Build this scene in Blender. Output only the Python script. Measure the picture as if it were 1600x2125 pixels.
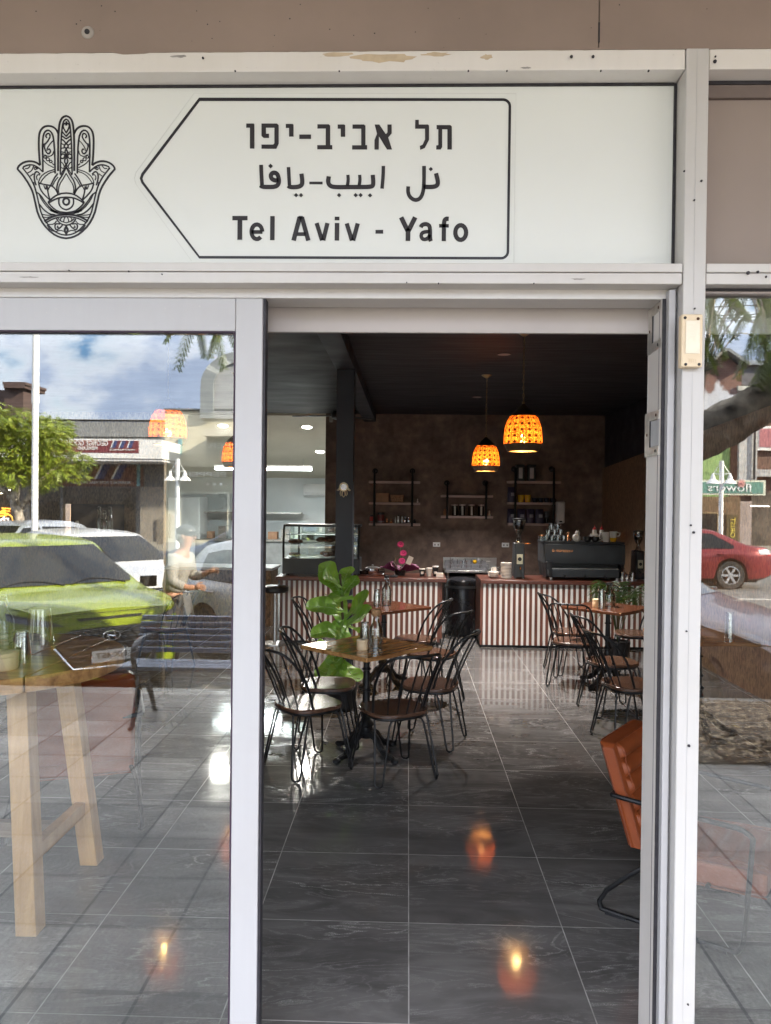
import bpy, bmesh, math, random
from mathutils import Vector, Matrix
from mathutils.bvhtree import BVHTree
rad = math.radians
sin, cos, PI = math.sin, math.cos, math.pi
for o in list(bpy.data.objects):
    bpy.data.objects.remove(o)
S = bpy.context.scene
COL = S.collection

# ------------------------------------------------------------------ camera
FPX, IW, IH = 1620.0, 1600.0, 2125.0
CAM = Vector((0.0, -2.2, 1.65))
YAW, PITCH, ROLL = rad(1.655), rad(-0.60), 0.0108
_F = Vector((-sin(YAW) * cos(PITCH), cos(YAW) * cos(PITCH), sin(PITCH)))
_R0 = _F.cross(Vector((0, 0, 1))).normalized()
_U0 = _R0.cross(_F).normalized()
_R = _R0 * cos(ROLL) + _U0 * sin(ROLL)
_U = -_R0 * sin(ROLL) + _U0 * cos(ROLL)
cam_d = bpy.data.cameras.new("camera")
cam = bpy.data.objects.new("camera", cam_d)
COL.objects.link(cam)
cam_d.sensor_fit = 'VERTICAL'
cam_d.sensor_height = 24.0
cam_d.lens = FPX / IH * 24.0
cam_d.clip_start, cam_d.clip_end = 0.02, 800
cam.matrix_world = Matrix(((_R.x, _U.x, -_F.x, CAM.x), (_R.y, _U.y, -_F.y, CAM.y), (_R.z, _U.z, -_F.z, CAM.z), (0, 0, 0, 1)))
S.camera = cam

# ------------------------------------------------------------------ light
SUN_DIR = Vector((0.80, 0.34, 0.44)).normalized()      # towards the sun: low, along the street, over the shop roof
sd = bpy.data.lights.new("sun", 'SUN')
sd.energy, sd.angle, sd.color = 5.0, rad(0.5), (1.0, 0.86, 0.66)
sun = bpy.data.objects.new("sun", sd)
COL.objects.link(sun)
sun.rotation_euler = SUN_DIR.to_track_quat('Z', 'Y').to_euler()
W = bpy.data.worlds.new("World")
S.world = W
W.use_nodes = True
wn, wl = W.node_tree.nodes, W.node_tree.links
wn.clear()
w_out = wn.new('ShaderNodeOutputWorld')
w_bg = wn.new('ShaderNodeBackground')
w_sky = wn.new('ShaderNodeTexSky')
w_sky.sky_type = 'NISHITA'
w_sky.sun_disc = False
w_sky.sun_elevation = math.asin(SUN_DIR.z)
w_sky.sun_rotation = math.atan2(SUN_DIR.x, SUN_DIR.y)
w_sky.ozone_density = 2.0
w_sky.air_density = 1.0
w_bg.inputs[1].default_value = 0.14
w_tc = wn.new('ShaderNodeTexCoord')
w_sep = wn.new('ShaderNodeSeparateXYZ')
wl.new(w_tc.outputs['Generated'], w_sep.inputs[0])


def wnoise(sx, sz, scale, detail, off):
    mp = wn.new('ShaderNodeMapping')
    mp.inputs['Scale'].default_value = (sx, sx, sz)
    mp.inputs['Location'].default_value = off
    wl.new(w_tc.outputs['Generated'], mp.inputs[0])
    n = wn.new('ShaderNodeTexNoise')
    n.inputs['Scale'].default_value = scale
    n.inputs['Detail'].default_value = detail
    n.inputs['Roughness'].default_value = 0.58
    wl.new(mp.outputs[0], n.inputs['Vector'])
    return n.outputs['Fac']


def wramp(fac, pts):
    r = wn.new('ShaderNodeValToRGB')
    els = r.color_ramp.elements
    while len(els) < len(pts):
        els.new(0.5)
    for e, (p, c) in zip(els, pts):
        e.position = p
        e.color = c if len(c) == 4 else tuple(c) + (1,)
    wl.new(fac, r.inputs[0])
    return r.outputs[0]


def wmath(op, a, b):
    m = wn.new('ShaderNodeMath')
    m.operation = op
    for i, v in enumerate((a, b)):
        if isinstance(v, (int, float)):
            m.inputs[i].default_value = v
        else:
            wl.new(v, m.inputs[i])
    return m.outputs[0]


def wmix(fac, a, b):
    m = wn.new('ShaderNodeMix')
    m.data_type = 'RGBA'
    if isinstance(fac, (int, float)):
        m.inputs[0].default_value = fac
    else:
        wl.new(fac, m.inputs[0])
    for i, v in ((6, a), (7, b)):
        if isinstance(v, tuple):
            m.inputs[i].default_value = v
        else:
            wl.new(v, m.inputs[i])
    return m.outputs[2]


n_big = wnoise(1.0, 1.7, 4.2, 8, (3.1, 1.7, 0.4))
n_fin = wnoise(1.0, 1.4, 13.0, 6, (0.3, 5.2, 2.0))
cl = wmath('ADD', wmath('MULTIPLY', n_big, 0.75), wmath('MULTIPLY', n_fin, 0.25))
cover = wramp(cl, [(0.40, (0, 0, 0)), (0.48, (1, 1, 1))])
lit = wramp(cl, [(0.42, (14, 13.8, 13.4)), (0.47, (9.0, 9.3, 10.2)), (0.53, (5.2, 6.0, 8.0)), (0.62, (4.0, 4.8, 6.8))])
low = wramp(wmath('ADD', w_sep.outputs[2], wmath('MULTIPLY', wmath('SUBTRACT', n_fin, 0.5), 0.12)), [(0.055, (1, 1, 1)), (0.105, (0, 0, 0))])
low2 = wmath('MULTIPLY', low, wramp(n_fin, [(0.36, (0.25, 0.25, 0.25)), (0.55, (1, 1, 1))]))
skm = wn.new('ShaderNodeMix')
skm.data_type, skm.blend_type = 'RGBA', 'MULTIPLY'
skm.inputs[0].default_value = 1.0
wl.new(w_sky.outputs[0], skm.inputs[6])
skm.inputs[7].default_value = (0.70, 0.86, 1.05, 1)
skyc = skm.outputs[2]
c1 = wmix(wmath('MULTIPLY', cover, 0.92), skyc, lit)
c2 = wmix(wmath('MULTIPLY', low2, 0.85), c1, (13.0, 12.6, 12.0, 1))
hi = wramp(w_sep.outputs[2], [(0.17, (0.40, 0.40, 0.40)), (0.32, (0.95, 0.92, 0.86)), (0.45, (1.1, 1.02, 0.90))])
c3 = wn.new('ShaderNodeMix')
c3.data_type, c3.blend_type = 'RGBA', 'MULTIPLY'
c3.inputs[0].default_value = 1.0
wl.new(c2, c3.inputs[6])
wl.new(hi, c3.inputs[7])
wl.new(c3.outputs[2], w_bg.inputs[0])
wl.new(w_bg.outputs[0], w_out.inputs[0])

S.view_settings.view_transform = 'Standard'
S.view_settings.look = 'None'
S.view_settings.exposure = 3.3
S.view_settings.gamma = 1.0
S.view_settings.use_curve_mapping = False
S.render.engine = 'CYCLES'
S.cycles.max_bounces = 10
S.cycles.diffuse_bounces = 5
S.cycles.glossy_bounces = 5
S.cycles.transmission_bounces = 6
S.cycles.transparent_max_bounces = 16
S.cycles.sample_clamp_indirect = 6.0
S.cycles.caustics_reflective = False
S.cycles.caustics_refractive = False
S.cycles.use_denoising = True


# ------------------------------------------------------------------ pixel of the photograph -> point in the place
def ray(px, py):
    return _F * FPX + _R * (px - IW / 2) + _U * (IH / 2 - py)


def P(px, py, v):
    """point seen at (px, py) at distance v in front of the camera (metres along +y)"""
    d = ray(px, py)
    return CAM + d * (v / d.y)


def G(px, py, z=0.0):
    d = ray(px, py)
    return CAM + d * ((z - CAM.z) / d.z)


def PR(px, py, v):
    """the same through the mirror of the shop glass (plane y = 0): a place in the street behind the camera"""
    p = P(px, py, v)
    return Vector((p.x, -p.y, p.z))


def GR(px, py, z=0.0):
    p = G(px, py, z)
    return Vector((p.x, -p.y, p.z))


# ------------------------------------------------------------------ helpers
def tag(o, label=None, cat=None, group=None, kind=None):
    if label:
        o['label'] = label
    if cat:
        o['category'] = cat
    if group:
        o['group'] = group
    if kind:
        o['kind'] = kind
    return o


def thing(name, label, cat, loc=(0, 0, 0), rz=0.0, group=None):
    o = bpy.data.objects.new(name, None)
    o.empty_display_size = 0.1
    COL.objects.link(o)
    o.location = loc
    o.rotation_euler = (0, 0, rz)
    return tag(o, label, cat, group)


def copy_tree(o, parent=None):
    c = o.copy()
    COL.objects.link(c)
    c.parent = parent
    for ch in o.children:
        copy_tree(ch, c)
    return c


def superell(a, b, n=24, e=2.0, cx=0, cy=0):
    out = []
    for i in range(n):
        t = 2 * PI * i / n
        c, s = cos(t), sin(t)
        out.append((cx + a * math.copysign(abs(c) ** (2 / e), c), cy + b * math.copysign(abs(s) ** (2 / e), s)))
    return out


class MB:
    def __init__(self):
        self.v, self.f = [], []

    def add(self, vs, fs, M=None):
        n = len(self.v)
        self.v += [tuple(M @ Vector(p)) if M is not None else tuple(p) for p in vs]
        self.f += [tuple(i + n for i in q) for q in fs]
        return self

    def box(self, c, s, rz=0.0, M=None, rot=None):
        x, y, z = s[0] / 2, s[1] / 2, s[2] / 2
        R = Matrix.Translation(Vector(c)) @ (rot.to_4x4() if rot is not None else Matrix.Rotation(rz, 4, 'Z'))
        if M is not None:
            R = M @ R
        vs = [(-x, -y, -z), (x, -y, -z), (x, y, -z), (-x, y, -z), (-x, -y, z), (x, -y, z), (x, y, z), (-x, y, z)]
        return self.add(vs, [(0, 3, 2, 1), (4, 5, 6, 7), (0, 1, 5, 4), (1, 2, 6, 5), (2, 3, 7, 6), (3, 0, 4, 7)], R)

    def bx(self, x0, x1, y0, y1, z0, z1, M=None):
        return self.box(((x0 + x1) / 2, (y0 + y1) / 2, (z0 + z1) / 2), (abs(x1 - x0), abs(y1 - y0), abs(z1 - z0)), M=M)

    def tube(self, pts, r, n=8, closed=False, M=None, flat=None):
        pts = [Vector(p) for p in pts]
        k = len(pts)
        rs = r if isinstance(r, (list, tuple)) else [r] * k
        tang = []
        for i in range(k):
            if closed:
                t = pts[(i + 1) % k] - pts[i - 1]
            else:
                t = pts[min(i + 1, k - 1)] - pts[max(i - 1, 0)]
            tang.append(t.normalized() if t.length > 1e-9 else Vector((0, 0, 1)))
        ref = Vector((0, 0, 1)) if abs(tang[0].z) < 0.9 else Vector((1, 0, 0))
        u = tang[0].cross(ref).normalized()
        vs, fs = [], []
        for i in range(k):
            u = (u - tang[i] * u.dot(tang[i]))
            u = u.normalized() if u.length > 1e-6 else tang[i].orthogonal().normalized()
            w = tang[i].cross(u)
            for j in range(n):
                a = 2 * PI * j / n
                d = u * cos(a) * rs[i] + w * sin(a) * rs[i] * (flat if flat else 1)
                vs.append(pts[i] + d)
        m = k if closed else k - 1
        for i in range(m):
            for j in range(n):
                a, b = i * n + j, i * n + (j + 1) % n
                c, d = ((i + 1) % k) * n + (j + 1) % n, ((i + 1) % k) * n + j
                fs.append((a, b, c, d))
        if not closed:
            fs.append(tuple(range(n))[::-1])
            fs.append(tuple((k - 1) * n + j for j in range(n)))
        return self.add(vs, fs, M)

    def lathe(self, prof, n=24, c=(0, 0, 0), M=None, capped=True):
        vs, fs = [], []
        for (r, z) in prof:
            for j in range(n):
                a = 2 * PI * j / n
                vs.append((c[0] + r * cos(a), c[1] + r * sin(a), c[2] + z))
        for i in range(len(prof) - 1):
            for j in range(n):
                fs.append((i * n + j, i * n + (j + 1) % n, (i + 1) * n + (j + 1) % n, (i + 1) * n + j))
        if capped:
            fs.append(tuple(range(n))[::-1])
            fs.append(tuple((len(prof) - 1) * n + j for j in range(n)))
        return self.add(vs, fs, M)

    def cyl(self, c, r, h, n=20, M=None):
        return self.lathe([(r, 0), (r, h)], n, c, M)

    def prism(self, poly, a, b, fn=None, M=None):
        """poly: 2-D outline; fn(u, w, t) -> 3-D, default: outline in x/y between z=a and z=b"""
        fn = fn or (lambda u, w, t: (u, w, t))
        k = len(poly)
        vs = [fn(u, w, a) for u, w in poly] + [fn(u, w, b) for u, w in poly]
        fs = [tuple(range(k))[::-1], tuple(range(k, 2 * k))]
        for i in range(k):
            j = (i + 1) % k
            fs.append((i, j, j + k, i + k))
        return self.add(vs, fs, M)

    def grid(self, fn, nu, nv, M=None):
        vs = [fn(i / nu, j / nv) for i in range(nu + 1) for j in range(nv + 1)]
        fs = [(i * (nv + 1) + j, (i + 1) * (nv + 1) + j, (i + 1) * (nv + 1) + j + 1, i * (nv + 1) + j + 1) for i in range(nu) for j in range(nv)]
        return self.add(vs, fs, M)

    def sphere(self, c, r, n=12, M=None, sq=(1, 1, 1)):
        vs, fs = [], []
        m = n // 2
        for i in range(m + 1):
            th = PI * i / m
            for j in range(n):
                a = 2 * PI * j / n
                vs.append((c[0] + r * sq[0] * sin(th) * cos(a), c[1] + r * sq[1] * sin(th) * sin(a), c[2] + r * sq[2] * cos(th)))
        for i in range(m):
            for j in range(n):
                fs.append((i * n + j, (i + 1) * n + j, (i + 1) * n + (j + 1) % n, i * n + (j + 1) % n))
        return self.add(vs, fs, M)

    def build(self, name, mat, parent=None, bev=0.0, ang=38, flip=False, fix=False, seg=2):
        me = bpy.data.meshes.new(name)
        me.from_pydata(self.v, [], self.f)
        if fix:
            bm = bmesh.new()
            bm.from_mesh(me)
            bmesh.ops.remove_doubles(bm, verts=bm.verts, dist=1e-5)
            bmesh.ops.recalc_face_normals(bm, faces=bm.faces)
            bm.to_mesh(me)
            bm.free()
        me.materials.append(mat)
        for p in me.polygons:
            p.use_smooth = True
        me.set_sharp_from_angle(angle=rad(ang))
        o = bpy.data.objects.new(name, me)
        COL.objects.link(o)
        if parent is not None:
            o.parent = parent
        if bev:
            m = o.modifiers.new('bevel', 'BEVEL')
            m.width, m.segments, m.limit_method, m.angle_limit = bev, seg, 'ANGLE', rad(40)
        return o


def solo(name, mb, mat, label, cat, group=None, **k):
    return tag(mb.build(name, mat, None, **k), label, cat, group)


def struct(name, mb, mat, **k):
    return tag(mb.build(name, mat, None, **k), kind='structure')


def text_into(mb, s, org, ux, uy, w, h, off=0.0, depth=0.002, fit_h=True, shear=0.0):
    """flat lettering as real relief: the string fits a w x h box whose lower left corner is org, axes ux / uy"""
    cu = bpy.data.curves.new('t', 'FONT')
    cu.body = s
    cu.size = 1.0
    cu.offset = off
    cu.shear = shear
    cu.fill_mode = 'BOTH'
    cu.extrude = 0.01
    cu.resolution_u = 4
    ob = bpy.data.objects.new('t', cu)
    COL.objects.link(ob)
    dg = bpy.context.evaluated_depsgraph_get()
    me = bpy.data.meshes.new_from_object(ob.evaluated_get(dg))
    xs = [v.co.x for v in me.vertices]
    ys = [v.co.y for v in me.vertices]
    x0, y0, sx = min(xs), min(ys), max(xs) - min(xs)
    sy = (max(ys) - y0) if fit_h else sx * h / w
    org, ux, uy = Vector(org), Vector(ux).normalized(), Vector(uy).normalized()
    nz = ux.cross(uy)
    vs = [org + ux * ((v.co.x - x0) / sx * w) + uy * ((v.co.y - y0) / sy * h) + nz * (depth if v.co.z > 0 else 0.0) for v in me.vertices]
    fs = [tuple(p.vertices) for p in me.polygons]
    mb.add(vs, fs)
    bpy.data.objects.remove(ob)
    bpy.data.curves.remove(cu)
    bpy.data.meshes.remove(me)
    return mb


def stroke(mb, pts, w, fn, t0, t1, closed=False, smooth=0):
    """a drawn line of width w in 2-D, mapped by fn(u, v, t) to a thin raised ribbon"""
    pts = [Vector((p[0], p[1])) for p in pts]
    for _ in range(smooth):
        q = [] if closed else [pts[0]]
        k = len(pts)
        for i in range(k if closed else k - 1):
            a, b = pts[i], pts[(i + 1) % k]
            q += [a * .75 + b * .25, a * .25 + b * .75]
        if not closed:
            q.append(pts[-1])
        pts = q
    k = len(pts)
    L, Rr = [], []
    for i in range(k):
        if closed:
            a, b = pts[i - 1], pts[(i + 1) % k]
        else:
            a, b = pts[max(i - 1, 0)], pts[min(i + 1, k - 1)]
        t = (b - a)
        t = t.normalized() if t.length > 1e-9 else Vector((1, 0))
        n = Vector((-t.y, t.x)) * (w / 2)
        if 0 < i < k - 1 or closed:
            d1 = (pts[i] - pts[i - 1])
            if d1.length > 1e-9:
                c = abs(d1.normalized().dot(t))
                n = n / max(c, 0.55)
        L.append(pts[i] + n)
        Rr.append(pts[i] - n)
    vs = []
    for t in (t0, t1):
        vs += [fn(p.x, p.y, t) for p in L] + [fn(p.x, p.y, t) for p in Rr]
    fs = []
    m = k if closed else k - 1
    for i in range(m):
        j = (i + 1) % k
        l0, l1, r0, r1 = i, j, k + i, k + j
        fs += [(l0 + 2 * k, l1 + 2 * k, r1 + 2 * k, r0 + 2 * k), (l0, l1, l1 + 2 * k, l0 + 2 * k), (r1, r0, r0 + 2 * k, r1 + 2 * k)]
    return mb.add(vs, fs)


# ------------------------------------------------------------------ materials
def _nt(name):
    m = bpy.data.materials.new(name)
    m.use_nodes = True
    nt = m.node_tree
    return m, nt, nt.nodes, nt.links, nt.nodes['Principled BSDF']


def N(nt, t, **kw):
    n = nt.nodes.new(t)
    for k, v in kw.items():
        if k.startswith('_'):
            setattr(n, k[1:], v)
        else:
            n.inputs[k.replace('__', ' ')].default_value = v
    return n


def ramp(nt, fac, pts):
    r = nt.nodes.new('ShaderNodeValToRGB')
    els = r.color_ramp.elements
    while len(els) < len(pts):
        els.new(0.5)
    for e, (p, c) in zip(els, pts):
        e.position = p
        e.color = tuple(c) + (1,) if not isinstance(c, (int, float)) else (c, c, c, 1)
    nt.links.new(fac, r.inputs[0])
    return r.outputs[0]


def mixc(nt, fac, a, b, blend='MIX'):
    m = nt.nodes.new('ShaderNodeMix')
    m.data_type = 'RGBA'
    m.blend_type = blend
    for i, v in ((0, fac), (6, a), (7, b)):
        if isinstance(v, (int, float)):
            m.inputs[i].default_value = v
        elif isinstance(v, (tuple, list)):
            m.inputs[i].default_value = tuple(v) + (1,) if len(v) == 3 else v
        else:
            nt.links.new(v, m.inputs[i])
    return m.outputs[2]


def mth(nt, op, a, b=0.0, c=0.0):
    m = nt.nodes.new('ShaderNodeMath')
    m.operation = op
    for i, v in enumerate((a, b, c)):
        if isinstance(v, (int, float)):
            m.inputs[i].default_value = v
        else:
            nt.links.new(v, m.inputs[i])
    return m.outputs[0]


def coords(nt, scale=(1, 1, 1), world=False, loc=(0, 0, 0), rot=(0, 0, 0)):
    if world:
        src = nt.nodes.new('ShaderNodeNewGeometry').outputs['Position']
    else:
        src = nt.nodes.new('ShaderNodeTexCoord').outputs['Object']
    mp = nt.nodes.new('ShaderNodeMapping')
    mp.inputs['Scale'].default_value = scale
    mp.inputs['Location'].default_value = loc
    mp.inputs['Rotation'].default_value = rot
    nt.links.new(src, mp.inputs[0])
    return mp.outputs[0]


def noise(nt, vec, scale=5, detail=4, rough=0.55, dist=0.0):
    n = nt.nodes.new('ShaderNodeTexNoise')
    n.inputs['Scale'].default_value = scale
    n.inputs['Detail'].default_value = detail
    n.inputs['Roughness'].default_value = rough
    n.inputs['Distortion'].default_value = dist
    nt.links.new(vec, n.inputs['Vector'])
    return n.outputs['Fac']


def bump(nt, b, h, strength=0.2, dist=0.01):
    bm_ = nt.nodes.new('ShaderNodeBump')
    bm_.inputs['Strength'].default_value = strength
    bm_.inputs['Distance'].default_value = dist
    nt.links.new(h, bm_.inputs['Height'])
    nt.links.new(bm_.outputs[0], b.inputs['Normal'])


def mk(name, col, rough=0.5, metal=0.0, var=0.12, scale=6.0, stretch=(1, 1, 1), bmp=0.0, bscale=60, coat=0.0, spec=0.5, col2=None, trans=0.0, ior=1.45, rvar=0.1, world=False):
    m, nt, ns, ls, b = _nt(name)
    v = coords(nt, stretch, world)
    n = noise(nt, v, scale, 5)
    c2 = col2 or tuple(max(0, c * (1 - var * 2.2)) for c in col)
    c1 = tuple(min(1, c * (1 + var * 0.6)) for c in col) if not col2 else col
    ls.new(ramp(nt, n, [(0.3, c2), (0.7, c1)]), b.inputs['Base Color'])
    b.inputs['Metallic'].default_value = metal
    if rvar:
        ls.new(ramp(nt, n, [(0.3, min(1, rough + rvar)), (0.7, max(0.02, rough - rvar * .5))]), b.inputs['Roughness'])
    else:
        b.inputs['Roughness'].default_value = rough
    b.inputs['Specular IOR Level'].default_value = spec
    b.inputs['Coat Weight'].default_value = coat
    b.inputs['Coat Roughness'].default_value = 0.05
    b.inputs['Transmission Weight'].default_value = trans
    b.inputs['IOR'].default_value = ior
    if bmp:
        bump(nt, b, noise(nt, v, bscale, 3), bmp, 0.004)
    return m


def emit(name, col, strength):
    m, nt, ns, ls, b = _nt(name)
    b.inputs['Base Color'].default_value = tuple(col) + (1,)
    b.inputs['Emission Color'].default_value = tuple(col) + (1,)
    b.inputs['Emission Strength'].default_value = strength
    return m


def wood(name, c_dark, c_light, rough=0.4, stretch=(1, 14, 14), scale=2.2, bmp=0.08, coat=0.0):
    m, nt, ns, ls, b = _nt(name)
    v = coords(nt, stretch)
    n1 = noise(nt, v, scale, 7, 0.6, 0.6)
    n2 = noise(nt, v, scale * 6, 4)
    n3 = noise(nt, coords(nt), 2.5, 3)
    f = mth(nt, 'ADD', mth(nt, 'MULTIPLY', n1, 0.6), mth(nt, 'ADD', mth(nt, 'MULTIPLY', n2, 0.2), mth(nt, 'MULTIPLY', n3, 0.2)))
    ls.new(ramp(nt, f, [(0.36, c_dark), (0.62, c_light)]), b.inputs['Base Color'])
    b.inputs['Roughness'].default_value = rough
    b.inputs['Coat Weight'].default_value = coat
    b.inputs['Coat Roughness'].default_value = 0.08
    if bmp:
        bump(nt, b, n2, bmp, 0.003)
    return m


def glass_pane(name, fac, tint=(0.93, 0.95, 0.94), gl=(0.98, 1.0, 1.0)):
    m, nt, ns, ls, b = _nt(name)
    ns.remove(b)
    out = ns['Material Output']
    tr = N(nt, 'ShaderNodeBsdfTransparent', Color=tint + (1,))
    go = N(nt, 'ShaderNodeBsdfGlossy', Color=gl + (1,), Roughness=0.0)
    mx = ns.new('ShaderNodeMixShader')
    fr = N(nt, 'ShaderNodeFresnel', IOR=1.52)
    f = mth(nt, 'ADD', mth(nt, 'MULTIPLY', fr.outputs[0], 1.6), fac)
    f = mth(nt, 'MINIMUM', f, 0.95)
    ls.new(f, mx.inputs[0])
    ls.new(tr.outputs[0], mx.inputs[1])
    ls.new(go.outputs[0], mx.inputs[2])
    ls.new(mx.outputs[0], out.inputs[0])
    return m


def frame_paint(name, col, dirt=(0.45, 0.42, 0.38)):
    """old white powder coat: fine streaks, a few scuffs and specks"""
    m, nt, ns, ls, b = _nt(name)
    v = coords(nt, (1, 1, 1), True)
    a = noise(nt, coords(nt, (14, 14, 0.9), True), 3, 5)
    s = noise(nt, v, 90, 3)
    blot = noise(nt, v, 2.2, 5, 0.6)
    f1 = ramp(nt, a, [(0.35, 0.0), (0.75, 0.22)])
    base = mixc(nt, f1, col, tuple(c * 0.86 for c in col))
    base = mixc(nt, ramp(nt, blot, [(0.46, 0.0), (0.72, 0.45)]), base, tuple(c * 0.84 * k for c, k in zip(col, (1.02, 0.98, 0.92))))
    base = mixc(nt, ramp(nt, s, [(0.68, 0.0), (0.76, 0.6)]), base, dirt)
    ls.new(base, b.inputs['Base Color'])
    b.inputs['Roughness'].default_value = 0.38
    bump(nt, b, a, 0.03, 0.002)
    return m


HEADW = frame_paint('flaking head paint lightened for shade', (0.60, 0.575, 0.54))  # frame white made paler to offset the shade up under the awning
MULLW = frame_paint('mullion paint darkened against light', (0.44, 0.425, 0.405))  # same white darkened to offset the stronger light low on the mullion
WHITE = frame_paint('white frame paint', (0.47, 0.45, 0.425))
DOORW = frame_paint('sliding door paint', (0.36, 0.353, 0.353))  # frame white toned down further, since more light reaches the door
BEIGE = mk('beige jamb paint', (0.55, 0.52, 0.485), 0.45, var=0.05, scale=3)
BULK = mk('bulkhead plasterboard', (0.40, 0.36, 0.335), 0.6, var=0.04, scale=2)
BROWN = mk('brown fascia paint', (0.235, 0.178, 0.145), 0.55, var=0.07, scale=2.5, bmp=0.05, bscale=140)
TAUPE = mk('taupe panel paint', (0.25, 0.20, 0.17), 0.5, var=0.05, scale=1.6)
SIGNW = mk('white sign sheet', (0.615, 0.63, 0.60), 0.32, var=0.02, scale=1.0, rvar=0.04)
VINYL = mk('black vinyl film', (0.009, 0.007, 0.010), 0.35, var=0.05)
VINYLB = mk('charcoal vinyl lettering', (0.012, 0.009, 0.011), 0.5, var=0.05)
GREYLN = mk('grey cut line', (0.55, 0.56, 0.54), 0.5, var=0.02)
RUBBER = mk('black rubber seal', (0.02, 0.018, 0.022), 0.6, var=0.2, scale=40)
CREAM = mk('aged cream plastic', (0.66, 0.53, 0.36), 0.4, var=0.06, scale=14)
CREAMW = mk('translucent sensor lens', (0.70, 0.62, 0.48), 0.25, var=0.08, scale=20)
STEEL = mk('brushed steel', (0.55, 0.54, 0.52), 0.3, 1.0, var=0.1, scale=12, stretch=(1, 1, 14))
STEELD = mk('worn strike plate', (0.60, 0.57, 0.52), 0.38, 0.7, var=0.12, scale=30)
CHROME = mk('chrome', (0.75, 0.75, 0.76), 0.08, 1.0, var=0.04)
RUST = mk('rusty screw', (0.10, 0.045, 0.025), 0.7, 0.3, var=0.3, scale=80)
BLACKM = mk('black powder coat', (0.009, 0.009, 0.010), 0.42, var=0.15, scale=20, spec=0.4)
IRON = mk('cast iron black', (0.012, 0.012, 0.013), 0.33, var=0.2, scale=30, bmp=0.1, bscale=120)
BLACKP = mk('black plastic', (0.012, 0.012, 0.014), 0.35, var=0.1)
DGREY = mk('charcoal enamel', (0.030, 0.036, 0.042), 0.4, var=0.08)
PILLAR = mk('charcoal pillar paint', (0.036, 0.040, 0.050), 0.5, var=0.06, scale=3)
WHITEC = mk('white ceramic', (0.72, 0.69, 0.64), 0.2, var=0.03)
WHITEP = mk('white plastic', (0.75, 0.76, 0.76), 0.35, var=0.03)
PAPER = mk('paper', (0.72, 0.68, 0.62), 0.8, var=0.05)
YELLOW = mk('yellow glaze', (0.70, 0.40, 0.02), 0.2, var=0.05)
REDP = mk('red plastic', (0.45, 0.03, 0.03), 0.35, var=0.05)
CARD = mk('kraft card', (0.36, 0.21, 0.13), 0.75, var=0.1, scale=15)
PURPLE = mk('dark purple foil', (0.05, 0.042, 0.085), 0.35, var=0.15, scale=30)
COPPER = mk('copper', (0.80, 0.36, 0.16), 0.22, 1.0, var=0.05)
PINK = mk('pink petals', (0.75, 0.05, 0.24), 0.6, var=0.15, scale=40)
MAGENTA = mk('plum tissue paper', (0.18, 0.03, 0.09), 0.6, var=0.2, scale=25)
TERRA = mk('terracotta', (0.42, 0.19, 0.09), 0.6, var=0.1)
CORK = mk('cork', (0.48, 0.27, 0.13), 0.8, var=0.2, scale=60)
CANDLE = mk('cream candle wax', (0.78, 0.60, 0.38), 0.45, var=0.05, scale=30)
BRASS = mk('aged brass', (0.42, 0.31, 0.17), 0.35, 1.0, var=0.15, scale=30)
PASTRY = mk('baked pastry', (0.20, 0.085, 0.04), 0.6, var=0.3, scale=40, bmp=0.4, bscale=70)
CLOTH = mk('pale cloth', (0.60, 0.55, 0.50), 0.85, var=0.1, scale=20)
SLATW = wood('white painted slat', (0.76, 0.74, 0.70), (0.86, 0.84, 0.80), 0.5, (14, 14, 1), 2)
SLATR = wood('red brown timber', (0.11, 0.040, 0.026), (0.22, 0.085, 0.055), 0.4, (14, 14, 1), 2)
TOPR = wood('stained counter timber', (0.055, 0.018, 0.012), (0.13, 0.045, 0.03), 0.28, (1, 12, 12), 2)
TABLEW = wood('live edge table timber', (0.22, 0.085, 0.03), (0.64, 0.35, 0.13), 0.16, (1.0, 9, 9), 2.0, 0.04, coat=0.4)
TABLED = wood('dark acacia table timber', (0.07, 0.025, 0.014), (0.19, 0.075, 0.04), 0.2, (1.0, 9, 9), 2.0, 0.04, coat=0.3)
SEATW = wood('dark seat timber', (0.055, 0.028, 0.018), (0.13, 0.065, 0.04), 0.26, (1, 10, 10), 2.6, 0.05, coat=0.3)
PINE = wood('pale oak legs', (0.46, 0.23, 0.075), (0.66, 0.38, 0.15), 0.45, (12, 12, 0.8), 2.0, 0.05)
OAKTOP = wood('oiled slab timber', (0.26, 0.105, 0.035), (0.68, 0.36, 0.13), 0.3, (1.2, 8, 6), 2.4, 0.1, coat=0.2)
SHELFW = wood('weathered shelf board', (0.34, 0.24, 0.21), (0.52, 0.39, 0.35), 0.6, (1, 14, 14), 2.0)
LEATHER = mk('tan leather', (0.27, 0.062, 0.018), 0.36, var=0.10, scale=5, bmp=0.10, bscale=180, spec=0.5)
LEATHERB = mk('stitched leather welt', (0.20, 0.045, 0.014), 0.4, var=0.1, scale=30)
BULBM = emit('warm bulb glow', (1.0, 0.60, 0.20), 80)
TUBEM = emit('fluorescent tube glow', (0.92, 1.0, 1.0), 2.2)
DOWNM = emit('downlight glow', (1.0, 0.95, 0.85), 2.2)
DOWNOFF = mk('unlit downlight lens', (0.52, 0.42, 0.40), 0.5, var=0.05)


def clear_glass(name, tint=(0.96, 0.97, 0.97)):
    return glass_pane(name, 0.02, tint)


JARGL = clear_glass('drinking glass')
BOTGL = clear_glass('bottle glass', (0.90, 0.94, 0.93))
DARKGL = mk('dark tea glass jar', (0.020, 0.014, 0.012), 0.1, var=0.1)
PANE = glass_pane('shopfront glass', 0.018)

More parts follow.
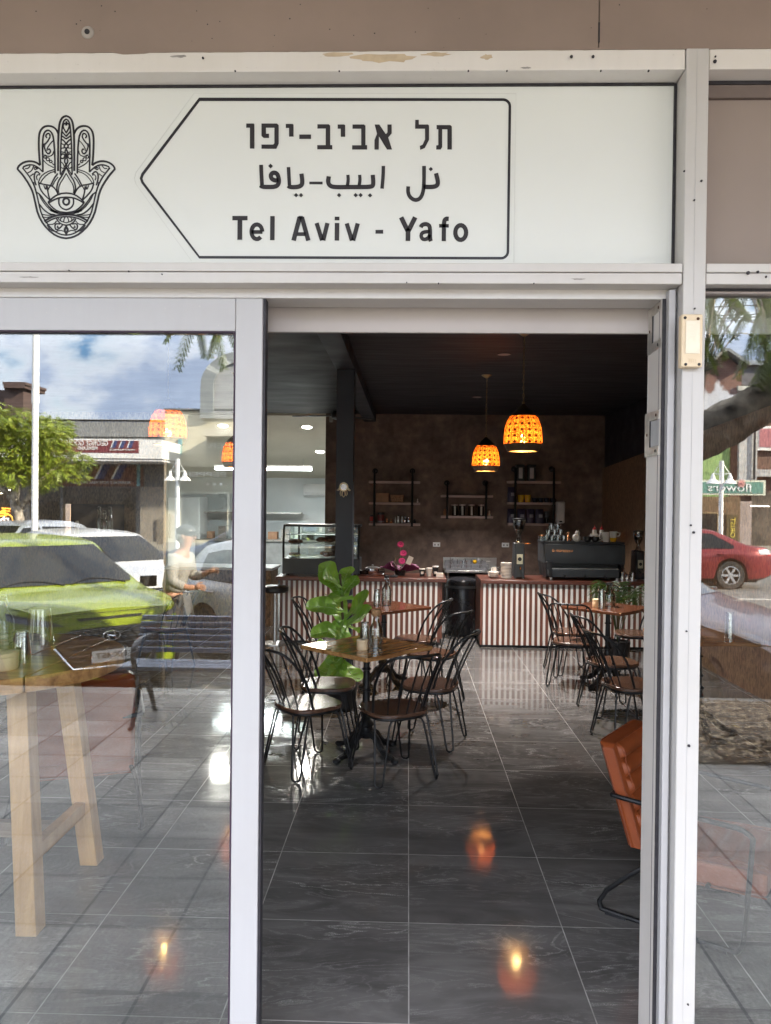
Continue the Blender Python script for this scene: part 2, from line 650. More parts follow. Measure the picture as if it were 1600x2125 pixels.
# ================================================================== ground, road, shop shell
XL, XR, YB, ZC = -7.0, 3.1, 10.25, 3.08        # shop interior: left and right wall, back wall, ceiling
g0 = G(848, 1915)


def tile_mat(name):
    m, nt, ns, ls, b = _nt(name)
    geo = ns.new('ShaderNodeNewGeometry')
    sep = ns.new('ShaderNodeSeparateXYZ')
    ls.new(geo.outputs['Position'], sep.inputs[0])
    T = 0.60
    ux = mth(nt, 'DIVIDE', mth(nt, 'SUBTRACT', sep.outputs[0], g0.x), T)
    uy = mth(nt, 'DIVIDE', mth(nt, 'SUBTRACT', sep.outputs[1], g0.y), T)
    ix, iy = mth(nt, 'FLOOR', ux), mth(nt, 'FLOOR', uy)
    fx, fy = mth(nt, 'FRACT', ux), mth(nt, 'FRACT', uy)
    ex = mth(nt, 'MINIMUM', fx, mth(nt, 'SUBTRACT', 1.0, fx))
    ey = mth(nt, 'MINIMUM', fy, mth(nt, 'SUBTRACT', 1.0, fy))
    e = mth(nt, 'MINIMUM', ex, ey)
    grout = mth(nt, 'LESS_THAN', e, 0.0036)
    # every tile takes its own patch of the stone pattern
    h1 = mth(nt, 'FRACT', mth(nt, 'MULTIPLY', mth(nt, 'SINE', mth(nt, 'ADD', mth(nt, 'MULTIPLY', ix, 12.99), mth(nt, 'MULTIPLY', iy, 78.23))), 437.5))
    cb = ns.new('ShaderNodeCombineXYZ')
    ls.new(mth(nt, 'ADD', mth(nt, 'MULTIPLY', fx, 0.6), mth(nt, 'MULTIPLY', h1, 31.0)), cb.inputs[0])
    ls.new(mth(nt, 'ADD', mth(nt, 'MULTIPLY', fy, 0.6), mth(nt, 'MULTIPLY', h1, 17.0)), cb.inputs[1])
    mp = N(nt, 'ShaderNodeMapping')
    mp.inputs['Rotation'].default_value = (0, 0, -0.32)
    mp.inputs['Scale'].default_value = (1.0, 3.2, 1)
    ls.new(cb.outputs[0], mp.inputs[0])
    a = noise(nt, mp.outputs[0], 2.0, 5, 0.55, 0.9)
    st = noise(nt, mp.outputs[0], 1.15, 6, 0.55, 0.5)
    def strata(k, wd):
        q = mth(nt, 'ABSOLUTE', mth(nt, 'SUBTRACT', mth(nt, 'FRACT', mth(nt, 'MULTIPLY', st, k)), 0.5))
        return ramp(nt, q, [(0.0, 1.0), (wd, 0.0)])
    fine = noise(nt, cb.outputs[0], 190, 3)
    veins = mth(nt, 'MINIMUM', mth(nt, 'ADD', strata(7.0, 0.10), mth(nt, 'MULTIPLY', strata(19.0, 0.16), 0.6)), 1.0)
    pebble = ramp(nt, fine, [(0.42, 0.35), (0.62, 1.0)])
    vm = mth(nt, 'MULTIPLY', veins, mth(nt, 'MULTIPLY', pebble, ramp(nt, noise(nt, mp.outputs[0], 0.9, 3), [(0.42, 0.05), (0.58, 1.0)])))
    base = ramp(nt, a, [(0.25, (0.074, 0.070, 0.067)), (0.5, (0.110, 0.105, 0.101)), (0.75, (0.160, 0.154, 0.148))])
    base = mixc(nt, mth(nt, 'MULTIPLY', vm, 0.55), base, (0.36, 0.35, 0.34))
    dust = noise(nt, coords(nt, (1, 1, 1), True), 1.7, 6, 0.65)
    base = mixc(nt, ramp(nt, dust, [(0.48, 0.0), (0.72, 0.16)]), base, (0.24, 0.225, 0.205))
    gcol = ramp(nt, noise(nt, coords(nt, (1, 1, 1), True), 7, 4), [(0.35, (0.17, 0.16, 0.15)), (0.65, (0.38, 0.365, 0.35))])
    base = mixc(nt, grout, base, gcol)
    ls.new(base, b.inputs['Base Color'])
    r = mth(nt, 'ADD', 0.05, mth(nt, 'MULTIPLY', vm, 0.25))
    r = mth(nt, 'ADD', r, mth(nt, 'MULTIPLY', grout, 0.5))
    r = mth(nt, 'ADD', r, ramp(nt, dust, [(0.45, 0.0), (0.75, 0.10)]))
    ls.new(r, b.inputs['Roughness'])
    b.inputs['Specular IOR Level'].default_value = 0.5
    hh = mth(nt, 'ADD', mth(nt, 'MULTIPLY', noise(nt, cb.outputs[0], 60, 2), 0.35), mth(nt, 'ADD', mth(nt, 'MULTIPLY', vm, 1.2), mth(nt, 'MULTIPLY', grout, -3.0)))
    bump(nt, b, hh, 0.035, 0.002)
    return m


def osb_mat(name, c1=(0.075, 0.040, 0.018), c2=(0.20, 0.115, 0.05), c3=(0.33, 0.20, 0.10)):
    m, nt, ns, ls, b = _nt(name)
    v0 = coords(nt, (1, 1, 1), True)
    n0 = noise(nt, v0, 3, 2)
    vo = ns.new('ShaderNodeTexVoronoi')
    vo.inputs['Scale'].default_value = 1.0
    mp = N(nt, 'ShaderNodeMapping')
    mp.inputs['Scale'].default_value = (60, 60, 24)
    mp.inputs['Rotation'].default_value = (0.2, 0.35, 0.3)
    ls.new(v0, mp.inputs[0])
    ls.new(mp.outputs[0], vo.inputs['Vector'])
    sep = ns.new('ShaderNodeSeparateColor')
    ls.new(vo.outputs['Color'], sep.inputs[0])
    fine = noise(nt, coords(nt, (45, 45, 16), True), 5, 3)
    f = mth(nt, 'ADD', mth(nt, 'MULTIPLY', sep.outputs[0], 0.55), mth(nt, 'MULTIPLY', fine, 0.45))
    ls.new(ramp(nt, f, [(0.15, c1), (0.5, c2), (0.88, c3)]), b.inputs['Base Color'])
    b.inputs['Roughness'].default_value = 0.5
    bump(nt, b, f, 0.25, 0.003)
    return m


def suede_mat(name):
    """blotchy dark brown suede paint on the back wall"""
    m, nt, ns, ls, b = _nt(name)
    v = coords(nt, (1, 1, 1), True)
    a = noise(nt, v, 2.3, 6, 0.62, 0.4)
    c = noise(nt, v, 9, 5, 0.6)
    f = mth(nt, 'ADD', mth(nt, 'MULTIPLY', a, 0.62), mth(nt, 'MULTIPLY', c, 0.38))
    ls.new(ramp(nt, f, [(0.36, (0.085, 0.057, 0.046)), (0.52, (0.165, 0.113, 0.088)), (0.66, (0.255, 0.178, 0.136))]), b.inputs['Base Color'])
    b.inputs['Roughness'].default_value = 0.72
    bump(nt, b, c, 0.12, 0.004)
    return m


def paver_mat(name):
    m, nt, ns, ls, b = _nt(name)
    geo = ns.new('ShaderNodeNewGeometry')
    sep = ns.new('ShaderNodeSeparateXYZ')
    ls.new(geo.outputs['Position'], sep.inputs[0])
    T = 0.40
    ux = mth(nt, 'DIVIDE', mth(nt, 'SUBTRACT', sep.outputs[0], -0.88), T)
    uy = mth(nt, 'DIVIDE', mth(nt, 'SUBTRACT', sep.outputs[1], -0.335), T)
    ix, iy = mth(nt, 'FLOOR', ux), mth(nt, 'FLOOR', uy)
    fx, fy = mth(nt, 'FRACT', ux), mth(nt, 'FRACT', uy)
    e = mth(nt, 'MINIMUM', mth(nt, 'MINIMUM', fx, mth(nt, 'SUBTRACT', 1.0, fx)), mth(nt, 'MINIMUM', fy, mth(nt, 'SUBTRACT', 1.0, fy)))
    joint = mth(nt, 'LESS_THAN', e, 0.015)
    h1 = mth(nt, 'FRACT', mth(nt, 'MULTIPLY', mth(nt, 'SINE', mth(nt, 'ADD', mth(nt, 'MULTIPLY', ix, 12.99), mth(nt, 'MULTIPLY', iy, 78.23))), 437.5))
    v = coords(nt, (1, 1, 1), True)
    fine = noise(nt, v, 70, 4)
    big = noise(nt, v, 3.5, 4)
    f = mth(nt, 'ADD', mth(nt, 'MULTIPLY', fine, 0.6), mth(nt, 'ADD', mth(nt, 'MULTIPLY', big, 0.25), mth(nt, 'MULTIPLY', h1, 0.15)))
    c = ramp(nt, f, [(0.34, (0.12, 0.110, 0.10)), (0.5, (0.255, 0.235, 0.215)), (0.66, (0.47, 0.435, 0.40))])
    ls.new(mixc(nt, joint, c, (0.03, 0.028, 0.028)), b.inputs['Base Color'])
    b.inputs['Roughness'].default_value = 0.55
    bump(nt, b, mth(nt, 'ADD', fine, mth(nt, 'MULTIPLY', joint, -3)), 0.35, 0.004)
    return m


TILE = tile_mat('dark slate look tile')
OSB = osb_mat('strand board')
OSBD = osb_mat('dim strand board', (0.11, 0.065, 0.04), (0.22, 0.135, 0.08), (0.34, 0.21, 0.12))
SUEDE = suede_mat('brown suede wall paint')
PAVER = paver_mat('granite look pavers')
ASPH = mk('sun bleached asphalt', (0.13, 0.126, 0.122), 0.85, var=0.2, scale=4, bmp=0.3, bscale=150, world=True)
KERBM = mk('concrete kerb', (0.34, 0.33, 0.31), 0.8, var=0.12, scale=6, world=True)
CEILM = mk('black ceiling paint', (0.024, 0.023, 0.030), 0.5, var=0.12, scale=3, stretch=(0.6, 5, 1))
CEILL = mk('satin dark ceiling paint', (0.022, 0.020, 0.020), 0.5, var=0.2, scale=1.6, stretch=(0.8, 1.6, 1), spec=0.3)
DARKW = mk('near black wall paint', (0.032, 0.030, 0.042), 0.5, var=0.1)
KITW = mk('kitchen wall panel', (0.66, 0.70, 0.71), 0.35, var=0.03, scale=2)
KITC = mk('kitchen cream ceiling', (0.60, 0.56, 0.46), 0.6, var=0.03, scale=2)

# outdoors ground (one sheet to the horizon, kept below the road and the shop)
struct('ground', MB().bx(-300, 300, -400, 300, -0.62, -0.50), mk('dry ground', (0.16, 0.14, 0.10), 0.9, world=True))
struct('road', MB().bx(-90, 90, -21.4, -4.62, -0.498, -0.30), ASPH)
struct('pavement', MB().bx(-20, 20, -4.45, -0.02, -0.45, 0.0), PAVER)
struct('kerb', MB().bx(-20, 20, -4.62, -4.452, -0.45, -0.004), KERBM, bev=0.02)
struct('pavement_opposite', MB().bx(-90, 90, -26.2, -21.4, -0.45, -0.17), mk('opposite pavement concrete', (0.25, 0.235, 0.215), 0.8, world=True))
lm = MB()
a_ = rad(40)
for k in range(-6, 9):
    x0 = -1.75 + k * 2.75
    d = Vector((-sin(a_), -cos(a_), 0))
    n = Vector((cos(a_), -sin(a_), 0)) * 0.05
    p0, p1 = Vector((x0, -4.75, -0.296)), Vector((x0, -4.75, -0.296)) + d * 5.2
    lm.add([p0 - n, p0 + n, p1 + n, p1 - n], [(0, 1, 2, 3)])
lm.bx(-80, 80, -14.66, -14.54, -0.299, -0.296)
struct('road_line', lm, mk('worn white road paint', (0.55, 0.53, 0.50), 0.7, var=0.2, scale=20, world=True))

# shop floor, walls, ceiling
struct('floor', MB().bx(XL, XR, -0.02, YB + 6, -0.3, 0.0), TILE)
struct('ceiling', MB().bx(-0.53, XR, 0.15, YB, ZC, ZC + 0.12), CEILM)
struct('ceiling_bay', MB().bx(XL, -0.72, 0.15, YB, ZC, ZC + 0.12), CEILL)
KX0, KX1 = P(340, 1000, 12.45).x, P(675, 1000, 12.45).x
struct('back_wall', MB().bx(KX1, XR, YB, YB + 0.14, 0, ZC), SUEDE)
struct('right_wall', MB().bx(XR, XR + 0.15, -0.02, YB + 0.14, 0, ZC), DARKW)
struct('left_wall', MB().bx(XL - 0.15, XL, -0.02, YB + 6, 0, ZC), OSBD)
ow = MB()
nx0, nx1 = P(128, 1080, 12.45).x, P(258, 1080, 12.45).x
nz0, nz1 = P(190, 1112, 12.45).z, P(190, 1046, 12.45).z
ow.bx(XL, nx0, YB, YB + 0.14, 0, ZC).bx(nx1, KX0, YB, YB + 0.14, 0, ZC).bx(nx0, nx1, YB, YB + 0.14, 0, nz0).bx(nx0, nx1, YB, YB + 0.14, nz1, ZC)
struct('strand_board_wall', ow, OSB)
nb = MB().bx(nx0 - .05, nx1 + .05, YB + 0.45, YB + 0.5, nz0 - .05, nz1 + .05).bx(nx0 - .05, nx1 + .05, YB + 0.142, YB + 0.45, nz0 - .05, nz0 - .002)
struct('niche_back', nb, DARKW)
# timber cladding of the right wall, top edge rising towards the street
zt0, zt1 = P(1250, 972, 12.45).z, P(1335, 940, 10.3).z
slope = (zt1 - zt0) / (12.45 - 10.3)
cl_ = MB()
ya, yb_ = 0.0, YB - 0.001
cl_.prism([(ya, 0.0), (yb_, 0.0), (yb_, zt0), (ya, min(zt0 + slope * (yb_ - ya), 2.75))], XR - 0.03, XR - 0.002, fn=lambda u, w, t: (t, u, w))
struct('right_wall_cladding', cl_, OSBD)
# kitchen behind the back wall
struct('kitchen_wall', MB().bx(KX0 - 1.2, KX1 + 0.9, YB + 4.2, YB + 4.3, 0, 2.6).bx(KX0 - 1.3, KX0 - 1.2, YB + 0.6, YB + 4.3, 0, 3.1).bx(KX1 + 0.8, KX1 + 0.9, YB + 0.14, YB + 4.3, 0, 3.1), KITW)
kc = MB()
kc.prism([(YB + 0.145, 3.06), (YB + 4.3, 2.16), (YB + 4.3, 2.24), (YB + 0.145, 3.14)], KX0 - 1.25, KX1 + 0.85, fn=lambda u, w, t: (t, u, w))
struct('kitchen_ceiling', kc, KITC)

# steel pillar and the ceiling beam it carries
pl0, pl1 = P(697, 1000, 7.6), P(733, 1000, 7.6)
solo('pillar', MB().bx(pl0.x, pl1.x, 5.40, 5.57, 0, 2.955), PILLAR, 'square charcoal pillar under the ceiling beam, behind the leafy green plant', 'pillar', bev=0.004)
solo('ceiling_beam', MB().bx(-0.718, -0.532, 0.33, YB - 0.002, 2.957, ZC + 0.1), PILLAR, 'dark painted beam running along the ceiling from the door to the back wall', 'beam', bev=0.004)

# ------------------------------------------------------------------ building over the shop, awning
solo('shop_upper_wall', MB().bx(-14, 14, 0.33, 0.6, 3.2, 5.0).bx(-14, 14, 0.6, 14, 4.6, 4.75), mk('painted render', (0.36, 0.33, 0.30), 0.8, world=True),
     'rendered wall of the shop building above the awning', 'wall')
aw = thing('street_awning', 'flat street awning over the shop pavement', 'awning', (0, 0, 3.30))
MB().bx(-14, 14, -2.55, -0.08, 0.0, 0.05).build('soffit_lining', mk('pale soffit sheet', (0.70, 0.68, 0.66), 0.6, world=True), aw)
MB().bx(-14, 14, -2.61, -2.55, -0.12, 0.32).build('fascia', mk('awning fascia paint', (0.42, 0.40, 0.38), 0.6, world=True), aw)
MB().bx(-14, 14, -2.55, -0.08, 0.2, 0.23).build('roof_sheet', STEEL, aw)

# brown board over the shopfront
bb = thing('fascia_board', 'brown painted board above the white shopfront frame with an old bolt hole', 'fascia board', (0, 0, 0))
DF = 2.15                                       # distance of the frame's face
YF = DF - 2.2
zb0 = P(800, 105, DF).z
jx = P(1244, 60, DF).x
m_ = MB().bx(-5, jx - 0.0012, YF + 0.004, YF + 0.05, zb0, 3.34).bx(jx + 0.0012, 5, YF + 0.004, YF + 0.05, zb0 + 0.0, 3.34)
m_.build('board', BROWN, bb, bev=0.0015)
random.seed(19)
ed = []
xx = -1.6
while xx < 1.6:
    ed.append((xx, zb0 - random.choice((0.0006, 0.001, 0.0016, 0.0024, 0.001)) - (0.004 if -0.82 < xx < -0.74 else 0)))
    xx += random.uniform(0.012, 0.05)
MB().prism([(-1.6, zb0 + 0.004)] + ed + [(1.6, zb0 + 0.004)], YF - 0.0012, YF + 0.0035, fn=lambda u, w, t: (u, t, w)).build('paint_drip_edge', BROWN, bb, fix=True)
sm_ = MB()
for _ in range(26):
    p = P(random.uniform(20, 1580), random.uniform(6, 98), DF)
    r = random.uniform(0.0008, 0.0022)
    sm_ = MB()
    sm_.lathe([(r, 0), (r * .7, 0.0008)], 7, M=Matrix.Translation((p.x, YF + 0.0035, p.z)) @ Matrix.Rotation(rad(90), 4, 'X'))
    sm_.build('fly_speck', RUBBER, bb)
hb = P(181, 66, DF)
MB().lathe([(0.018, 0), (0.016, 0.003), (0.012, 0.0045)], 16, M=Matrix.Translation((hb.x, YF + 0.0035, hb.z)) @ Matrix.Rotation(rad(90), 4, 'X')).build('grommet', mk('bleached putty', (0.30, 0.27, 0.24), 0.7), bb)
MB().lathe([(0.0085, 0), (0.007, 0.0065)], 12, M=Matrix.Translation((hb.x, YF + 0.0035, hb.z)) @ Matrix.Rotation(rad(90), 4, 'X')).build('bolt_hole', RUBBER, bb)
MB().bx(jx - 0.002, jx + 0.002, YF + 0.002, YF + 0.01, P(1244, 86, DF).z, P(1244, 45, DF).z).build('open_joint', RUBBER, bb)

# ------------------------------------------------------------------ shopfront frame
fr = thing('shopfront_frame', 'worn white aluminium frame round the sign and the doorway', 'shopfront frame', (0, 0, 0))
mx0, mx1 = P(1410, 1046, DF).x, P(1457, 1046, DF).x     # right mullion
z_t1, z_t0 = P(800, 105, DF).z, P(800, 147, DF).z       # head bar
z_s1, z_s0 = P(800, 546, DF).z, P(800, 588, DF).z       # bar under the sign
z_sm = P(800, 564, DF).z
fx1 = mx0 - 0.0015
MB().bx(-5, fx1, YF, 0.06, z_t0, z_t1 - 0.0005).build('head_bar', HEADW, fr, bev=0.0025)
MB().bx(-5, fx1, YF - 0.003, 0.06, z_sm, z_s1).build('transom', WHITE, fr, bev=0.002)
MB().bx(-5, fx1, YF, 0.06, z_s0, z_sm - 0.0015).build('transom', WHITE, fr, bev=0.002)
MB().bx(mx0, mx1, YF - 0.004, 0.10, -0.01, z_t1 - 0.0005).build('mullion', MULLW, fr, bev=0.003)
gx = (mx0 + mx1) / 2 - 0.002
MB().bx(gx - 0.0007, gx + 0.0007, YF - 0.0048, YF - 0.003, 0, z_t1 - .002).build('mullion_groove', mk('groove shade grey', (0.42, 0.41, 0.40), 0.6), fr)
# track under the transom
zk1, zk0 = P(800, 600, 2.21).z, P(800, 620, 2.21).z
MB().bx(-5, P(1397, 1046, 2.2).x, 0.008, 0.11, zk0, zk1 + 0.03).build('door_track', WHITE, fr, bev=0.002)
# right bays
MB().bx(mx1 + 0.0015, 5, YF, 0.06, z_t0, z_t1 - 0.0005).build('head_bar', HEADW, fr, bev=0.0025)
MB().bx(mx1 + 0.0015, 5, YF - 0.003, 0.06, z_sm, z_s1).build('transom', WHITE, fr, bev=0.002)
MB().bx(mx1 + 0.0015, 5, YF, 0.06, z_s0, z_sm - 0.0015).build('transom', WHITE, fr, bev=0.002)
MB().bx(mx1 + 0.0015, 5, -0.03, 0.06, -0.01, 0.10).build('sill_rail', WHITE, fr, bev=0.002)
# jamb strips between mullion and doorway (cool grey channel, then the door pocket edge)
jx_a, jx_b = P(1377, 1046, 2.2).x, P(1398, 1046, 2.17).x
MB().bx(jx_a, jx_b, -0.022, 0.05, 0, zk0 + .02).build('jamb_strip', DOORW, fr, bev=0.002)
MB().bx(jx_b + 0.001, mx0 - 0.001, 0.0, 0.06, 0, zk0 + .04).build('jamb_channel', mk('shadowed aluminium channel', (0.58, 0.58, 0.59), 0.4, var=0.04), fr)
# inner door jamb with its strike plates, face turned to the doorway
ja, jb = P(1368, 1046, 2.205), P(1340, 1046, 2.34)
jm = MB()
jm.add([(ja.x, 0.005, 0), (ja.x + .03, 0.005, 0), (ja.x + .05, 0.15, 0), (jb.x, 0.14, 0), (ja.x, 0.005, zk0), (ja.x + .03, 0.005, zk0), (ja.x + .05, 0.15, zk0), (jb.x, 0.14, zk0)],
       [(0, 1, 2, 3), (4, 7, 6, 5), (0, 4, 5, 1), (1, 5, 6, 2), (2, 6, 7, 3), (3, 7, 4, 0)])
jm.build('inner_jamb', BEIGE, fr)
MB().bx(ja.x + 0.0005, jx_a - 0.0005, 0.0, 0.03, 0, zk0).build('weather_seal', RUBBER, fr)
# interior lining above the doorway
zl0 = P(900, 690, 2.33).z
MB().bx(-5, XR, 0.13, 0.146, zl0, 3.3).build('lining_board', BULK, fr)
# black gasket round the sign
YS = 0.022
DS = YS + 2.2
sx1 = mx0 - 0.0075
sz1, sz0 = P(800, 179, DS).z, P(800, 545, DS).z
MB().bx(-5, sx1 - 0.0005, YS - 0.006, YS + 0.004, sz1 - 0.003, sz1 + 0.0035).bx(sx1, mx0 - 0.0012, YS - 0.006, YS + 0.004, sz0 - .02, sz1).build('sign_gasket', RUBBER, fr)
# old screw holes and specks in the frame
sp = MB()
random.seed(5)
for (px, py, r) in [(421, 120, 2.6), (1186, 117, 3.4), (1231, 117, 3.2), (1484, 127, 4), (1485, 117, 2), (488, 147.3, 2), (704, 147.5, 1.8), (972, 147, 2), (1052, 147, 1.8), (1247, 147, 2), (1346, 147, 2.3),
                    (267, 563, 2), (143, 561, 1.5), (336, 569, 1.5), (1553, 566, 4), (1573, 564, 3), (1590, 574, 2.4), (1108, 588, 1.6), (844, 586, 1.5), (910, 588, 1.8),
                    (1440, 1105, 3), (1434, 1090, 2.2), (1441, 415, 2), (1442, 640, 2), (1420, 355, 2), (1456, 375, 2.4), (1430, 1548, 3.2), (1425, 1310, 2), (1428, 2085, 2)]:
    p = P(px, py, DF - 0.008)
    sp = MB()
    sp.lathe([(r * 0.00132, 0), (r * 0.0011, 0.0035)], 8, M=Matrix.Translation((p.x, p.y + 0.002, p.z)) @ Matrix.Rotation(rad(90), 4, 'X'))
    sp.build('screw_hole', RUBBER, fr)
random.seed(23)


def chip(px, py, w, h, mat, nm, seed):
    random.seed(seed)
    c = P(px, py, DF)
    n = 18
    pl = []
    for k in range(n):
        a = 2 * PI * k / n
        q = random.uniform(.6, 1.1)
        pl.append((c.x + w * .00132 * cos(a) * q, c.z + h * .00132 * sin(a) * q))
    MB().prism(pl, YF - 0.0006, YF + 0.001, fn=lambda u, v, t: (u, t, v)).build(nm, mat, fr)


OLDP = mk('bare cream undercoat', (0.46, 0.37, 0.255), 0.6, var=0.08, scale=30)
GRIME = mk('grey sealant smear', (0.30, 0.285, 0.265), 0.7, var=0.2, scale=40)
for i_, (px, py, w, h) in enumerate(((800, 121, 78, 10), (700, 113, 40, 5), (905, 113, 30, 5), (1010, 118, 14, 6))):
    chip(px, py, w, h, OLDP, 'paint_chip', 60 + i_)
for i_, (px, py, w, h) in enumerate(((372, 117, 18, 3), (1092, 141, 12, 2.5), (165, 561, 10, 1.6), (1200, 579, 16, 2), (60, 575, 22, 1.5))):
    chip(px, py, w, h, GRIME, 'sealant_smear', 80 + i_)

# taupe infill right of the mullion, with darker upper strip
px0 = mx1 + 0.001
zi = P(1530, 208, DS).z
ip = thing('infill_panel', 'plain taupe infill panel right of the mullion beside the white sign', 'panel', (0, 0, 0))
MB().bx(px0, 5, YS, YS + 0.01, z_s1 - .02, zi).build('sheet', TAUPE, ip)
MB().bx(px0, 5, YS - 0.012, YS + 0.01, zi + 0.001, P(1530, 181, DS).z).build('top_strip', mk('dark taupe strip', (0.15, 0.115, 0.10), 0.5), ip)
MB().bx(px0, 5, YS - 0.014, YS + 0.01, P(1530, 180, DS).z, z_t0 + .01).build('gasket', RUBBER, ip)

# ------------------------------------------------------------------ sign
sg = thing('shop_sign', 'white shop sign with hamsa emblem and arrow outline reading Tel Aviv - Yafo', 'sign', (0, 0, 0))
MB().bx(-5, sx1 - 0.0005, YS, YS + 0.008, sz0 - 0.03, sz1 - 0.003).build('sign_sheet', SIGNW, sg)


def on_sign(u, v, t):
    p = P(u, v, DS)
    return (p.x, YS - t, p.z)


def rc(cx, cy, r, a0, a1, n=6):
    return [(cx + r * cos(rad(a0 + (a1 - a0) * i / n)), cy + r * sin(rad(a0 + (a1 - a0) * i / n))) for i in range(n + 1)]


arrow = [(414, 206.5)] + rc(1044, 221, 14, -90, 0) + rc(1040, 522, 14, 0, 90) + [(414, 534)] + [(296, 379), (293, 370.5), (296, 362)]
stroke(MB(), arrow, 5.2, on_sign, 0.0, 0.0016, closed=True).build('arrow_border', VINYL, sg)
outl = [(403, 193.5), (1071, 194.5), (1066, 545)]
o2 = [(398, 542), (282, 382), (279, 370), (282, 358), (403, 193.5)]
stroke(stroke(MB(), outl, 1.3, on_sign, 0.0, 0.0009), o2, 1.3, on_sign, 0, 0.0009).build('cut_line', GREYLN, sg)
# Hebrew line
hb_ = MB()


def crop_sign(u, v, t):
    return on_sign(460 + u / 2.5, 220 + v / 2.5, t)


heb = [[(128, 92), (166, 92), (170, 96), (170, 221), (147, 221), (147, 113), (128, 113)],
       [(207, 92), (287, 92), (296, 100), (296, 196), (284, 222), (207, 222), (207, 201), (268, 201), (274, 194), (274, 113), (230, 113), (230, 145), (246, 145), (246, 166), (218, 166), (207, 156)],
       [(333, 94), (368, 94), (373, 98), (373, 159), (350, 159), (350, 114), (333, 114)],
       [(403, 149), (464, 149), (464, 171), (403, 171)],
       [(497, 96), (556, 96), (563, 103), (563, 204), (574, 204), (574, 225), (496, 225), (496, 204), (540, 204), (540, 117), (497, 117)],
       [(602, 97), (636, 97), (641, 101), (641, 160), (618, 160), (618, 118), (602, 118)],
       [(679, 97), (739, 97), (746, 104), (746, 204), (755, 204), (755, 226), (677, 226), (677, 205), (724, 205), (724, 118), (679, 118)],
       [(794, 97), (818, 97), (852, 147), (860, 138), (860, 97), (882, 97), (882, 142), (864, 164), (884, 226), (858, 226), (816, 158), (815, 226), (793, 226), (793, 178), (806, 145)],
       [(1004, 73), (1023, 73), (1023, 97), (1070, 97), (1076, 103), (1076, 176), (1054, 218), (1030, 228), (1028, 208), (1042, 202), (1055, 174), (1055, 118), (1004, 118)],
       [(1115, 100), (1186, 100), (1194, 107), (1194, 226), (1171, 226), (1171, 121), (1144, 121), (1144, 214), (1136, 226), (1113, 226), (1113, 206), (1124, 204), (1124, 121), (1115, 121)]]
for poly in heb:
    hb_.prism(poly[::-1], 0.0, 0.0016, fn=crop_sign)
hb_.build('hebrew_lettering', VINYLB, sg, fix=True)
ar = MB()


def astk(pts, w, sm=2):
    stroke(ar, pts, w * 1.3, crop_sign, 0.0, 0.0016, smooth=sm)


def adot(u, v, s=12):
    ar.prism([(u - s, v), (u, v + s), (u + s, v), (u, v - s)], 0.0, 0.0016, fn=crop_sign)


astk([(205, 306), (206, 350), (210, 412)], 15, 1)
astk([(201, 412), (212, 420), (240, 421), (280, 420), (296, 405), (298, 378), (288, 350), (268, 345), (254, 358), (258, 378), (278, 388), (296, 384)], 17)
adot(254, 312)
astk([(347, 318), (349, 360), (352, 412)], 14, 1)
astk([(344, 414), (356, 422), (395, 421), (416, 412), (419, 390), (414, 352)], 17)
adot(386, 463, 11)
adot(412, 463, 11)
stroke(ar, [(455, 400), (524, 400)], 13, crop_sign, 0, 0.0016)
astk([(556, 366), (551, 395), (562, 416), (590, 422), (660, 421), (720, 421), (778, 420), (788, 408), (784, 358)], 17)
astk([(655, 358), (657, 385), (652, 416)], 13, 1)
astk([(716, 358), (718, 385), (713, 416)], 13, 1)
for u, v in ((609, 463), (695, 463), (721, 463), (770, 464)):
    adot(u, v, 11)
astk([(839, 312), (838, 360), (832, 430)], 14, 1)
astk([(1050, 312), (1050, 400), (1045, 452), (1028, 484), (1000, 490), (975, 472), (966, 446), (968, 418)], 15)
astk([(1046, 420), (1095, 421), (1118, 414), (1123, 395), (1112, 350)], 17)
adot(1085, 328, 11)
ar.build('arabic_lettering', VINYLB, sg)
la = MB()

def lst(pts, w=20, sm=0, closed=False):
    stroke(la, pts, w * 1.1, crop_sign, 0.0, 0.0016, smooth=sm, closed=closed)


def ell(cx, cy, a, b_, a0, a1, n=14):
    return [(cx + a * cos(rad(a0 + (a1 - a0) * i / n)), cy + b_ * sin(rad(a0 + (a1 - a0) * i / n))) for i in range(n + 1)]


lst([(56, 582), (135, 582)])
lst([(95, 591), (94, 695)], 22)
lst([(155, 654), (212, 654)], 17)
lst(ell(183, 653, 28, 38, 0, -315, 18), 19)                      # e
lst([(264, 572), (263, 697)], 21)
lst([(373, 699), (405, 577)], 21)                                # A
lst([(450, 699), (416, 577)], 21)
lst([(390, 665), (436, 665)], 17)
lst([(399, 578), (422, 578)], 12)
lst([(493, 608), (521, 698)], 20)                                # v
lst([(549, 608), (527, 698)], 20)
lst([(599, 608), (598, 699)], 21)                                # i
lst([(599, 575), (599, 594)], 22)
lst([(649, 610), (676, 699)], 20)
lst([(706, 610), (682, 699)], 20)
lst([(798, 653), (838, 653)], 17)
lst([(931, 578), (965, 648)], 22)                                # Y
lst([(1004, 578), (969, 648)], 22)
lst([(967, 640), (966, 701)], 22)
lst([(1032, 630), (1040, 617), (1058, 612), (1075, 618), (1081, 634), (1081, 690), (1086, 702)], 19, 1)   # a
lst([(1080, 652), (1055, 653), (1038, 660), (1034, 677), (1042, 691), (1058, 693), (1074, 683), (1081, 668)], 17, 1)
lst([(1178, 586), (1165, 585), (1156, 593), (1153, 612), (1152, 702)], 20, 1)   # f
lst([(1128, 622), (1178, 622)], 16)
lst(ell(1240, 657, 28, 38, 0, 343, 20), 20, closed=True)
la.build('latin_lettering', VINYLB, sg)
# hamsa emblem
hm = MB()


def hsign(u, v, t):
    return on_sign(u / 5.714, 210 + v / 5.714, t)


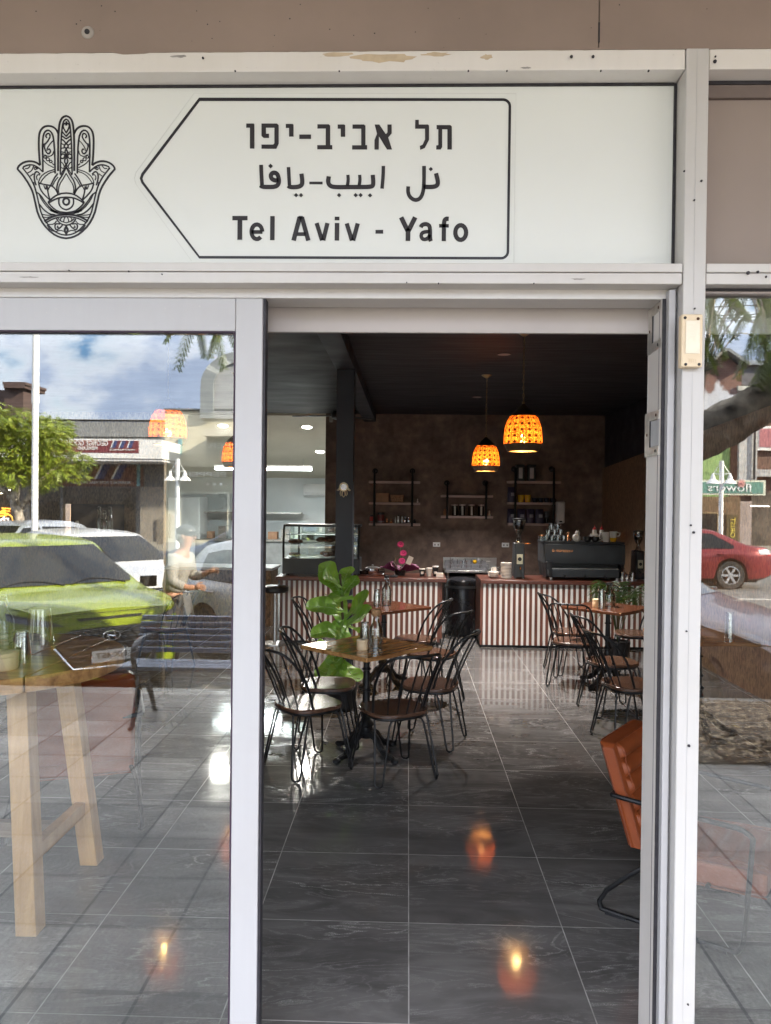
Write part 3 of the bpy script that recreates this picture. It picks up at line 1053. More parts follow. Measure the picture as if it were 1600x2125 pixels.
def hs(pts, w, both=True, sm=1, closed=False):
    stroke(hm, pts, w, hsign, 0.0, 0.0014, smooth=sm, closed=closed)
    if both:
        stroke(hm, [(1572 - p[0], p[1]) for p in pts], w, hsign, 0.0, 0.0014, smooth=sm, closed=closed)


T1, T2, T3 = 22, 16, 11
hs([(788, 176), (745, 190), (715, 235), (702, 300), (692, 420), (690, 640), (690, 830)], T1)
hs([(788, 214), (757, 232), (740, 290), (728, 420), (720, 600), (716, 870)], T2)
hs([(692, 385), (668, 335), (625, 302), (570, 293), (520, 305), (482, 345), (463, 405), (460, 520), (468, 680), (478, 762)], T1)
hs([(655, 860), (650, 600), (636, 430), (610, 365), (570, 341), (530, 365), (509, 430), (505, 560), (508, 700), (510, 842)], T2 + 2)
hs([(478, 762), (430, 725), (360, 710), (290, 722), (232, 758), (206, 802), (226, 826), (275, 880), (345, 985), (392, 1080), (420, 1210), (452, 1345), (520, 1470), (620, 1570), (710, 1616), (788, 1628)], T1)
hs([(510, 842), (460, 790), (400, 758), (340, 754), (264, 785), (300, 830), (362, 910), (410, 1010), (434, 1090), (462, 1220), (494, 1345), (556, 1450), (640, 1540), (715, 1580), (788, 1590)], T2)
hs([(787, 780), (740, 880), (690, 950), (672, 1030), (686, 1100)], T2)
hs([(787, 855), (748, 925), (705, 990), (692, 1060), (702, 1090)], T3)
hs([(686, 858), (640, 920), (602, 1000)], T2)
hs([(690, 900), (650, 950), (620, 1010)], T3)
hs([(602, 1000), (650, 1030), (692, 1105)], T2)
hs([(455, 970), (530, 990), (602, 1000)], T2)
hs([(455, 970), (480, 900), (550, 840), (645, 812)], T3)
hs([(470, 985), (520, 905), (590, 850), (650, 835)], T3)
hs([(460, 980), (480, 1050), (530, 1115), (592, 1172)], T2)
hs([(595, 1172), (572, 1100), (560, 1010)], T2)
hs([(575, 1050), (585, 1020), (600, 1010)], T3)
hs([(520, 1000), (545, 1060), (550, 1000)], T3)
hs([(572, 1198), (640, 1134), (710, 1098), (788, 1090)], T2 + 2)
hs([(572, 1212), (640, 1170), (705, 1145), (788, 1140)], T2 + 2)
hs([(570, 1200), (620, 1260), (690, 1310), (788, 1322)], T2)
hs([(600, 1290), (680, 1325), (788, 1338)], 26)
hs([(788, 1290), (735, 1272), (702, 1230), (697, 1180), (706, 1148)], T2)
hs([(788, 1150), (760, 1160), (747, 1190), (760, 1222), (788, 1232)], T1)
hs([(430, 1078), (480, 1110), (530, 1190), (600, 1275), (690, 1330)], T2)
hs([(462, 1100), (500, 1180), (570, 1270), (650, 1325)], T3)
hs([(466, 1220), (520, 1290), (590, 1340), (660, 1350)], T2)
hs([(490, 1340), (560, 1355), (640, 1350)], T3)
hs([(500, 1375), (560, 1380), (620, 1365)], T3)
hs([(525, 1425), (600, 1380), (690, 1350), (788, 1345)], T1)
hs([(540, 1445), (620, 1400), (700, 1375), (788, 1370)], T2)
hs([(565, 1462), (640, 1462), (672, 1420)], T3)
hs([(672, 1395), (700, 1440), (745, 1465), (788, 1472)], T2)
hs([(690, 1390), (715, 1420), (788, 1445)], T3)
hs([(755, 1440), (760, 1400), (775, 1375)], T3)
hs([(730, 1432), (715, 1400), (735, 1380)], T3)
hs([(788, 1478), (757, 1530), (788, 1582)], T2)
hs([(788, 1500), (772, 1530), (788, 1560)], T3)
hs([(715, 1458), (660, 1452), (650, 1490), (668, 1532), (712, 1505), (742, 1470)], T2)
hs([(690, 1475), (675, 1500), (700, 1495)], T3)
hs([(560, 1468), (600, 1530), (655, 1545)], T2)
hs([(660, 1548), (720, 1530), (757, 1545)], T3)
# fingers' filigree
hs([(596, 425), (590, 385), (560, 385), (540, 415), (560, 440)], T2)
hs([(596, 425), (565, 480), (520, 525), (545, 600), (575, 632), (604, 600), (590, 566), (572, 576)], T2)
hs([(640, 460), (600, 500), (560, 560), (560, 590)], T3)
hs([(640, 590), (625, 640), (575, 660), (530, 635)], T3)
for u, v, r in ((535, 662, 16), (568, 690, 20), (603, 716, 16)):
    hs([(u + r * cos(k * PI / 4), v + r * sin(k * PI / 4)) for k in range(8)], T3, closed=True)
hs([(515, 700), (560, 750), (640, 790)], T3)
hs([(516, 640), (500, 560), (530, 500)], T3)
hs([(620, 740), (645, 760)], T3)
hs([(788, 290), (775, 262), (752, 275), (748, 310), (788, 380)], T2)
hs([(788, 240), (788, 290)], T1, False, 0)
hs([(735, 360), (788, 420)], T2, sm=0)
hs([(730, 410), (788, 450)], T2, sm=0)
hs([(726, 450), (760, 470), (788, 510)], T2)
hs([(724, 500), (760, 520)], T3, sm=0)
hs([(788, 505), (765, 520), (762, 545), (788, 562)], T2)
hs([(726, 560), (765, 555)], T3)
hs([(788, 562), (768, 605), (788, 650), (762, 715), (788, 755)], T2)
hs([(722, 600), (770, 610)], T3)
hs([(725, 640), (745, 622), (770, 640), (765, 670), (740, 685), (722, 670)], T2)
hs([(722, 720), (750, 740), (768, 790), (740, 800), (720, 780)], T3)
hs([(790, 740), (770, 780)], T2)
hs([(718, 880), (750, 820), (788, 780)], T3)
# thumbs
hs([(300, 800), (335, 800), (360, 765)], T3)
hs([(330, 850), (375, 830), (400, 770)], T3)
hs([(360, 890), (400, 860)], T3)
hs([(480, 870), (440, 830), (410, 855), (405, 920), (430, 1000)], T2)
hs([(478, 880), (450, 870), (430, 900), (445, 940)], T3)
hs([(400, 960), (420, 1060)], T3)
for u, v, r in ((420, 800, 14), (440, 795, 10)):
    hs([(u + r * cos(k * PI / 4), v + r * sin(k * PI / 4)) for k in range(8)], T3, closed=True)
hm.build('hamsa_emblem', VINYL, sg)

# ------------------------------------------------------------------ sliding door (left) and window (right)
sdr = thing('sliding_door', 'white framed glass sliding door left of the open doorway', 'door', (0, 0, 0))
st0, st1 = P(485.5, 1046, 2.2).x, P(542, 1046, 2.2).x
zr1, zr0 = zk0 - 0.002, P(250, 686, 2.2).z
dx0 = st0 - 1.02
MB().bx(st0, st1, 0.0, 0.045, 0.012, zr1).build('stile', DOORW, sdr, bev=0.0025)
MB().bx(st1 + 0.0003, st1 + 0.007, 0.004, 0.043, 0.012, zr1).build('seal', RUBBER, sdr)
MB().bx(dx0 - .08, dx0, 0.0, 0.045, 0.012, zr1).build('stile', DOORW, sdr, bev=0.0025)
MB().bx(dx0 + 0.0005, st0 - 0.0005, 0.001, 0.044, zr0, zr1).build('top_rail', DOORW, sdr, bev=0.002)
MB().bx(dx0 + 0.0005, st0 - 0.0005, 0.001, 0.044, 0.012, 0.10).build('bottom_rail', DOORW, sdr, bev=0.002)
MB().bx(dx0 + 0.002, st0 - 0.002, 0.0, 0.03, zr0 - 0.004, zr0 - 0.0005).bx(st0 - 0.0042, st0 - 0.0005, 0.0, 0.03, 0.1, zr0 - 0.0045).build('glazing_gasket', mk('plum black gasket', (0.03, 0.012, 0.03), 0.6), sdr)
MB().bx(dx0 + 0.001, st0 - 0.0045, 0.018, 0.024, 0.101, zr0 - 0.0045).build('glass_pane', PANE, sdr)
rw = thing('shop_window', 'tall fixed shop window right of the white mullion', 'window', (0, 0, 0))
zw1 = P(1530, 610, 2.2).z
MB().bx(mx1 + 0.001, XR, 0.018, 0.024, 0.101, zw1 + .03).build('glass_pane', PANE, rw)
MB().bx(mx1 + 0.0012, mx1 + 0.004, 0.0, 0.03, 0.101, zw1).build('glazing_gasket', RUBBER, rw)
MB().bx(mx1 + 0.001, XR, -0.012, 0.05, P(1530, 603, 2.19).z, z_s0 - 0.001).build('gasket', RUBBER, rw)
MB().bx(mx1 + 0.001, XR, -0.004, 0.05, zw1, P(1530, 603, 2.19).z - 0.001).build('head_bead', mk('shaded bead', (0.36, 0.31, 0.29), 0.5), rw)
lw = thing('shop_window', 'fixed glazed bay left of the sliding door, beside its far stile', 'window', (0, 0, 0))
MB().bx(XL, dx0 - 0.085, 0.05, 0.056, 0.0, zk0).build('glass_pane', PANE, lw)

# strike plates on the jamb
for (pts, lab) in ((((1345, 637), (1374, 633), (1374, 726), (1346, 733)), 'worn steel strike plate near the top of the door jamb'),
                   (((1341, 858), (1371, 852), (1369, 946), (1340, 947)), 'worn steel strike plate lower on the door jamb at lamp height')):
    sp_ = thing('strike_plate', lab, 'strike plate', (0, 0, 0), group='strike plates on the jamb')
    v0, v1 = 2.335, 2.212
    q = [P(pts[0][0], pts[0][1], v0), P(pts[1][0], pts[1][1], v1), P(pts[2][0], pts[2][1], v1), P(pts[3][0], pts[3][1], v0)]
    nrm = (q[1] - q[0]).cross(q[3] - q[0]).normalized()
    if nrm.x > 0:
        nrm = -nrm
    zz1, zz0 = (q[0].z + q[1].z) / 2, (q[2].z + q[3].z) / 2

    def on_j(s, z, t, _a=q[3], _b=q[2], _n=nrm):
        p = _a.lerp(_b, s)
        return (p.x + _n.x * t, p.y + _n.y * t, z)
    m_ = MB()
    h = zz1 - zz0
    for s0, s1, a, b_ in ((0, 1, 0, .2), (0, 1, .8, 1), (0, .36, .2, .8)):
        m_.prism([(s0, zz0 + h * a), (s1, zz0 + h * a), (s1, zz0 + h * b_), (s0, zz0 + h * b_)], 0.001, 0.004, fn=on_j)
    m_.build('plate', STEELD, sp_)
    MB().prism([(.37, zz0 + h * .21), (.96, zz0 + h * .21), (.96, zz0 + h * .79), (.37, zz0 + h * .79)], 0.0008, 0.0022, fn=on_j).build('latch_recess', mk('grey recess', (0.40, 0.40, 0.40), 0.5), sp_)
    MB().prism([(.36, zz0 + h * .2), (.40, zz0 + h * .2), (.40, zz0 + h * .8), (.36, zz0 + h * .8)], 0.0009, 0.0045, fn=on_j).build('latch_lip', RUBBER, sp_)
    for s, a in ((.78, .1), (.80, .9), (.17, .5)):
        c = on_j(s, zz0 + h * a, 0.004)
        MB().sphere(c, 0.005, 10, sq=(0.4, 1, 1)).build('screw', RUST if a > .3 else RUBBER, sp_)

# alarm sensor box on the mullion
sb = thing('alarm_sensor', 'aged cream plastic alarm sensor box screwed to the white mullion', 'sensor')
a0, a1 = P(1413, 762, 2.12), P(1459, 652, 2.12)
MB().bx(a0.x, a1.x, YF - 0.032, YF - 0.0045, a0.z, a1.z).build('case', CREAM, sb, bev=0.004)
l0, l1 = P(1424, 733, 2.11), P(1455, 664, 2.11)
MB().bx(l0.x, l1.x, YF - 0.0345, YF - 0.0325, l0.z, l1.z).build('lens', CREAMW, sb, bev=0.001)
em = MB()
e0 = P(1431, 751, 2.11)
for k in range(4):
    em.bx(e0.x + k * 0.0055, e0.x + k * 0.0055 + 0.0035, YF - 0.0332, YF - 0.0324, e0.z - 0.001 * (k % 2), e0.z + 0.009)
em.build('embossed_mark', mk('cream relief', (0.58, 0.46, 0.31), 0.4), sb)
for (px, py, mt) in ((1424, 658, RUBBER), (1451, 660, RUST), (1425, 755, RUBBER), (1453, 755, RUBBER)):
    c = P(px, py, 2.11)
    MB().lathe([(0.0042, 0), (0.0036, 0.002)], 10, M=Matrix.Translation((c.x, YF - 0.0325, c.z)) @ Matrix.Rotation(rad(90), 4, 'X')).build('screw', mt, sb)

# ================================================================== inside the cafe
def curve_pts(pts, n=6):
    """Catmull-Rom through 3-D points"""
    pts = [Vector(p) for p in pts]
    q = [pts[0] * 2 - pts[1]] + pts + [pts[-1] * 2 - pts[-2]]
    out = []
    for i in range(1, len(q) - 2):
        for k in range(n):
            t = k / n
            a, b, c, d = q[i - 1], q[i], q[i + 1], q[i + 2]
            out.append(0.5 * ((2 * b) + (c - a) * t + (2 * a - 5 * b + 4 * c - d) * t * t + (3 * b - a - 3 * c + d) * t ** 3))
    out.append(pts[-1])
    return out


# ---- chairs: local +y is the way the sitter looks
def make_chair(label):
    t = thing('wire_chair', label, 'chair', group='black wire chairs round the cafe tables')
    SH = 0.41
    MB().prism(superell(0.195, 0.19, 36, 2.9), SH - 0.024, SH).build('seat', SEATW, t, bev=0.006)
    ring = [(x * 0.93, y * 0.93, SH - 0.033) for x, y in superell(0.19, 0.185, 36, 2.9)]
    MB().tube(ring, 0.009, 8, True).build('seat_frame', BLACKM, t)
    for sx in (-1, 1):
        for sy in (-1, 1):
            d = Vector((sx, sy, 0)).normalized()
            n = Vector((-d.y, d.x, 0))
            top = Vector((sx * 0.135, sy * 0.13, SH - 0.035))
            foot = Vector((sx * 0.195, sy * 0.20, 0.0))
            pts = []
            for s, seq in ((1, (0, 1, 2, 3)), (-1, (3, 2, 1, 0))):
                L = [top + n * s * 0.055 - d * 0.05, top + n * s * 0.052 + d * 0.005 - Vector((0, 0, 0.005)),
                     top + n * s * 0.045 + d * 0.018 - Vector((0, 0, 0.035)), foot + n * s * 0.026 + Vector((0, 0, 0.035)) - d * 0.004]
                pts += [L[i] for i in seq]
                if s == 1:
                    pts += [foot + n * 0.022 + Vector((0, 0, 0.016)), foot + n * 0.010 + Vector((0, 0, 0.007)), foot - n * 0.010 + Vector((0, 0, 0.007)), foot - n * 0.022 + Vector((0, 0, 0.016))]
            MB().tube(pts, 0.0066, 7).build('leg', BLACKM, t)
    # back hoop and spindles
    H = 0.385

    def back(a, h):
        """a: -1..1 along the arc, h: 0..1 up"""
        ang = a * (1.12 - 0.02 * h)
        r = 0.190 + 0.05 * h
        y = -cos(ang) * r * 0.92 - 0.13 * h ** 1.2 + 0.01
        return Vector((sin(ang) * r * (1 + .05 * h), y, SH - 0.018 + H * h))
    hoop = []
    for k in range(33):
        s = -1 + 2 * k / 32
        hh = (1 - abs(s) ** 5.5)
        aa = math.copysign(min(1.0, abs(s) * 1.12), s) * (1.0 if abs(s) > .8 else 1)
        hoop.append(back(aa, max(0.0, hh)))
    MB().tube(hoop, 0.0085, 8).build('back_hoop', BLACKM, t)
    for a in (-0.62, -0.31, 0.0, 0.31, 0.62):
        MB().tube([back(a * 0.86, 0.0), back(a * 0.95, 0.5), back(a, 1 - (abs(a) / 1.12) ** 5.5)], 0.0052, 6).build('spindle', BLACKM, t)
    return t


def rz_to(dx, dy):
    return math.atan2(-dx, dy)


CH = [((640, 1456), (.78, .62), 'black wire chair at the near table closest to the glass door, its seat lit pale'),
      ((681, 1416), (.97, .05), 'black wire chair left of the near table, behind the pale lit seat'),
      ((816, 1466), (-.48, .88), 'black wire chair at the near table with its hooped back to the street'),
      ((893, 1416), (-.90, .30), 'black wire chair right of the near table facing the bottles'),
      ((862, 1323), (-.92, .30), 'black wire chair right of the second table, nearest the striped counter'),
      ((896, 1353), (-.80, .55), 'black wire chair between the two left tables, behind the right hand chair'),
      ((682, 1326), (.96, -.1), 'black wire chair half hidden by the broad leaves of the green plant'),
      ((1186, 1308), (.96, .22), 'black wire chair furthest left by the right striped counter'),
      ((1190, 1328), (.36, .92), 'black wire chair with its back to the street in front of the right counter'),
      ((1270, 1370), (.95, .2), 'black wire chair in the right row, behind the chair nearest the tan armchair'),
      ((1310, 1416), (.95, .22), 'black wire chair standing just behind the tan armchair'),
      ((1318, 1312), (-.95, .1), 'black wire chair under the palm fronds right of the candle table')]
chair0 = None
for (px, py), d, lab in CH:
    g = G(px, py, 0.41)
    if chair0 is None:
        chair0 = make_chair(lab)
        c = chair0
    else:
        c = copy_tree(chair0)
        c['label'] = lab
    c.location = (g.x, g.y, 0)
    c.rotation_euler = (0, 0, rz_to(*d))
c = copy_tree(chair0)
c['label'] = 'black wire chair seen through the glass door with a pale cloth on its back'
c.location = (P(345, 1250, 7.7).x, 5.5, 0)
c.rotation_euler = (0, 0, rz_to(-.9, .35))
cl0 = c.location
mb = MB()


def clf(u, v):
    a = -0.55 + 0.42 * u
    px_, py_ = (0.23 * sin(a)), -(0.225 * cos(a) * .92) - 0.10
    z = 0.775 - abs(v - .4) * 0.36 - 0.02 * sin(9 * u)
    q = Matrix.Rotation(c.rotation_euler.z, 3, 'Z') @ Vector((px_ + .004 * sin(17 * u), py_ - (v - .4) * 0.10, z))
    return (q.x + cl0.x, q.y + cl0.y, q.z)


mb.grid(clf, 8, 12)
o = solo('cloth', mb, CLOTH, 'pale cloth hung over the back of a black wire chair behind the glass door', 'cloth')
sm = o.modifiers.new('solid', 'SOLIDIFY')
sm.thickness = 0.006


# ---- pedestal tables
def make_table(label, top_mat, hs_=0.305, rot=PI / 4):
    t = thing('cafe_table', label, 'table', group='square pedestal tables')
    random.seed(11)
    poly = []
    n = 10
    for k in range(4):
        a0 = (hs_ * (1 if k in (0, 3) else -1), hs_ * (1 if k in (0, 1) else -1))
        a1 = (hs_ * (1 if (k + 1) % 4 in (0, 3) else -1), hs_ * (1 if (k + 1) % 4 in (0, 1) else -1))
        for i in range(n):
            f = i / n
            w = 0 if k % 2 else 0.010 * sin(f * 9 + k) * (1 if 0 < i else 0) + random.uniform(-.003, .003) * (i > 0)
            poly.append((a0[0] + (a1[0] - a0[0]) * f, a0[1] + (a1[1] - a0[1]) * f + w))
    top = MB().prism(poly, 0.695, 0.722)
    top.build('tabletop', top_mat, t, bev=0.004)
    col = [(0.045, 0.12), (0.055, 0.135), (0.06, 0.16), (0.046, 0.175), (0.040, 0.19), (0.052, 0.205), (0.044, 0.22), (0.028, 0.235), (0.034, 0.26), (0.038, 0.285), (0.030, 0.31),
           (0.030, 0.33), (0.040, 0.335), (0.040, 0.345), (0.026, 0.355), (0.024, 0.37), (0.024, 0.42), (0.034, 0.425), (0.034, 0.435), (0.024, 0.44), (0.021, 0.56), (0.030, 0.565), (0.030, 0.572), (0.021, 0.578), (0.020, 0.66), (0.034, 0.675), (0.034, 0.682)]
    MB().lathe(col, 20).build('column', IRON, t)
    MB().bx(-.17, .17, -.022, .022, 0.683, 0.694).bx(-.022, .022, -.17, -.0225, 0.683, 0.694).bx(-.022, .022, .0225, .17, 0.683, 0.694).build('top_bracket', IRON, t)
    for k in range(4):
        a = k * PI / 2
        f = MB()
        pts = curve_pts([(0.035, 0, 0.15), (0.085, 0, 0.135), (0.13, 0, 0.085), (0.18, 0, 0.045), (0.235, 0, 0.032), (0.262, 0, 0.022)], 4)
        rs = [0.027 - 0.010 * (i / (len(pts) - 1)) for i in range(len(pts))]
        f.tube(pts, rs, 8)
        f.sphere((0.258, 0, 0.022), 0.026, 10, sq=(1.25, 1, .82))
        f.sphere((0.10, 0, 0.108), 0.031, 8, sq=(1, .7, .8))
        f.sphere((0.165, 0, 0.065), 0.028, 8, sq=(1.2, 1, .6))
        o_ = f.build('foot', IRON, t)
        o_.rotation_euler = (0, 0, a)
    return t


T1 = make_table('square live edge timber table near the glass door, set with a corked bottle', TABLEW)
g1 = G(759, 1567)
T1.location, T1.rotation_euler = (g1.x, g1.y, 0), (0, 0, PI / 4 + 0.05)
T2 = copy_tree(T1)
T2['label'] = 'dark timber table behind the leafy plant, before the left striped counter'
T2.location, T2.rotation_euler = (P(797, 1258, 7.1).x, 4.9, 0), (0, 0, PI / 4 - 0.05)
T3 = copy_tree(T1)
T3['label'] = 'timber table with a candle and carafe before the right striped counter'
T3.location, T3.rotation_euler = (P(1262, 1258, 7.26).x, 5.06, 0), (0, 0, PI / 4)
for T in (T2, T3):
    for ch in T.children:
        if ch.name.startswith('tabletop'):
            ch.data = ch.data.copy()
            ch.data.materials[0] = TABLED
T4 = copy_tree(T1)
T4['label'] = 'timber table behind the shop window right of the mullion'
T4.location, T4.rotation_euler = (2.12, 3.52, 0), (0, 0, 0.04)
TZ = 0.722


# ---- small table ware
def bottle(loc, label, stopper, h=0.21, r=0.043, mat=None):
    b = thing('glass_bottle', label, 'bottle', loc)
    k = h / 0.21
    pr = [(0.0, 0.0), (r, 0.0), (r, 0.118 * k), (r * .9, 0.135 * k), (r * .48, 0.165 * k), (r * .40, 0.195 * k), (r * .50, 0.20 * k), (r * .50, 0.21 * k)]
    MB().lathe(pr, 20, capped=False).build('body', mat or BOTGL, b)
    lab_ = MB()
    for i in range(5):
        lab_.lathe([(r + .0006, .035 + i * .016), (r + .0026, .038 + i * .016), (r + .0006, .042 + i * .016)], 20, capped=False)
    lab_.build('moulded_band', BOTGL, b)
    if stopper == 'cork':
        MB().lathe([(r * .55, 0.205 * k), (r * .72, 0.215 * k), (r * .72, 0.245 * k), (r * .66, .25 * k)], 16).build('cork_stopper', CORK, b)
    else:
        MB().lathe([(r * .3, 0.21 * k), (r * .55, 0.216 * k), (r * .5, 0.232 * k), (r * .2, .238 * k)], 14).build('stopper', BLACKP, b)
        MB().tube([(r * .52, 0, .2 * k), (r * .62, 0, .185 * k), (r * .55, 0, .17 * k)], 0.002, 5).build('wire_bail', STEEL, b)
    return b


def tumblers(loc, label, n=3, r=0.036, h=0.085, step=0.03):
    t = thing('stacked_tumblers', label, 'glasses', loc)
    for i in range(n):
        z = i * step
        MB().lathe([(0, z + .006), (r * .78, z + .006), (r, z + h), (r * 0.95, z + h), (r * .74, z + 0.001), (0, z)][::-1], 18, capped=False).build('tumbler', JARGL, t)
    return t


def inverted(loc, label, n=3, r=0.034, h=0.088, step=0.028):
    t = tumblers((0, 0, 0), label, n, r, h, step)
    t.location = (loc[0], loc[1], loc[2] + h + (n - 1) * step)
    t.rotation_euler = (PI, 0, 0)
    return t


def candle(loc, label, r=0.036, h=0.062, lid=False, name='candle_jar'):
    t = thing(name, label, 'candle', loc)
    MB().lathe([(r * .93, 0), (r, .006), (r, h * .72), (r * .97, h * .76)], 20).build('jar_body', CANDLE, t)
    MB().lathe([(r * .97, h * .77), (r * 1.03, h * .80), (r * 1.03, h), (r * .95, h * 1.03)], 20).build('lid', CORK if lid else CANDLE, t)
    return t


p = P(752, 1339, 4.95)
candle((p.x, p.y, TZ), 'cream candle jar on the near live edge table')
p = P(780, 1335, 5.02)
bottle((p.x, p.y, TZ), 'clear glass bottle with a big cork on the near live edge table', 'cork')
p = P(757, 1326, 5.16)
inverted((p.x, p.y, TZ), 'upturned tumblers stacked beside the corked bottle')
p = P(802, 1258, 7.1)
bottle((p.x, p.y, TZ), 'stoppered glass bottle on the dark table before the left counter', 'wire', .25, .044)
p = P(782, 1256, 7.15)
inverted((p.x, p.y, TZ), 'upturned tumblers on the dark table behind the plant')
p = P(1237, 1264, 7.2)
candle((p.x, p.y, TZ), 'pinkish candle jar on the right table before the counter', 0.034, 0.075)
p = P(1248, 1264, 7.15)
inverted((p.x, p.y, TZ), 'tall stack of tumblers on the right table beside the candle', 5, .032, .085, .022)
p = P(1264, 1262, 7.25)
bottle((p.x, p.y, TZ), 'wide glass carafe on the right table under the palm fronds', 'wire', .20, .055)


# ---- pendant lamps
def weave_mat():
    m, nt, ns, ls, b = _nt('woven cane lampshade')
    tc = ns.new('ShaderNodeTexCoord')
    sep = ns.new('ShaderNodeSeparateXYZ')
    ls.new(tc.outputs['Object'], sep.inputs[0])
    ang = mth(nt, 'ARCTAN2', sep.outputs[1], sep.outputs[0])
    u = mth(nt, 'MULTIPLY', ang, 16 / (2 * PI))
    v = mth(nt, 'MULTIPLY', sep.outputs[2], 20.5)
    fu, fv = mth(nt, 'ABSOLUTE', mth(nt, 'SUBTRACT', mth(nt, 'FRACT', u), 0.5)), mth(nt, 'ABSOLUTE', mth(nt, 'SUBTRACT', mth(nt, 'FRACT', v), 0.5))
    rr = mth(nt, 'SQRT', mth(nt, 'ADD', mth(nt, 'MULTIPLY', fu, fu), mth(nt, 'MULTIPLY', fv, fv)))
    dot = ramp(nt, rr, [(0.20, 1.0), (0.27, 0.0)])
    tex = noise(nt, tc.outputs['Object'], 95, 2)
    rib = ramp(nt, fu, [(0.40, 0.0), (0.47, 0.55)])
    base = ramp(nt, tex, [(0.40, (0.030, 0.005, 0.001)), (0.62, (0.15, 0.042, 0.007))])
    base = mixc(nt, rib, base, (0.025, 0.006, 0.001))
    base = mixc(nt, dot, base, (0.003, 0.001, 0.0006))
    dif = N(nt, 'ShaderNodeBsdfDiffuse')
    trl = N(nt, 'ShaderNodeBsdfTranslucent')
    ls.new(base, dif.inputs[0])
    ls.new(base, trl.inputs[0])
    mx = ns.new('ShaderNodeMixShader')
    mx.inputs[0].default_value = 0.75
    ls.new(dif.outputs[0], mx.inputs[1])
    ls.new(trl.outputs[0], mx.inputs[2])
    tr = N(nt, 'ShaderNodeBsdfTransparent')
    mx2 = ns.new('ShaderNodeMixShader')
    ls.new(ramp(nt, tex, [(0.62, 0.0), (0.72, 0.25)]), mx2.inputs[0])
    ls.new(mx.outputs[0], mx2.inputs[1])
    ls.new(tr.outputs[0], mx2.inputs[2])
    ls.new(mx2.outputs[0], ns['Material Output'].inputs[0])
    ns.remove(b)
    return m


WEAVE = weave_mat()
LCAP = mk('bronze lamp cap', (0.045, 0.030, 0.022), 0.45, 0.4, var=0.15)
LRIM = mk('lamp rim band', (0.16, 0.10, 0.055), 0.5, 0.2, var=0.15, scale=30)


def pendant(x, y, zb, label, R_=0.155):
    t = thing('pendant_lamp', label, 'pendant lamp', (x, y, 0), group='woven pendant lamps')
    s = R_ / 0.155
    sh = [(0.152, 0.055), (0.155, 0.09), (0.154, 0.13), (0.148, 0.18), (0.138, 0.22), (0.124, 0.255), (0.108, 0.285)]
    w = MB().lathe([(r * s, h * s) for r, h in sh], 48, capped=False).build('shade', WEAVE, t)
    w.location = (0, 0, zb)
    MB().lathe([(0.118 * s, zb + 0.0), (0.126 * s, zb), (0.152 * s, zb + .054 * s), (0.156 * s, zb + .058 * s), (0.150 * s, zb + .062 * s), (0.122 * s, zb + .006 * s)], 40, capped=False).build('rim', LRIM, t)
    MB().lathe([(0.110 * s, zb + .284 * s), (0.085 * s, zb + .315 * s), (0.055 * s, zb + .345 * s), (0.022 * s, zb + .372 * s), (0.012 * s, zb + .385 * s)], 32).build('cap', LCAP, t)
    MB().sphere((0, 0, zb + .395 * s), 0.014, 10).build('finial', BRASS, t)
    MB().lathe([(0.022, zb + .28 * s), (0.022, zb + .20 * s), (0.016, zb + .18 * s)], 14).build('lamp_holder', LCAP, t)
    bl = MB()
    bl.sphere((0, 0, zb + .098 * s), 0.032, 14, sq=(1, 1, 1.3))
    bl.build('bulb', BULBM, t)
    ch = MB()
    z = zb + .405 * s
    k = 0
    top = ZC - 0.035
    nl = int((top - z) / 0.030)
    for k in range(nl):
        zz = z + (k + .5) * (top - z) / nl
        h = (top - z) / nl * 0.66
        pts = []
        for q in range(10):
            a = 2 * PI * q / 10
            u, w_ = 0.0075 * cos(a), h * sin(a)
            pts.append((u, 0, zz + w_) if k % 2 else (0, u, zz + w_))
        ch.tube(pts, 0.0019, 5, True)
    ch.tube([(0.004, 0, z), (-0.006, 0.004, (z + top) / 2), (0.004, 0, top)], 0.0022, 5)
    ch.build('chain', BRASS, t)
    MB().lathe([(0.012, top), (0.02, top + .006), (0.055, top + .030), (0.057, ZC - 0.001)], 24).build('ceiling_rose', BRASS, t)
    L = bpy.data.lights.new('bulb_light', 'POINT')
    L.energy, L.color, L.shadow_soft_size = 2.6, (1.0, 0.48, 0.16), 0.03
    lo = bpy.data.objects.new('bulb_light', L)
    COL.objects.link(lo)
    lo.parent = t
    lo.location = (0, 0, zb + .098 * s + 0.062)
    return t


q = P(1085, 937, 6.5)
pendant(q.x, q.y, q.z, 'larger looking woven pendant lamp glowing over the doorway view, nearest the street', 0.158)
q = P(1008, 978, 8.65)
pendant(q.x, q.y, q.z, 'small looking woven pendant lamp hanging left of the nearer lit one', 0.151)
q = P(348, 924, 6.6)
pendant(q.x, q.y, q.z, 'woven pendant lamp seen whole through the glass of the sliding door', 0.158)
q = P(489, 970, 8.6)
pendant(q.x, q.y, q.z, 'woven pendant lamp cut by the white stile of the sliding door', 0.151)

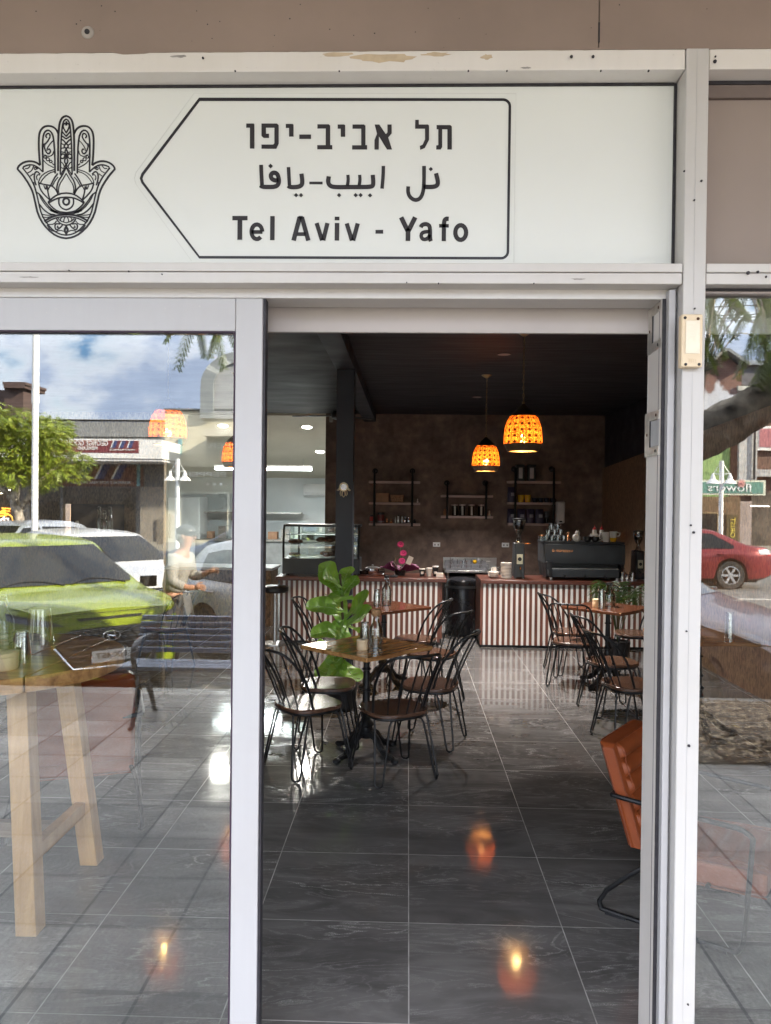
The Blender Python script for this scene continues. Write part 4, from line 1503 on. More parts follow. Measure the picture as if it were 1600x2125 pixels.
# unlit downlights with an added fill light, then the lit kitchen ones
for (px, py), lab in (((1046, 735), 'dim round downlight in the dark ceiling left of the long chain'), ((990, 823.5), 'dim round downlight in the dark ceiling left of the short chain')):
    d = ray(px, py)
    pt = CAM + d * ((ZC - CAM.z) / d.z)
    t = thing('downlight', lab, 'downlight', (pt.x, pt.y, ZC), group='ceiling downlights in the dark ceiling')
    MB().lathe([(0.062, -0.001), (0.060, -0.004), (0.0, -0.004)], 24, capped=False).build('lens', DOWNOFF, t)
    L = bpy.data.lights.new('downlight_beam', 'AREA')  # area light added to brighten the cafe; the lens itself stays unlit
    L.shape, L.size, L.energy, L.color, L.spread = 'DISK', 0.11, 8.5, (1.0, 0.95, 0.93), rad(100)
    lo = bpy.data.objects.new('downlight_beam', L)
    COL.objects.link(lo)
    lo.parent = t
    lo.location = (0, 0, -0.012)
    MB().lathe([(0.0625, -0.001), (0.072, -0.001), (0.072, -0.005), (0.0625, -0.005)], 24, capped=False).build('trim_ring', mk('black ring', (0.03, 0.02, 0.02), 0.4), t)


def kit_ceil(px, py):
    """where the view line meets the sloping kitchen ceiling"""
    d = ray(px, py)
    y0, z0, sl = YB + 0.145, 3.06, (2.16 - 3.06) / (4.3 - 0.145)
    # z = z0 + sl*(y-y0)
    k = (z0 + sl * (CAM.y - y0) - CAM.z) / (d.z - sl * d.y)
    return CAM + d * k


KTILT = math.atan2(-(2.16 - 3.06), 4.155)
for (px, py), lab in (((637, 886), 'bright kitchen downlight nearer the black ceiling edge'), ((664, 937), 'bright kitchen downlight beside the dark wall corner'), ((463, 883), 'bright kitchen downlight seen through the sliding door glass')):
    pt = kit_ceil(px, py)
    t = thing('downlight', lab, 'downlight', pt, group='lit kitchen downlights')
    t.rotation_euler = (-KTILT, 0, 0)
    MB().lathe([(0.085, -0.002), (0.085, -0.007), (0.0, -0.008)], 24, capped=False).build('lens', DOWNM, t)
    MB().lathe([(0.086, -0.001), (0.10, -0.001), (0.098, -0.006), (0.086, -0.006)], 24, capped=False).build('trim_ring', WHITEP, t)
    L = bpy.data.lights.new('downlight_beam', 'SPOT')
    L.energy, L.color, L.spot_size, L.shadow_soft_size = 13, (1.0, 0.95, 0.86), rad(150), 0.14
    lo = bpy.data.objects.new('downlight_beam', L)
    COL.objects.link(lo)
    lo.parent = t
    lo.location = (0, 0, -0.02)
# fluorescent batten
p0, p1 = P(552, 975, 13.6), P(647, 983, 13.6)
t = thing('tube_light', 'long glowing fluorescent tube light in the white kitchen', 'tube light', (0, 0, 0))
cx_ = (p0.x - 0.9 + p1.x) / 2
MB().bx(p0.x - .9, p1.x, p0.y - .03, p0.y + .03, p0.z - .008, p0.z + .028).build('diffuser', TUBEM, t, bev=0.01)
MB().bx(p0.x - .9, p1.x + .01, p0.y - .05, p0.y + .05, p0.z + .029, p0.z + .075).build('batten', WHITEP, t)
MB().tube([(p0.x - .5, p0.y, p0.z + .07), (p0.x - .5, p0.y, 2.42)], 0.006).tube([(p1.x - .15, p0.y, p0.z + .07), (p1.x - .15, p0.y, 2.42)], 0.006).build('hanger', STEEL, t)
L = bpy.data.lights.new('tube_glow', 'AREA')
L.shape, L.size, L.size_y, L.energy, L.color = 'RECTANGLE', 1.4, 0.06, 10, (0.90, 1.0, 1.0)
lo = bpy.data.objects.new('tube_glow', L)
COL.objects.link(lo)
lo.parent = t
lo.location = (cx_, p0.y, p0.z - 0.03)

# air conditioner
a0, a1 = P(593, 1029, 14.1), P(685, 998, 14.1)
t = thing('air_conditioner', 'white split air conditioner on the kitchen wall under the tube light', 'air conditioner')
yk = YB + 4.2
MB().prism([(yk, a0.z + .05), (yk, a1.z), (yk - .17, a1.z), (yk - .20, a1.z - .05), (yk - .20, a0.z + .07), (yk - .13, a0.z)], a0.x, a1.x + .1, fn=lambda u, w, q_: (q_, u, w)).build('casing', WHITEP, t, bev=0.012)
MB().bx(a0.x + .03, a1.x + .07, yk - .203, yk - .2005, a0.z + .085, a0.z + .09).build('panel_gap', mk('shadow grey plastic', (0.35, 0.36, 0.36), 0.5), t)
MB().bx(a0.x + .04, a1.x + .06, yk - .17, yk - .14, a0.z + .02, a0.z + .03).build('louvre', mk('louvre grey', (0.45, 0.47, 0.47), 0.5), t)

# ceiling fan near the kitchen opening
fp = P(705, 868, 9.6)
t = thing('ceiling_fan', 'black ceiling fan partly hidden behind the pillar', 'ceiling fan', (fp.x, fp.y, 0))
MB().lathe([(0.01, ZC - .002), (0.05, ZC - .02), (0.05, ZC - .04), (0.012, ZC - .05), (0.012, 2.80), (0.09, 2.78), (0.11, 2.74), (0.10, 2.70), (0.06, 2.68)][::-1], 20).build('motor', BLACKP, t)
for k in range(3):
    a = rad(170 + 120 * k)
    bl = MB()
    bl.prism([(0.10, -0.03), (0.35, -0.065), (0.58, -0.05), (0.62, -0.02), (0.60, 0.03), (0.35, 0.06), (0.10, 0.035)], 2.725, 2.733, M=Matrix.Rotation(a, 4, 'Z') @ Matrix.Rotation(rad(0), 4, 'X'))
    bl.build('blade', BLACKP, t)
sp_ = P(686, 868, 12.3)
t = thing('wall_speaker', 'small white box speaker high on the wall beside the pillar', 'speaker', (sp_.x, YB, sp_.z))
MB().box((0, -0.06, 0), (0.055, 0.09, 0.10)).build('cabinet', mk('off white speaker', (0.42, 0.39, 0.36), 0.5), t, bev=0.008)
MB().tube([(0, -0.012, 0), (0, 0.0, 0.0)], 0.015).build('bracket', BLACKP, t)

# hamsa ornament on the pillar
hp = P(713, 1015, 7.58)
t = thing('wall_ornament', 'small brass hamsa ornament with round mirror hanging on the pillar', 'ornament', (hp.x, 5.40, hp.z))


def orn(u, w, q_):
    return (u, -q_, w)


MB().prism([(x, y + 0.02) for x, y in superell(0.046, 0.046, 20)], 0.002, 0.009, fn=orn).build('mirror_rim', mk('gilt ornament', (0.72, 0.64, 0.42), 0.35, 0.3), t)
MB().prism([(x, y + 0.02) for x, y in superell(0.031, 0.031, 20)], 0.0092, 0.011, fn=orn).build('mirror', mk('dim mirror', (0.38, 0.38, 0.42), 0.15, 0.8), t)
GILT = bpy.data.materials['gilt ornament']
mb = MB()
for s in (-1, 1):
    mb.tube([(s * .040, -.006, .005), (s * .058, -.006, -.012), (s * .068, -.006, -.008)], [0.011, .009, .004], 8)
    mb.tube([(s * .032, -.006, -.02), (s * .034, -.006, -.05), (s * .026, -.006, -.066), (s * .016, -.006, -.05), (s * .016, -.006, -.03)], 0.005, 6)
    mb.tube([(s * .012, -.006, -.025), (s * .013, -.006, -.062), (0, -.006, -.078)], 0.005, 6)
mb.build('fingers', GILT, t)
MB().tube([(0, -.005, .065), (0, -.003, .10)], 0.003, 5).build('cord', BLACKP, t)


# ---- striped counters
def counter(name, x0, x1, yf, ztop, zb_, label, over, pitch):
    t = thing(name, label, 'counter')
    MB().bx(x0, x1, yf + 0.028, yf + 0.62, 0.07, ztop - 0.045).build('carcass', SLATR, t)
    MB().bx(x0 + .02, x1, yf + 0.06, yf + 0.60, 0.0, 0.0695).build('plinth', BLACKP, t)
    MB().bx(x0 - over, x1 + over, yf - 0.035, yf + 0.66, ztop - 0.044, ztop).build('worktop', TOPR, t, bev=0.006)
    w, r_ = MB(), MB()
    n = int((x1 - x0) / pitch)
    for k in range(n):
        xa = x0 + .034 + k * pitch
        if xa + pitch * .44 > x1 - .005:
            break
        w.bx(xa, xa + pitch * 0.44, yf + 0.002, yf + 0.0278, zb_, ztop - 0.046)
        r_.bx(xa + pitch * 0.47, min(xa + pitch * 0.97, x1), yf + 0.008, yf + 0.0278, zb_, ztop - 0.046)
    r_.bx(x0, x0 + .027, yf + 0.008, yf + 0.0278, zb_, ztop - .046)
    o1 = w.build('white_slats', SLATW, t)
    o2 = r_.build('timber_slats', SLATR, t)
    return t


L0, L1 = P(580, 1300, 9.15).x, P(917, 1300, 9.15).x
YL = 9.15 - 2.2
ZLC = P(800, 1199, 9.15).z
counter('service_counter', L0, L1, YL, ZLC, 0.03, 'counter of white and red brown slats carrying the cake display, left of the gap', 0.05, 0.0618)
R0_, YRC = P(996, 1300, 9.05).x, 9.05 - 2.2
ZRC = P(1150, 1205, 9.05).z
counter('service_counter', R0_, XR - 0.032, YRC, ZRC, 0.03, 'counter of white and red brown slats carrying the coffee machine, right of the gap', 0.0, 0.0628)
# strand board bench with pale top at the kitchen pass
B0, B1 = P(342, 1250, 10.3).x, P(561, 1250, 10.3).x
t = thing('kitchen_bench', 'strand board bench with a pale worktop in front of the kitchen', 'bench')
zbt = P(500, 1178, 10.3).z
MB().bx(B0, B1, 8.12, 8.70, 0.0, zbt - .035).build('cladding', OSB, t)
MB().bx(B0 - .03, B1 + .03, 8.09, 8.74, zbt - .0345, zbt).build('worktop', WHITEP, t, bev=0.004)

# ================================================================== back wall shelves and what stands on them
def shelf(label, x0, x1, pipes, boards, ptop, pbot):
    """boards: pixel heights of the board tops at the wall"""
    v = 12.33
    t = thing('wall_shelf', label, 'shelf', group='pipe shelves on the brown wall')
    zz = []
    for by in boards:
        a, b = P(x0, by, v), P(x1, by, v)
        MB().bx(a.x, b.x, YB - 0.22, YB - 0.012, a.z - 0.036, a.z).build('board', SHELFW, t, bev=0.003)
        zz.append(a.z)
    for px in pipes:
        a, b = P(px, ptop, v), P(px, pbot, v)
        m_ = MB().tube([(a.x, YB - 0.001, a.z), (a.x, YB - 0.225, a.z), (a.x, YB - 0.235, a.z - .015), (a.x, YB - 0.235, b.z)], 0.017, 10)
        m_.lathe([(0.045, 0), (0.045, 0.014), (0.022, 0.02)], 16, M=Matrix.Translation((a.x, YB - 0.001, a.z)) @ Matrix.Rotation(rad(90), 4, 'X'))
        for z in zz:
            m_.lathe([(0.026, -0.05), (0.026, -0.0375)], 12, (a.x, YB - .235, z))
        m_.build('pipe_bracket', BLACKM, t)
    return zz


zA = shelf('three board pipe shelf with card boxes and coffee tins, left on the brown wall', 766, 872, (778, 856), (998, 1042, 1085), 977, 1091)
zB = shelf('two board pipe shelf with a row of dark glass jars, middle of the brown wall', 915, 1022, (928, 1008), (1027, 1070), 1002, 1076)
zC = shelf('three board pipe shelf with yellow cups and purple bags, right on the brown wall', 1053, 1162, (1068, 1147), (998, 1042, 1085), 973, 1091)
YSH = YB - 0.12
sx = lambda px: P(px, 1040, 12.33).x
pxm = 12.33 / FPX                                # metres per pixel at the shelves


def box_thing(name, label, cat, x, y, z, w, d, h, mat, taper=0.0, group=None, bev=0.003, rz=0.0):
    t = thing(name, label, cat, (x, y, z), rz, group)
    m_ = MB()
    a, b = w / 2 * (1 - taper), d / 2 * (1 - taper)
    m_.add([(-a, -b, 0), (a, -b, 0), (a, b, 0), (-a, b, 0), (-w / 2, -d / 2, h), (w / 2, -d / 2, h), (w / 2, d / 2, h), (-w / 2, d / 2, h)],
           [(0, 3, 2, 1), (4, 5, 6, 7), (0, 1, 5, 4), (1, 2, 6, 5), (2, 3, 7, 6), (3, 0, 4, 7)])
    m_.build('body', mat, t, bev=bev)
    return t


t = box_thing('card_box', 'plain kraft card box on the left wall shelf', 'box', sx(794), YSH, zA[1] + .001, 26 * pxm, .16, 18.5 * pxm, CARD)
MB().bx(-13.4 * pxm, 13.4 * pxm, -.084, .084, 15 * pxm, 18.9 * pxm).build('lid', CARD, t)
t = box_thing('card_basket', 'rounded kraft basket beside the card box on the left shelf', 'basket', sx(824), YSH, zA[1] + .001, 28 * pxm, .17, 15 * pxm, mk('woven kraft', (0.33, 0.19, 0.11), 0.8, var=0.25, scale=60), taper=.10, bev=0.01)
MB().bx(-14.2 * pxm, 14.2 * pxm, -.088, .088, 14 * pxm, 15.6 * pxm).build('rolled_edge', CARD, t, bev=0.006)
# tins and bottles, left shelf bottom board
for px, r_, h, mt, lab, top in ((773, 5.2, 16, REDP, 'red coffee tin left of the shelf pipe', BLACKP), (791, 7, 21, mk('red and black tin print', (0.30, 0.03, 0.03), 0.4, var=0.5, scale=30, col2=(0.03, 0.02, 0.02)), 'tall red and black coffee tin with grey label on the left shelf', BLACKP)):
    t = thing('coffee_tin', lab, 'tin', (sx(px), YSH - .03, zA[2] + .001))
    MB().lathe([(r_ * pxm, 0), (r_ * pxm, h * pxm * .8)], 18).build('body', mt, t)
    MB().lathe([(r_ * pxm * 1.03, h * pxm * .81), (r_ * pxm * 1.03, h * pxm), (r_ * pxm * .8, h * pxm * 1.04)], 18).build('lid', top, t)
    MB().lathe([(r_ * pxm * 1.01, h * pxm * .06), (r_ * pxm * 1.01, h * pxm * .22)], 18, capped=False).build('label_band', mk('dull label', (0.25, 0.23, 0.22), 0.6), t)
for k, (px, r_, h, mt, lab) in enumerate(((803.5, 1.9, 11, COPPER, 'slim copper bottle on the left shelf'), (812.5, 2.8, 8.5, COPPER, 'round copper jar on the left shelf'),
                                          (821, 1.9, 13, STEEL, 'slim steel pourer beside the copper jar'), (827, 3.3, 17, STEEL, 'tall steel pot next to the slim pourer'),
                                          (835, 3.0, 16, STEEL, 'steel pot in the middle of the shiny row'), (841, 2.8, 15, CHROME, 'chrome pot right of the steel pots'),
                                          (849, 3.2, 15, CHROME, 'chrome pot left of the shelf pipe end'), (861, 3.2, 9, BLACKP, 'small black pot right of the shelf pipe'))):
    t = thing('small_pot', lab, 'pot', (sx(px), YSH - .04 + .02 * (k % 3), zA[2] + .001), 0.5 * k, 'row of small pots on the left shelf')
    R1, H1 = r_ * pxm, h * pxm
    MB().lathe([(R1 * .8, 0), (R1, H1 * .1), (R1 * .95, H1 * .5), (R1 * .55, H1 * .75), (R1 * .6, H1 * .85)], 14).build('body', mt, t)
    MB().lathe([(R1 * .62, H1 * .86), (R1 * .4, H1 * .94), (R1 * .2, H1)], 12).build('lid', BLACKP if k > 2 else mt, t)
    if k > 2:
        MB().tube([(R1 * .8, 0, H1 * .65), (R1 * 1.5, 0, H1 * .6), (R1 * 1.4, 0, H1 * .3), (R1 * .9, 0, H1 * .2)], R1 * .14, 6).build('handle', BLACKP, t)
t = thing('figurine', 'tiny white figurine at the right end of the left shelf', 'figurine', (sx(866.5), YSH - .05, zA[1] + .001))
MB().lathe([(.012, 0), (.015, .01), (.008, .03), (.011, .045), (.004, .06)], 12).build('body', WHITEC, t)
# middle shelf
for k, px in enumerate((943.5, 959, 978, 998)):
    lab = ('leftmost of the dark tea jars, beside the shelf pipe', 'dark tea jar second from the shelf candle', 'tea jar with brownish contents, third along the shelf', 'dark tea jar at the right, next to the other pipe')[k]
    t = thing('storage_jar', lab, 'jar', (sx(px), YSH - .03, zB[1] + .001), 0, 'tea jars on the middle shelf')
    MB().lathe([(5.6 * pxm, 0), (5.9 * pxm, .01), (5.9 * pxm, 20.5 * pxm)], 20).build('glass_body', DARKGL if k != 2 else mk('brown tea jar', (0.055, 0.033, 0.018), 0.1), t)
    MB().lathe([(6.6 * pxm, 20.7 * pxm), (6.6 * pxm, 24 * pxm)], 20).build('lid', SHELFW, t)
    MB().bx(-.012, .016, -6.05 * pxm - .002, -6.0 * pxm + .006, 1.5 * pxm, 19.5 * pxm).build('label', mk('pale jar label', (0.50, 0.47, 0.42), 0.5), t)
t = thing('shelf_candle', 'small orange candle at the left end of the middle shelf', 'candle', (sx(923.5), YSH - .04, zB[1] + .001))
MB().lathe([(3.2 * pxm, 0), (3.3 * pxm, 9 * pxm), (2.6 * pxm, 10 * pxm)], 16).build('body', TERRA, t)
MB().sphere((0, 0, 12 * pxm), 2.4 * pxm, 10).build('knob', TERRA, t)
t = thing('figurine', 'tiny white figurine at the right end of the middle shelf', 'figurine', (sx(1015), YSH - .05, zB[1] + .001))
MB().lathe([(.018, 0), (.022, .015), (.010, .05), (.017, .07), (.006, .09)], 12).build('body', WHITEC, t)
# right shelf
for k, px in enumerate((1078, 1101)):
    t = thing('canister', ('tall black canister with pale label on the top right shelf, left one', 'tall black canister with pale label on the top right shelf, right one')[k], 'canister', (sx(px), YSH - .02, zC[0] + .001), 0, 'black canisters on the top shelf')
    MB().bx(-8 * pxm, 8 * pxm, -.055, .055, 0, 28 * pxm).build('body', BLACKP, t, bev=0.01)
    MB().bx(-8.6 * pxm, 8.6 * pxm, -.06, .06, 28.2 * pxm, 33 * pxm).build('lid', BLACKP, t, bev=0.006)
    MB().bx(-3.4 * pxm, 4.2 * pxm, -.0585, -.0555, 5 * pxm, 27 * pxm).build('label', mk('faded label', (0.46, 0.42, 0.42), 0.6), t)
for px, zz, lab in ((1061, zC[1], 'single purple coffee bag on the middle right shelf, next to the yellow cups'), (1061, zC[2], 'purple coffee bag furthest left on the lowest right shelf'), (1081, zC[2], 'purple coffee bag just right of the shelf pipe'),
                    (1100, zC[2], 'purple coffee bag third from the pipe, under the dark cups'), (1119, zC[2], 'purple coffee bag beside the stacked saucers')):
    t = thing('coffee_bag', lab, 'bag', (sx(px), YSH - .03, zz + .001), 0, 'purple coffee bags on the right shelf')
    w, h = 8.8 * pxm, (31 if zz == zC[1] else 29) * pxm
    m_ = MB()

    def bagf(u, v, w=w, h=h):
        a = 2 * PI * u
        th = 0.045 * (1 - v ** 3) + .003
        return (w * math.copysign(abs(cos(a)) ** .6, cos(a)) * (1 - .10 * v), th * math.copysign(abs(sin(a)) ** .8, sin(a)), h * v)
    m_.grid(bagf, 20, 8)
    m_.build('foil_bag', PURPLE, t)
    MB().bx(-2 * pxm, 5.5 * pxm, -.050, -.043, h * .40, h * .62).build('label', mk('white print', (0.30, 0.29, 0.33), 0.6), t)
for k, px in enumerate((1080, 1094)):
    t = thing('yellow_cup', ('yellow cup on the right shelf, next to the pipe', 'yellow cup on the right shelf, next to the dark cups')[k], 'cup', (sx(px), YSH - .05, zC[1] + .001), 0, 'yellow cups on the right shelf')
    MB().lathe([(0, .008), (4.6 * pxm, .008), (6.2 * pxm, 15 * pxm), (6.6 * pxm, 15 * pxm), (5.0 * pxm, 0), (0, 0)][::-1], 20, capped=False).build('body', YELLOW, t)
for k, px in enumerate((1109, 1121, 1133, 1145)):
    t = thing('dark_cup', ('dark blue cup beside the yellow cups', 'second dark blue cup from the yellow cups', 'dark blue cup third in the row, near the right pipe', 'dark blue cup behind the right shelf pipe')[k], 'cup', (sx(px), YSH - .05, zC[1] + .001), 0, 'dark cups on the right shelf')
    MB().lathe([(0, .008), (3.8 * pxm, .008), (5.0 * pxm, 9 * pxm), (5.3 * pxm, 9 * pxm), (4.1 * pxm, 0), (0, 0)][::-1], 18, capped=False).build('body', mk('navy glaze', (0.012, 0.014, 0.03), 0.15), t)
    MB().tube([(5 * pxm, 0, 7.5 * pxm), (7.2 * pxm, 0, 6.5 * pxm), (6.6 * pxm, 0, 3 * pxm), (4.4 * pxm, 0, 2.2 * pxm)], .007, 6).build('handle', bpy.data.materials['navy glaze'], t)
t = thing('saucer_stack', 'stack of dark saucers on glasses at the right end of the lowest shelf', 'saucers', (sx(1134), YSH - .04, zC[2] + .001))
for k in range(4):
    MB().lathe([(2.6 * pxm, (12 + k * 3.2) * pxm), (6.4 * pxm, (14 + k * 3.2) * pxm), (6.4 * pxm, (14.8 + k * 3.2) * pxm), (2.6 * pxm, (13 + k * 3.2) * pxm)], 18).build('saucer', mk('grey glaze', (0.16, 0.16, 0.18), 0.2), t)
MB().lathe([(3.0 * pxm, 0), (3.6 * pxm, 11.8 * pxm)], 14).build('pedestal', DARKGL, t)
t = thing('towel_dispenser', 'white paper towel dispenser on the brown wall beside the right shelf', 'dispenser', (sx(1158), YB - .24, zC[2] + .0))
MB().bx(-8.4 * pxm, 8.4 * pxm, -.13, .0, 1 * pxm, 45 * pxm).build('casing', mk('dim white plastic', (0.62, 0.59, 0.58), 0.3), t, bev=0.02)
MB().bx(-3 * pxm, 3 * pxm, -.134, -.13, 3 * pxm, 6 * pxm).build('slot', BLACKP, t)
MB().bx(-.03, .03, .0005, .20, 20 * pxm, 30 * pxm).build('wall_bracket', BLACKP, t)

for (px, py), lab in (((906, 1130), 'double power outlet on the brown wall above the paper cups'), ((1049, 1131), 'double power outlet on the brown wall left of the grinder')):
    p = P(px, py, 12.44)
    t = thing('power_outlet', lab, 'outlet', (p.x, YB, p.z), 0, 'white wall outlets')
    MB().bx(-.058, .058, -.012, 0, -.036, .036).build('plate', WHITEP, t, bev=0.004)
    MB().bx(-.036, -.016, -.014, -.0122, -.016, .010).bx(.016, .036, -.014, -.0122, -.016, .010).build('socket_slots', mk('socket grey', (0.2, 0.2, 0.2), 0.5), t)

# ================================================================== things on the left counter
yc = YL + 0.30
cx = lambda px, v=9.4: P(px, 1190, v).x
m9 = 9.4 / FPX
# cake display
d0, d1 = P(588, 1190, 9.35).x, P(588, 1190, 9.35).x + 0.92
zd0, zd1 = ZLC + 0.02, P(640, 1088, 9.35).z
t = thing('cake_display', 'black framed glass cake display on the left counter beside the pillar', 'display case', (0, 0, 0))
zbd = P(640, 1158, 9.35).z
MB().bx(d0, d1, yc - .19, yc + .26, zd0, zbd).build('base', DGREY, t, bev=0.008)
MB().bx(d0 + .02, d1, yc - .12, yc + .26, zd1 - .03, zd1).build('top', BLACKP, t, bev=0.006)
fs_ = [(yc - .19, zbd), (yc - .185, zbd + .2), (yc - .15, zd1 - .05), (yc - .11, zd1), (yc + .26, zd1), (yc + .26, zbd)]
for xx, nm in ((d0, 'end_panel'),):
    pass
MB().tube([(d0 + .012, yc - .18, zbd), (d0 + .012, yc - .185, zbd + .2), (d0 + .012, yc - .15, zd1 - .06), (d0 + .012, yc - .11, zd1 - .01)], 0.014, 8).build('frame', BLACKP, t)
MB().tube([(d1 - .012, yc - .18, zbd), (d1 - .012, yc - .185, zbd + .2), (d1 - .012, yc - .15, zd1 - .06), (d1 - .012, yc - .11, zd1 - .01)], 0.014, 8).build('frame', BLACKP, t)
MB().tube([(d0 + .14, yc + .22, zbd), (d0 + .14, yc + .22, zd1)], .012, 6).build('frame', BLACKP, t)
g_ = MB()
g_.grid(lambda u, v: (d0 + .025 + u * (d1 - d0 - .05), *[(yc - .186, zbd + .002), (yc - .186, zbd + .2), (yc - .15, zd1 - .055), (yc - .115, zd1 - .032)][int(round(v * 3))]), 2, 3)
g_.build('front_glass', JARGL, t)
MB().bx(d0 + .03, d1 - .03, yc + .245, yc + .25, zbd, zd1 - .03).build('rear_door', glass_pane('display rear glass', 0.06, (0.80, 0.86, 0.84)), t)
for zz in (zbd + (zd1 - zbd) * .38, zbd + (zd1 - zbd) * .68):
    MB().bx(d0 + .03, d1 - .03, yc - .13, yc + .22, zz, zz + .008).build('glass_shelf', mk('shelf glass edge', (0.30, 0.36, 0.36), 0.1), t)
for k in range(4):
    MB().cyl((d0 + .06 + (d1 - d0 - .12) * (k % 2), yc - .15 + .35 * (k // 2), ZLC), .02, .0195, 10).build('foot', BLACKP, t)
L = bpy.data.lights.new('display_strip', 'AREA')
L.shape, L.size, L.size_y, L.energy, L.color = 'RECTANGLE', .6, .03, 0.5, (1, .95, .85)
lo = bpy.data.objects.new('display_strip', L)
COL.objects.link(lo)
lo.parent = t
lo.location = ((d0 + d1) / 2, yc - .06, zd1 - .035)
random.seed(3)
for k, (px, zz, w, lab) in enumerate(((616, zbd + (zd1 - zbd) * .38 + .01, .17, 'flat dark cake on the middle display shelf'), (676, zbd + (zd1 - zbd) * .38 + .01, .22, 'domed bread heap on the middle display shelf'),
                                      (610, zbd + .005, .11, 'small square loaf on the display floor'), (676, zbd + .005, .24, 'large pastry heap on the display floor'))):
    m_ = MB()
    x = P(px, 1140, 9.45).x
    for j in range(7 if w > .2 else 4):
        m_.sphere((x + random.uniform(-.4, .4) * w, yc + .02 + random.uniform(-.06, .08), zz + .028 + random.uniform(0, .035) * (w > .2)), .045, 10, sq=(1.2, 1, .6))
    solo('pastry', m_, PASTRY, lab, 'pastry', 'pastries in the cake display')
# round chrome pans on a tray
p = P(771, 1190, 9.4)
t = thing('serving_tray', 'round wooden tray with chrome lid pot on the left counter', 'tray', (p.x, yc, ZLC))
MB().lathe([(.16, 0), (.17, .006), (.17, .02), (.155, .02), (.15, .012)], 28).build('board', TOPR, t)
t2 = thing('chrome_pot', 'low chrome pot on the wooden tray', 'pot', (p.x + .01, yc, ZLC + .0125))
MB().lathe([(.085, 0), (.09, .01), (.09, .075), (.094, .078)], 24).build('body', CHROME, t2)
MB().lathe([(.096, .079), (.05, .095), (.01, .10), (.014, .115), (0.004, .12)], 24).build('lid', STEEL, t2)
MB().tube([(.09, 0, .06), (.14, 0, .065), (.15, 0, .04), (.09, 0, .03)], .007, 6).build('handle', BLACKP, t2)
t2 = thing('tongs', 'dark serving dish with tongs at the left of the tray', 'dish', (p.x - .10, yc - .06, ZLC + .0125))
MB().lathe([(.04, 0), (.05, .05), (.046, .05), (.037, .006)], 16).build('dish', DARKGL, t2)
MB().tube([(0, 0, .03), (-.05, 0, .065), (-.09, .01, .07)], .006, 6).build('handle', STEEL, t2)
# flowers
p = P(830, 1190, 9.45)
t = thing('flower_arrangement', 'pink gerbera arrangement wrapped in plum tissue on the left counter', 'flowers', (p.x, yc + .05, ZLC))
MB().lathe([(.06, 0), (.075, .06), (.07, .065)], 18).build('pot', BLACKP, t)
m_ = MB()


def tis(u, v):
    a = 2 * PI * u
    k_ = .5 + .5 * cos(4 * a + .6)
    r = .05 + v * (.10 + .10 * k_)
    return (r * cos(a), r * sin(a) * .7, .05 + .075 * v * (1.4 - k_ * .9) + .012 * sin(9 * a))


m_.grid(tis, 48, 5)
o = m_.build('tissue_wrap', MAGENTA, t)
o.modifiers.new('solid', 'SOLIDIFY').thickness = .002
for (px, py, vy) in ((831, 1130, 0), (837, 1148, -.03), (834, 1164, -.05)):
    q = P(px, py, 9.45)
    dx, dz = q.x - p.x, q.z - ZLC
    m_ = MB()
    for k in range(22):
        a = 2 * PI * k / 22
        M_ = Matrix.Translation((dx, vy, dz)) @ Matrix.Rotation(rad(62), 4, 'X') @ Matrix.Rotation(a, 4, 'Z')
        m_.add([(0.008, -.004, 0), (.03, -.008, .004), (.046, 0, -.003), (.03, .008, .004), (.008, .004, 0)], [(0, 1, 2, 3, 4)], M_)
        m_.add([(0.006, -.003, .004), (.02, -.006, .01), (.032, 0, .006), (.02, .006, .01), (.006, .003, .004)], [(0, 1, 2, 3, 4)], M_)
    m_.sphere((dx, vy, dz), .012, 8)
    m_.build('gerbera_head', PINK, t)
    MB().tube([(0, 0, .05), (dx * .6, vy * .5, dz * .5), (dx, vy, dz - .01)], .003, 5).build('stem', mk('pale green stem', (.25, .28, .12), .6), t)
m_ = MB()
for k in range(7):
    m_.tube([(-.02, 0, .05), (-.05 - .008 * k, .01, .15), (-.075 + .012 * k, .02, .24 + .01 * (k % 3))], .002, 4)
m_.build('twigs', mk('dry twig', (.22, .16, .10), .8), t)
lf = MB()
random.seed(8)
for k in range(26):
    a, r = random.uniform(0, 2 * PI), random.uniform(.02, .09)
    M_ = Matrix.Translation((r * cos(a), r * sin(a) * .7, .08 + random.uniform(0, .05))) @ Matrix.Rotation(a, 4, 'Z') @ Matrix.Rotation(random.uniform(-.9, .2), 4, 'Y')
    lf.add([(0, 0, 0), (.02, -.009, .003), (.045, 0, 0), (.02, .009, .003)], [(0, 1, 2, 3)], M_)
lf.build('foliage', mk('dark bouquet leaf', (.02, .035, .018), .5), t)
q = P(850, 1163, 9.4)
MB().box((q.x - p.x, -.09, q.z - ZLC), (.062, .003, .10), rot=Matrix.Rotation(rad(24), 3, 'Y')).build('gift_card', PAPER, t)
# takeaway cups
for k, (px, sc, bd, lab) in enumerate(((876, .95, BLACKP, 'dark takeaway cup with white label, leftmost of the paper cups'), (890.5, 1.05, WHITEC, 'white takeaway cup in the middle of the paper cups'), (904, 1.3, BLACKP, 'tall dark jar with pale lid beside the white takeaway cup'))):
    t = thing('takeaway_cup', lab, 'cup', (cx(px), yc - .05 + .02 * k, ZLC), 0, 'takeaway cups on the left counter')
    h = .085 * sc
    MB().lathe([(.026, 0), (.037, h)], 18).build('body', bd, t)
    MB().lathe([(.039, h + .0005), (.039, h + .008), (.034, h + .014)], 18).build('lid', WHITEC, t)
    if bd is BLACKP:
        MB().bx(-.016, .016, -.036, -.030, .03, .06).build('label', PAPER, t)
box_thing('card_stack', 'small white stack of cards at the right end of the left counter', 'cards', cx(912), yc - .12, ZLC + .001, .085, .06, .05, PAPER, bev=.001)
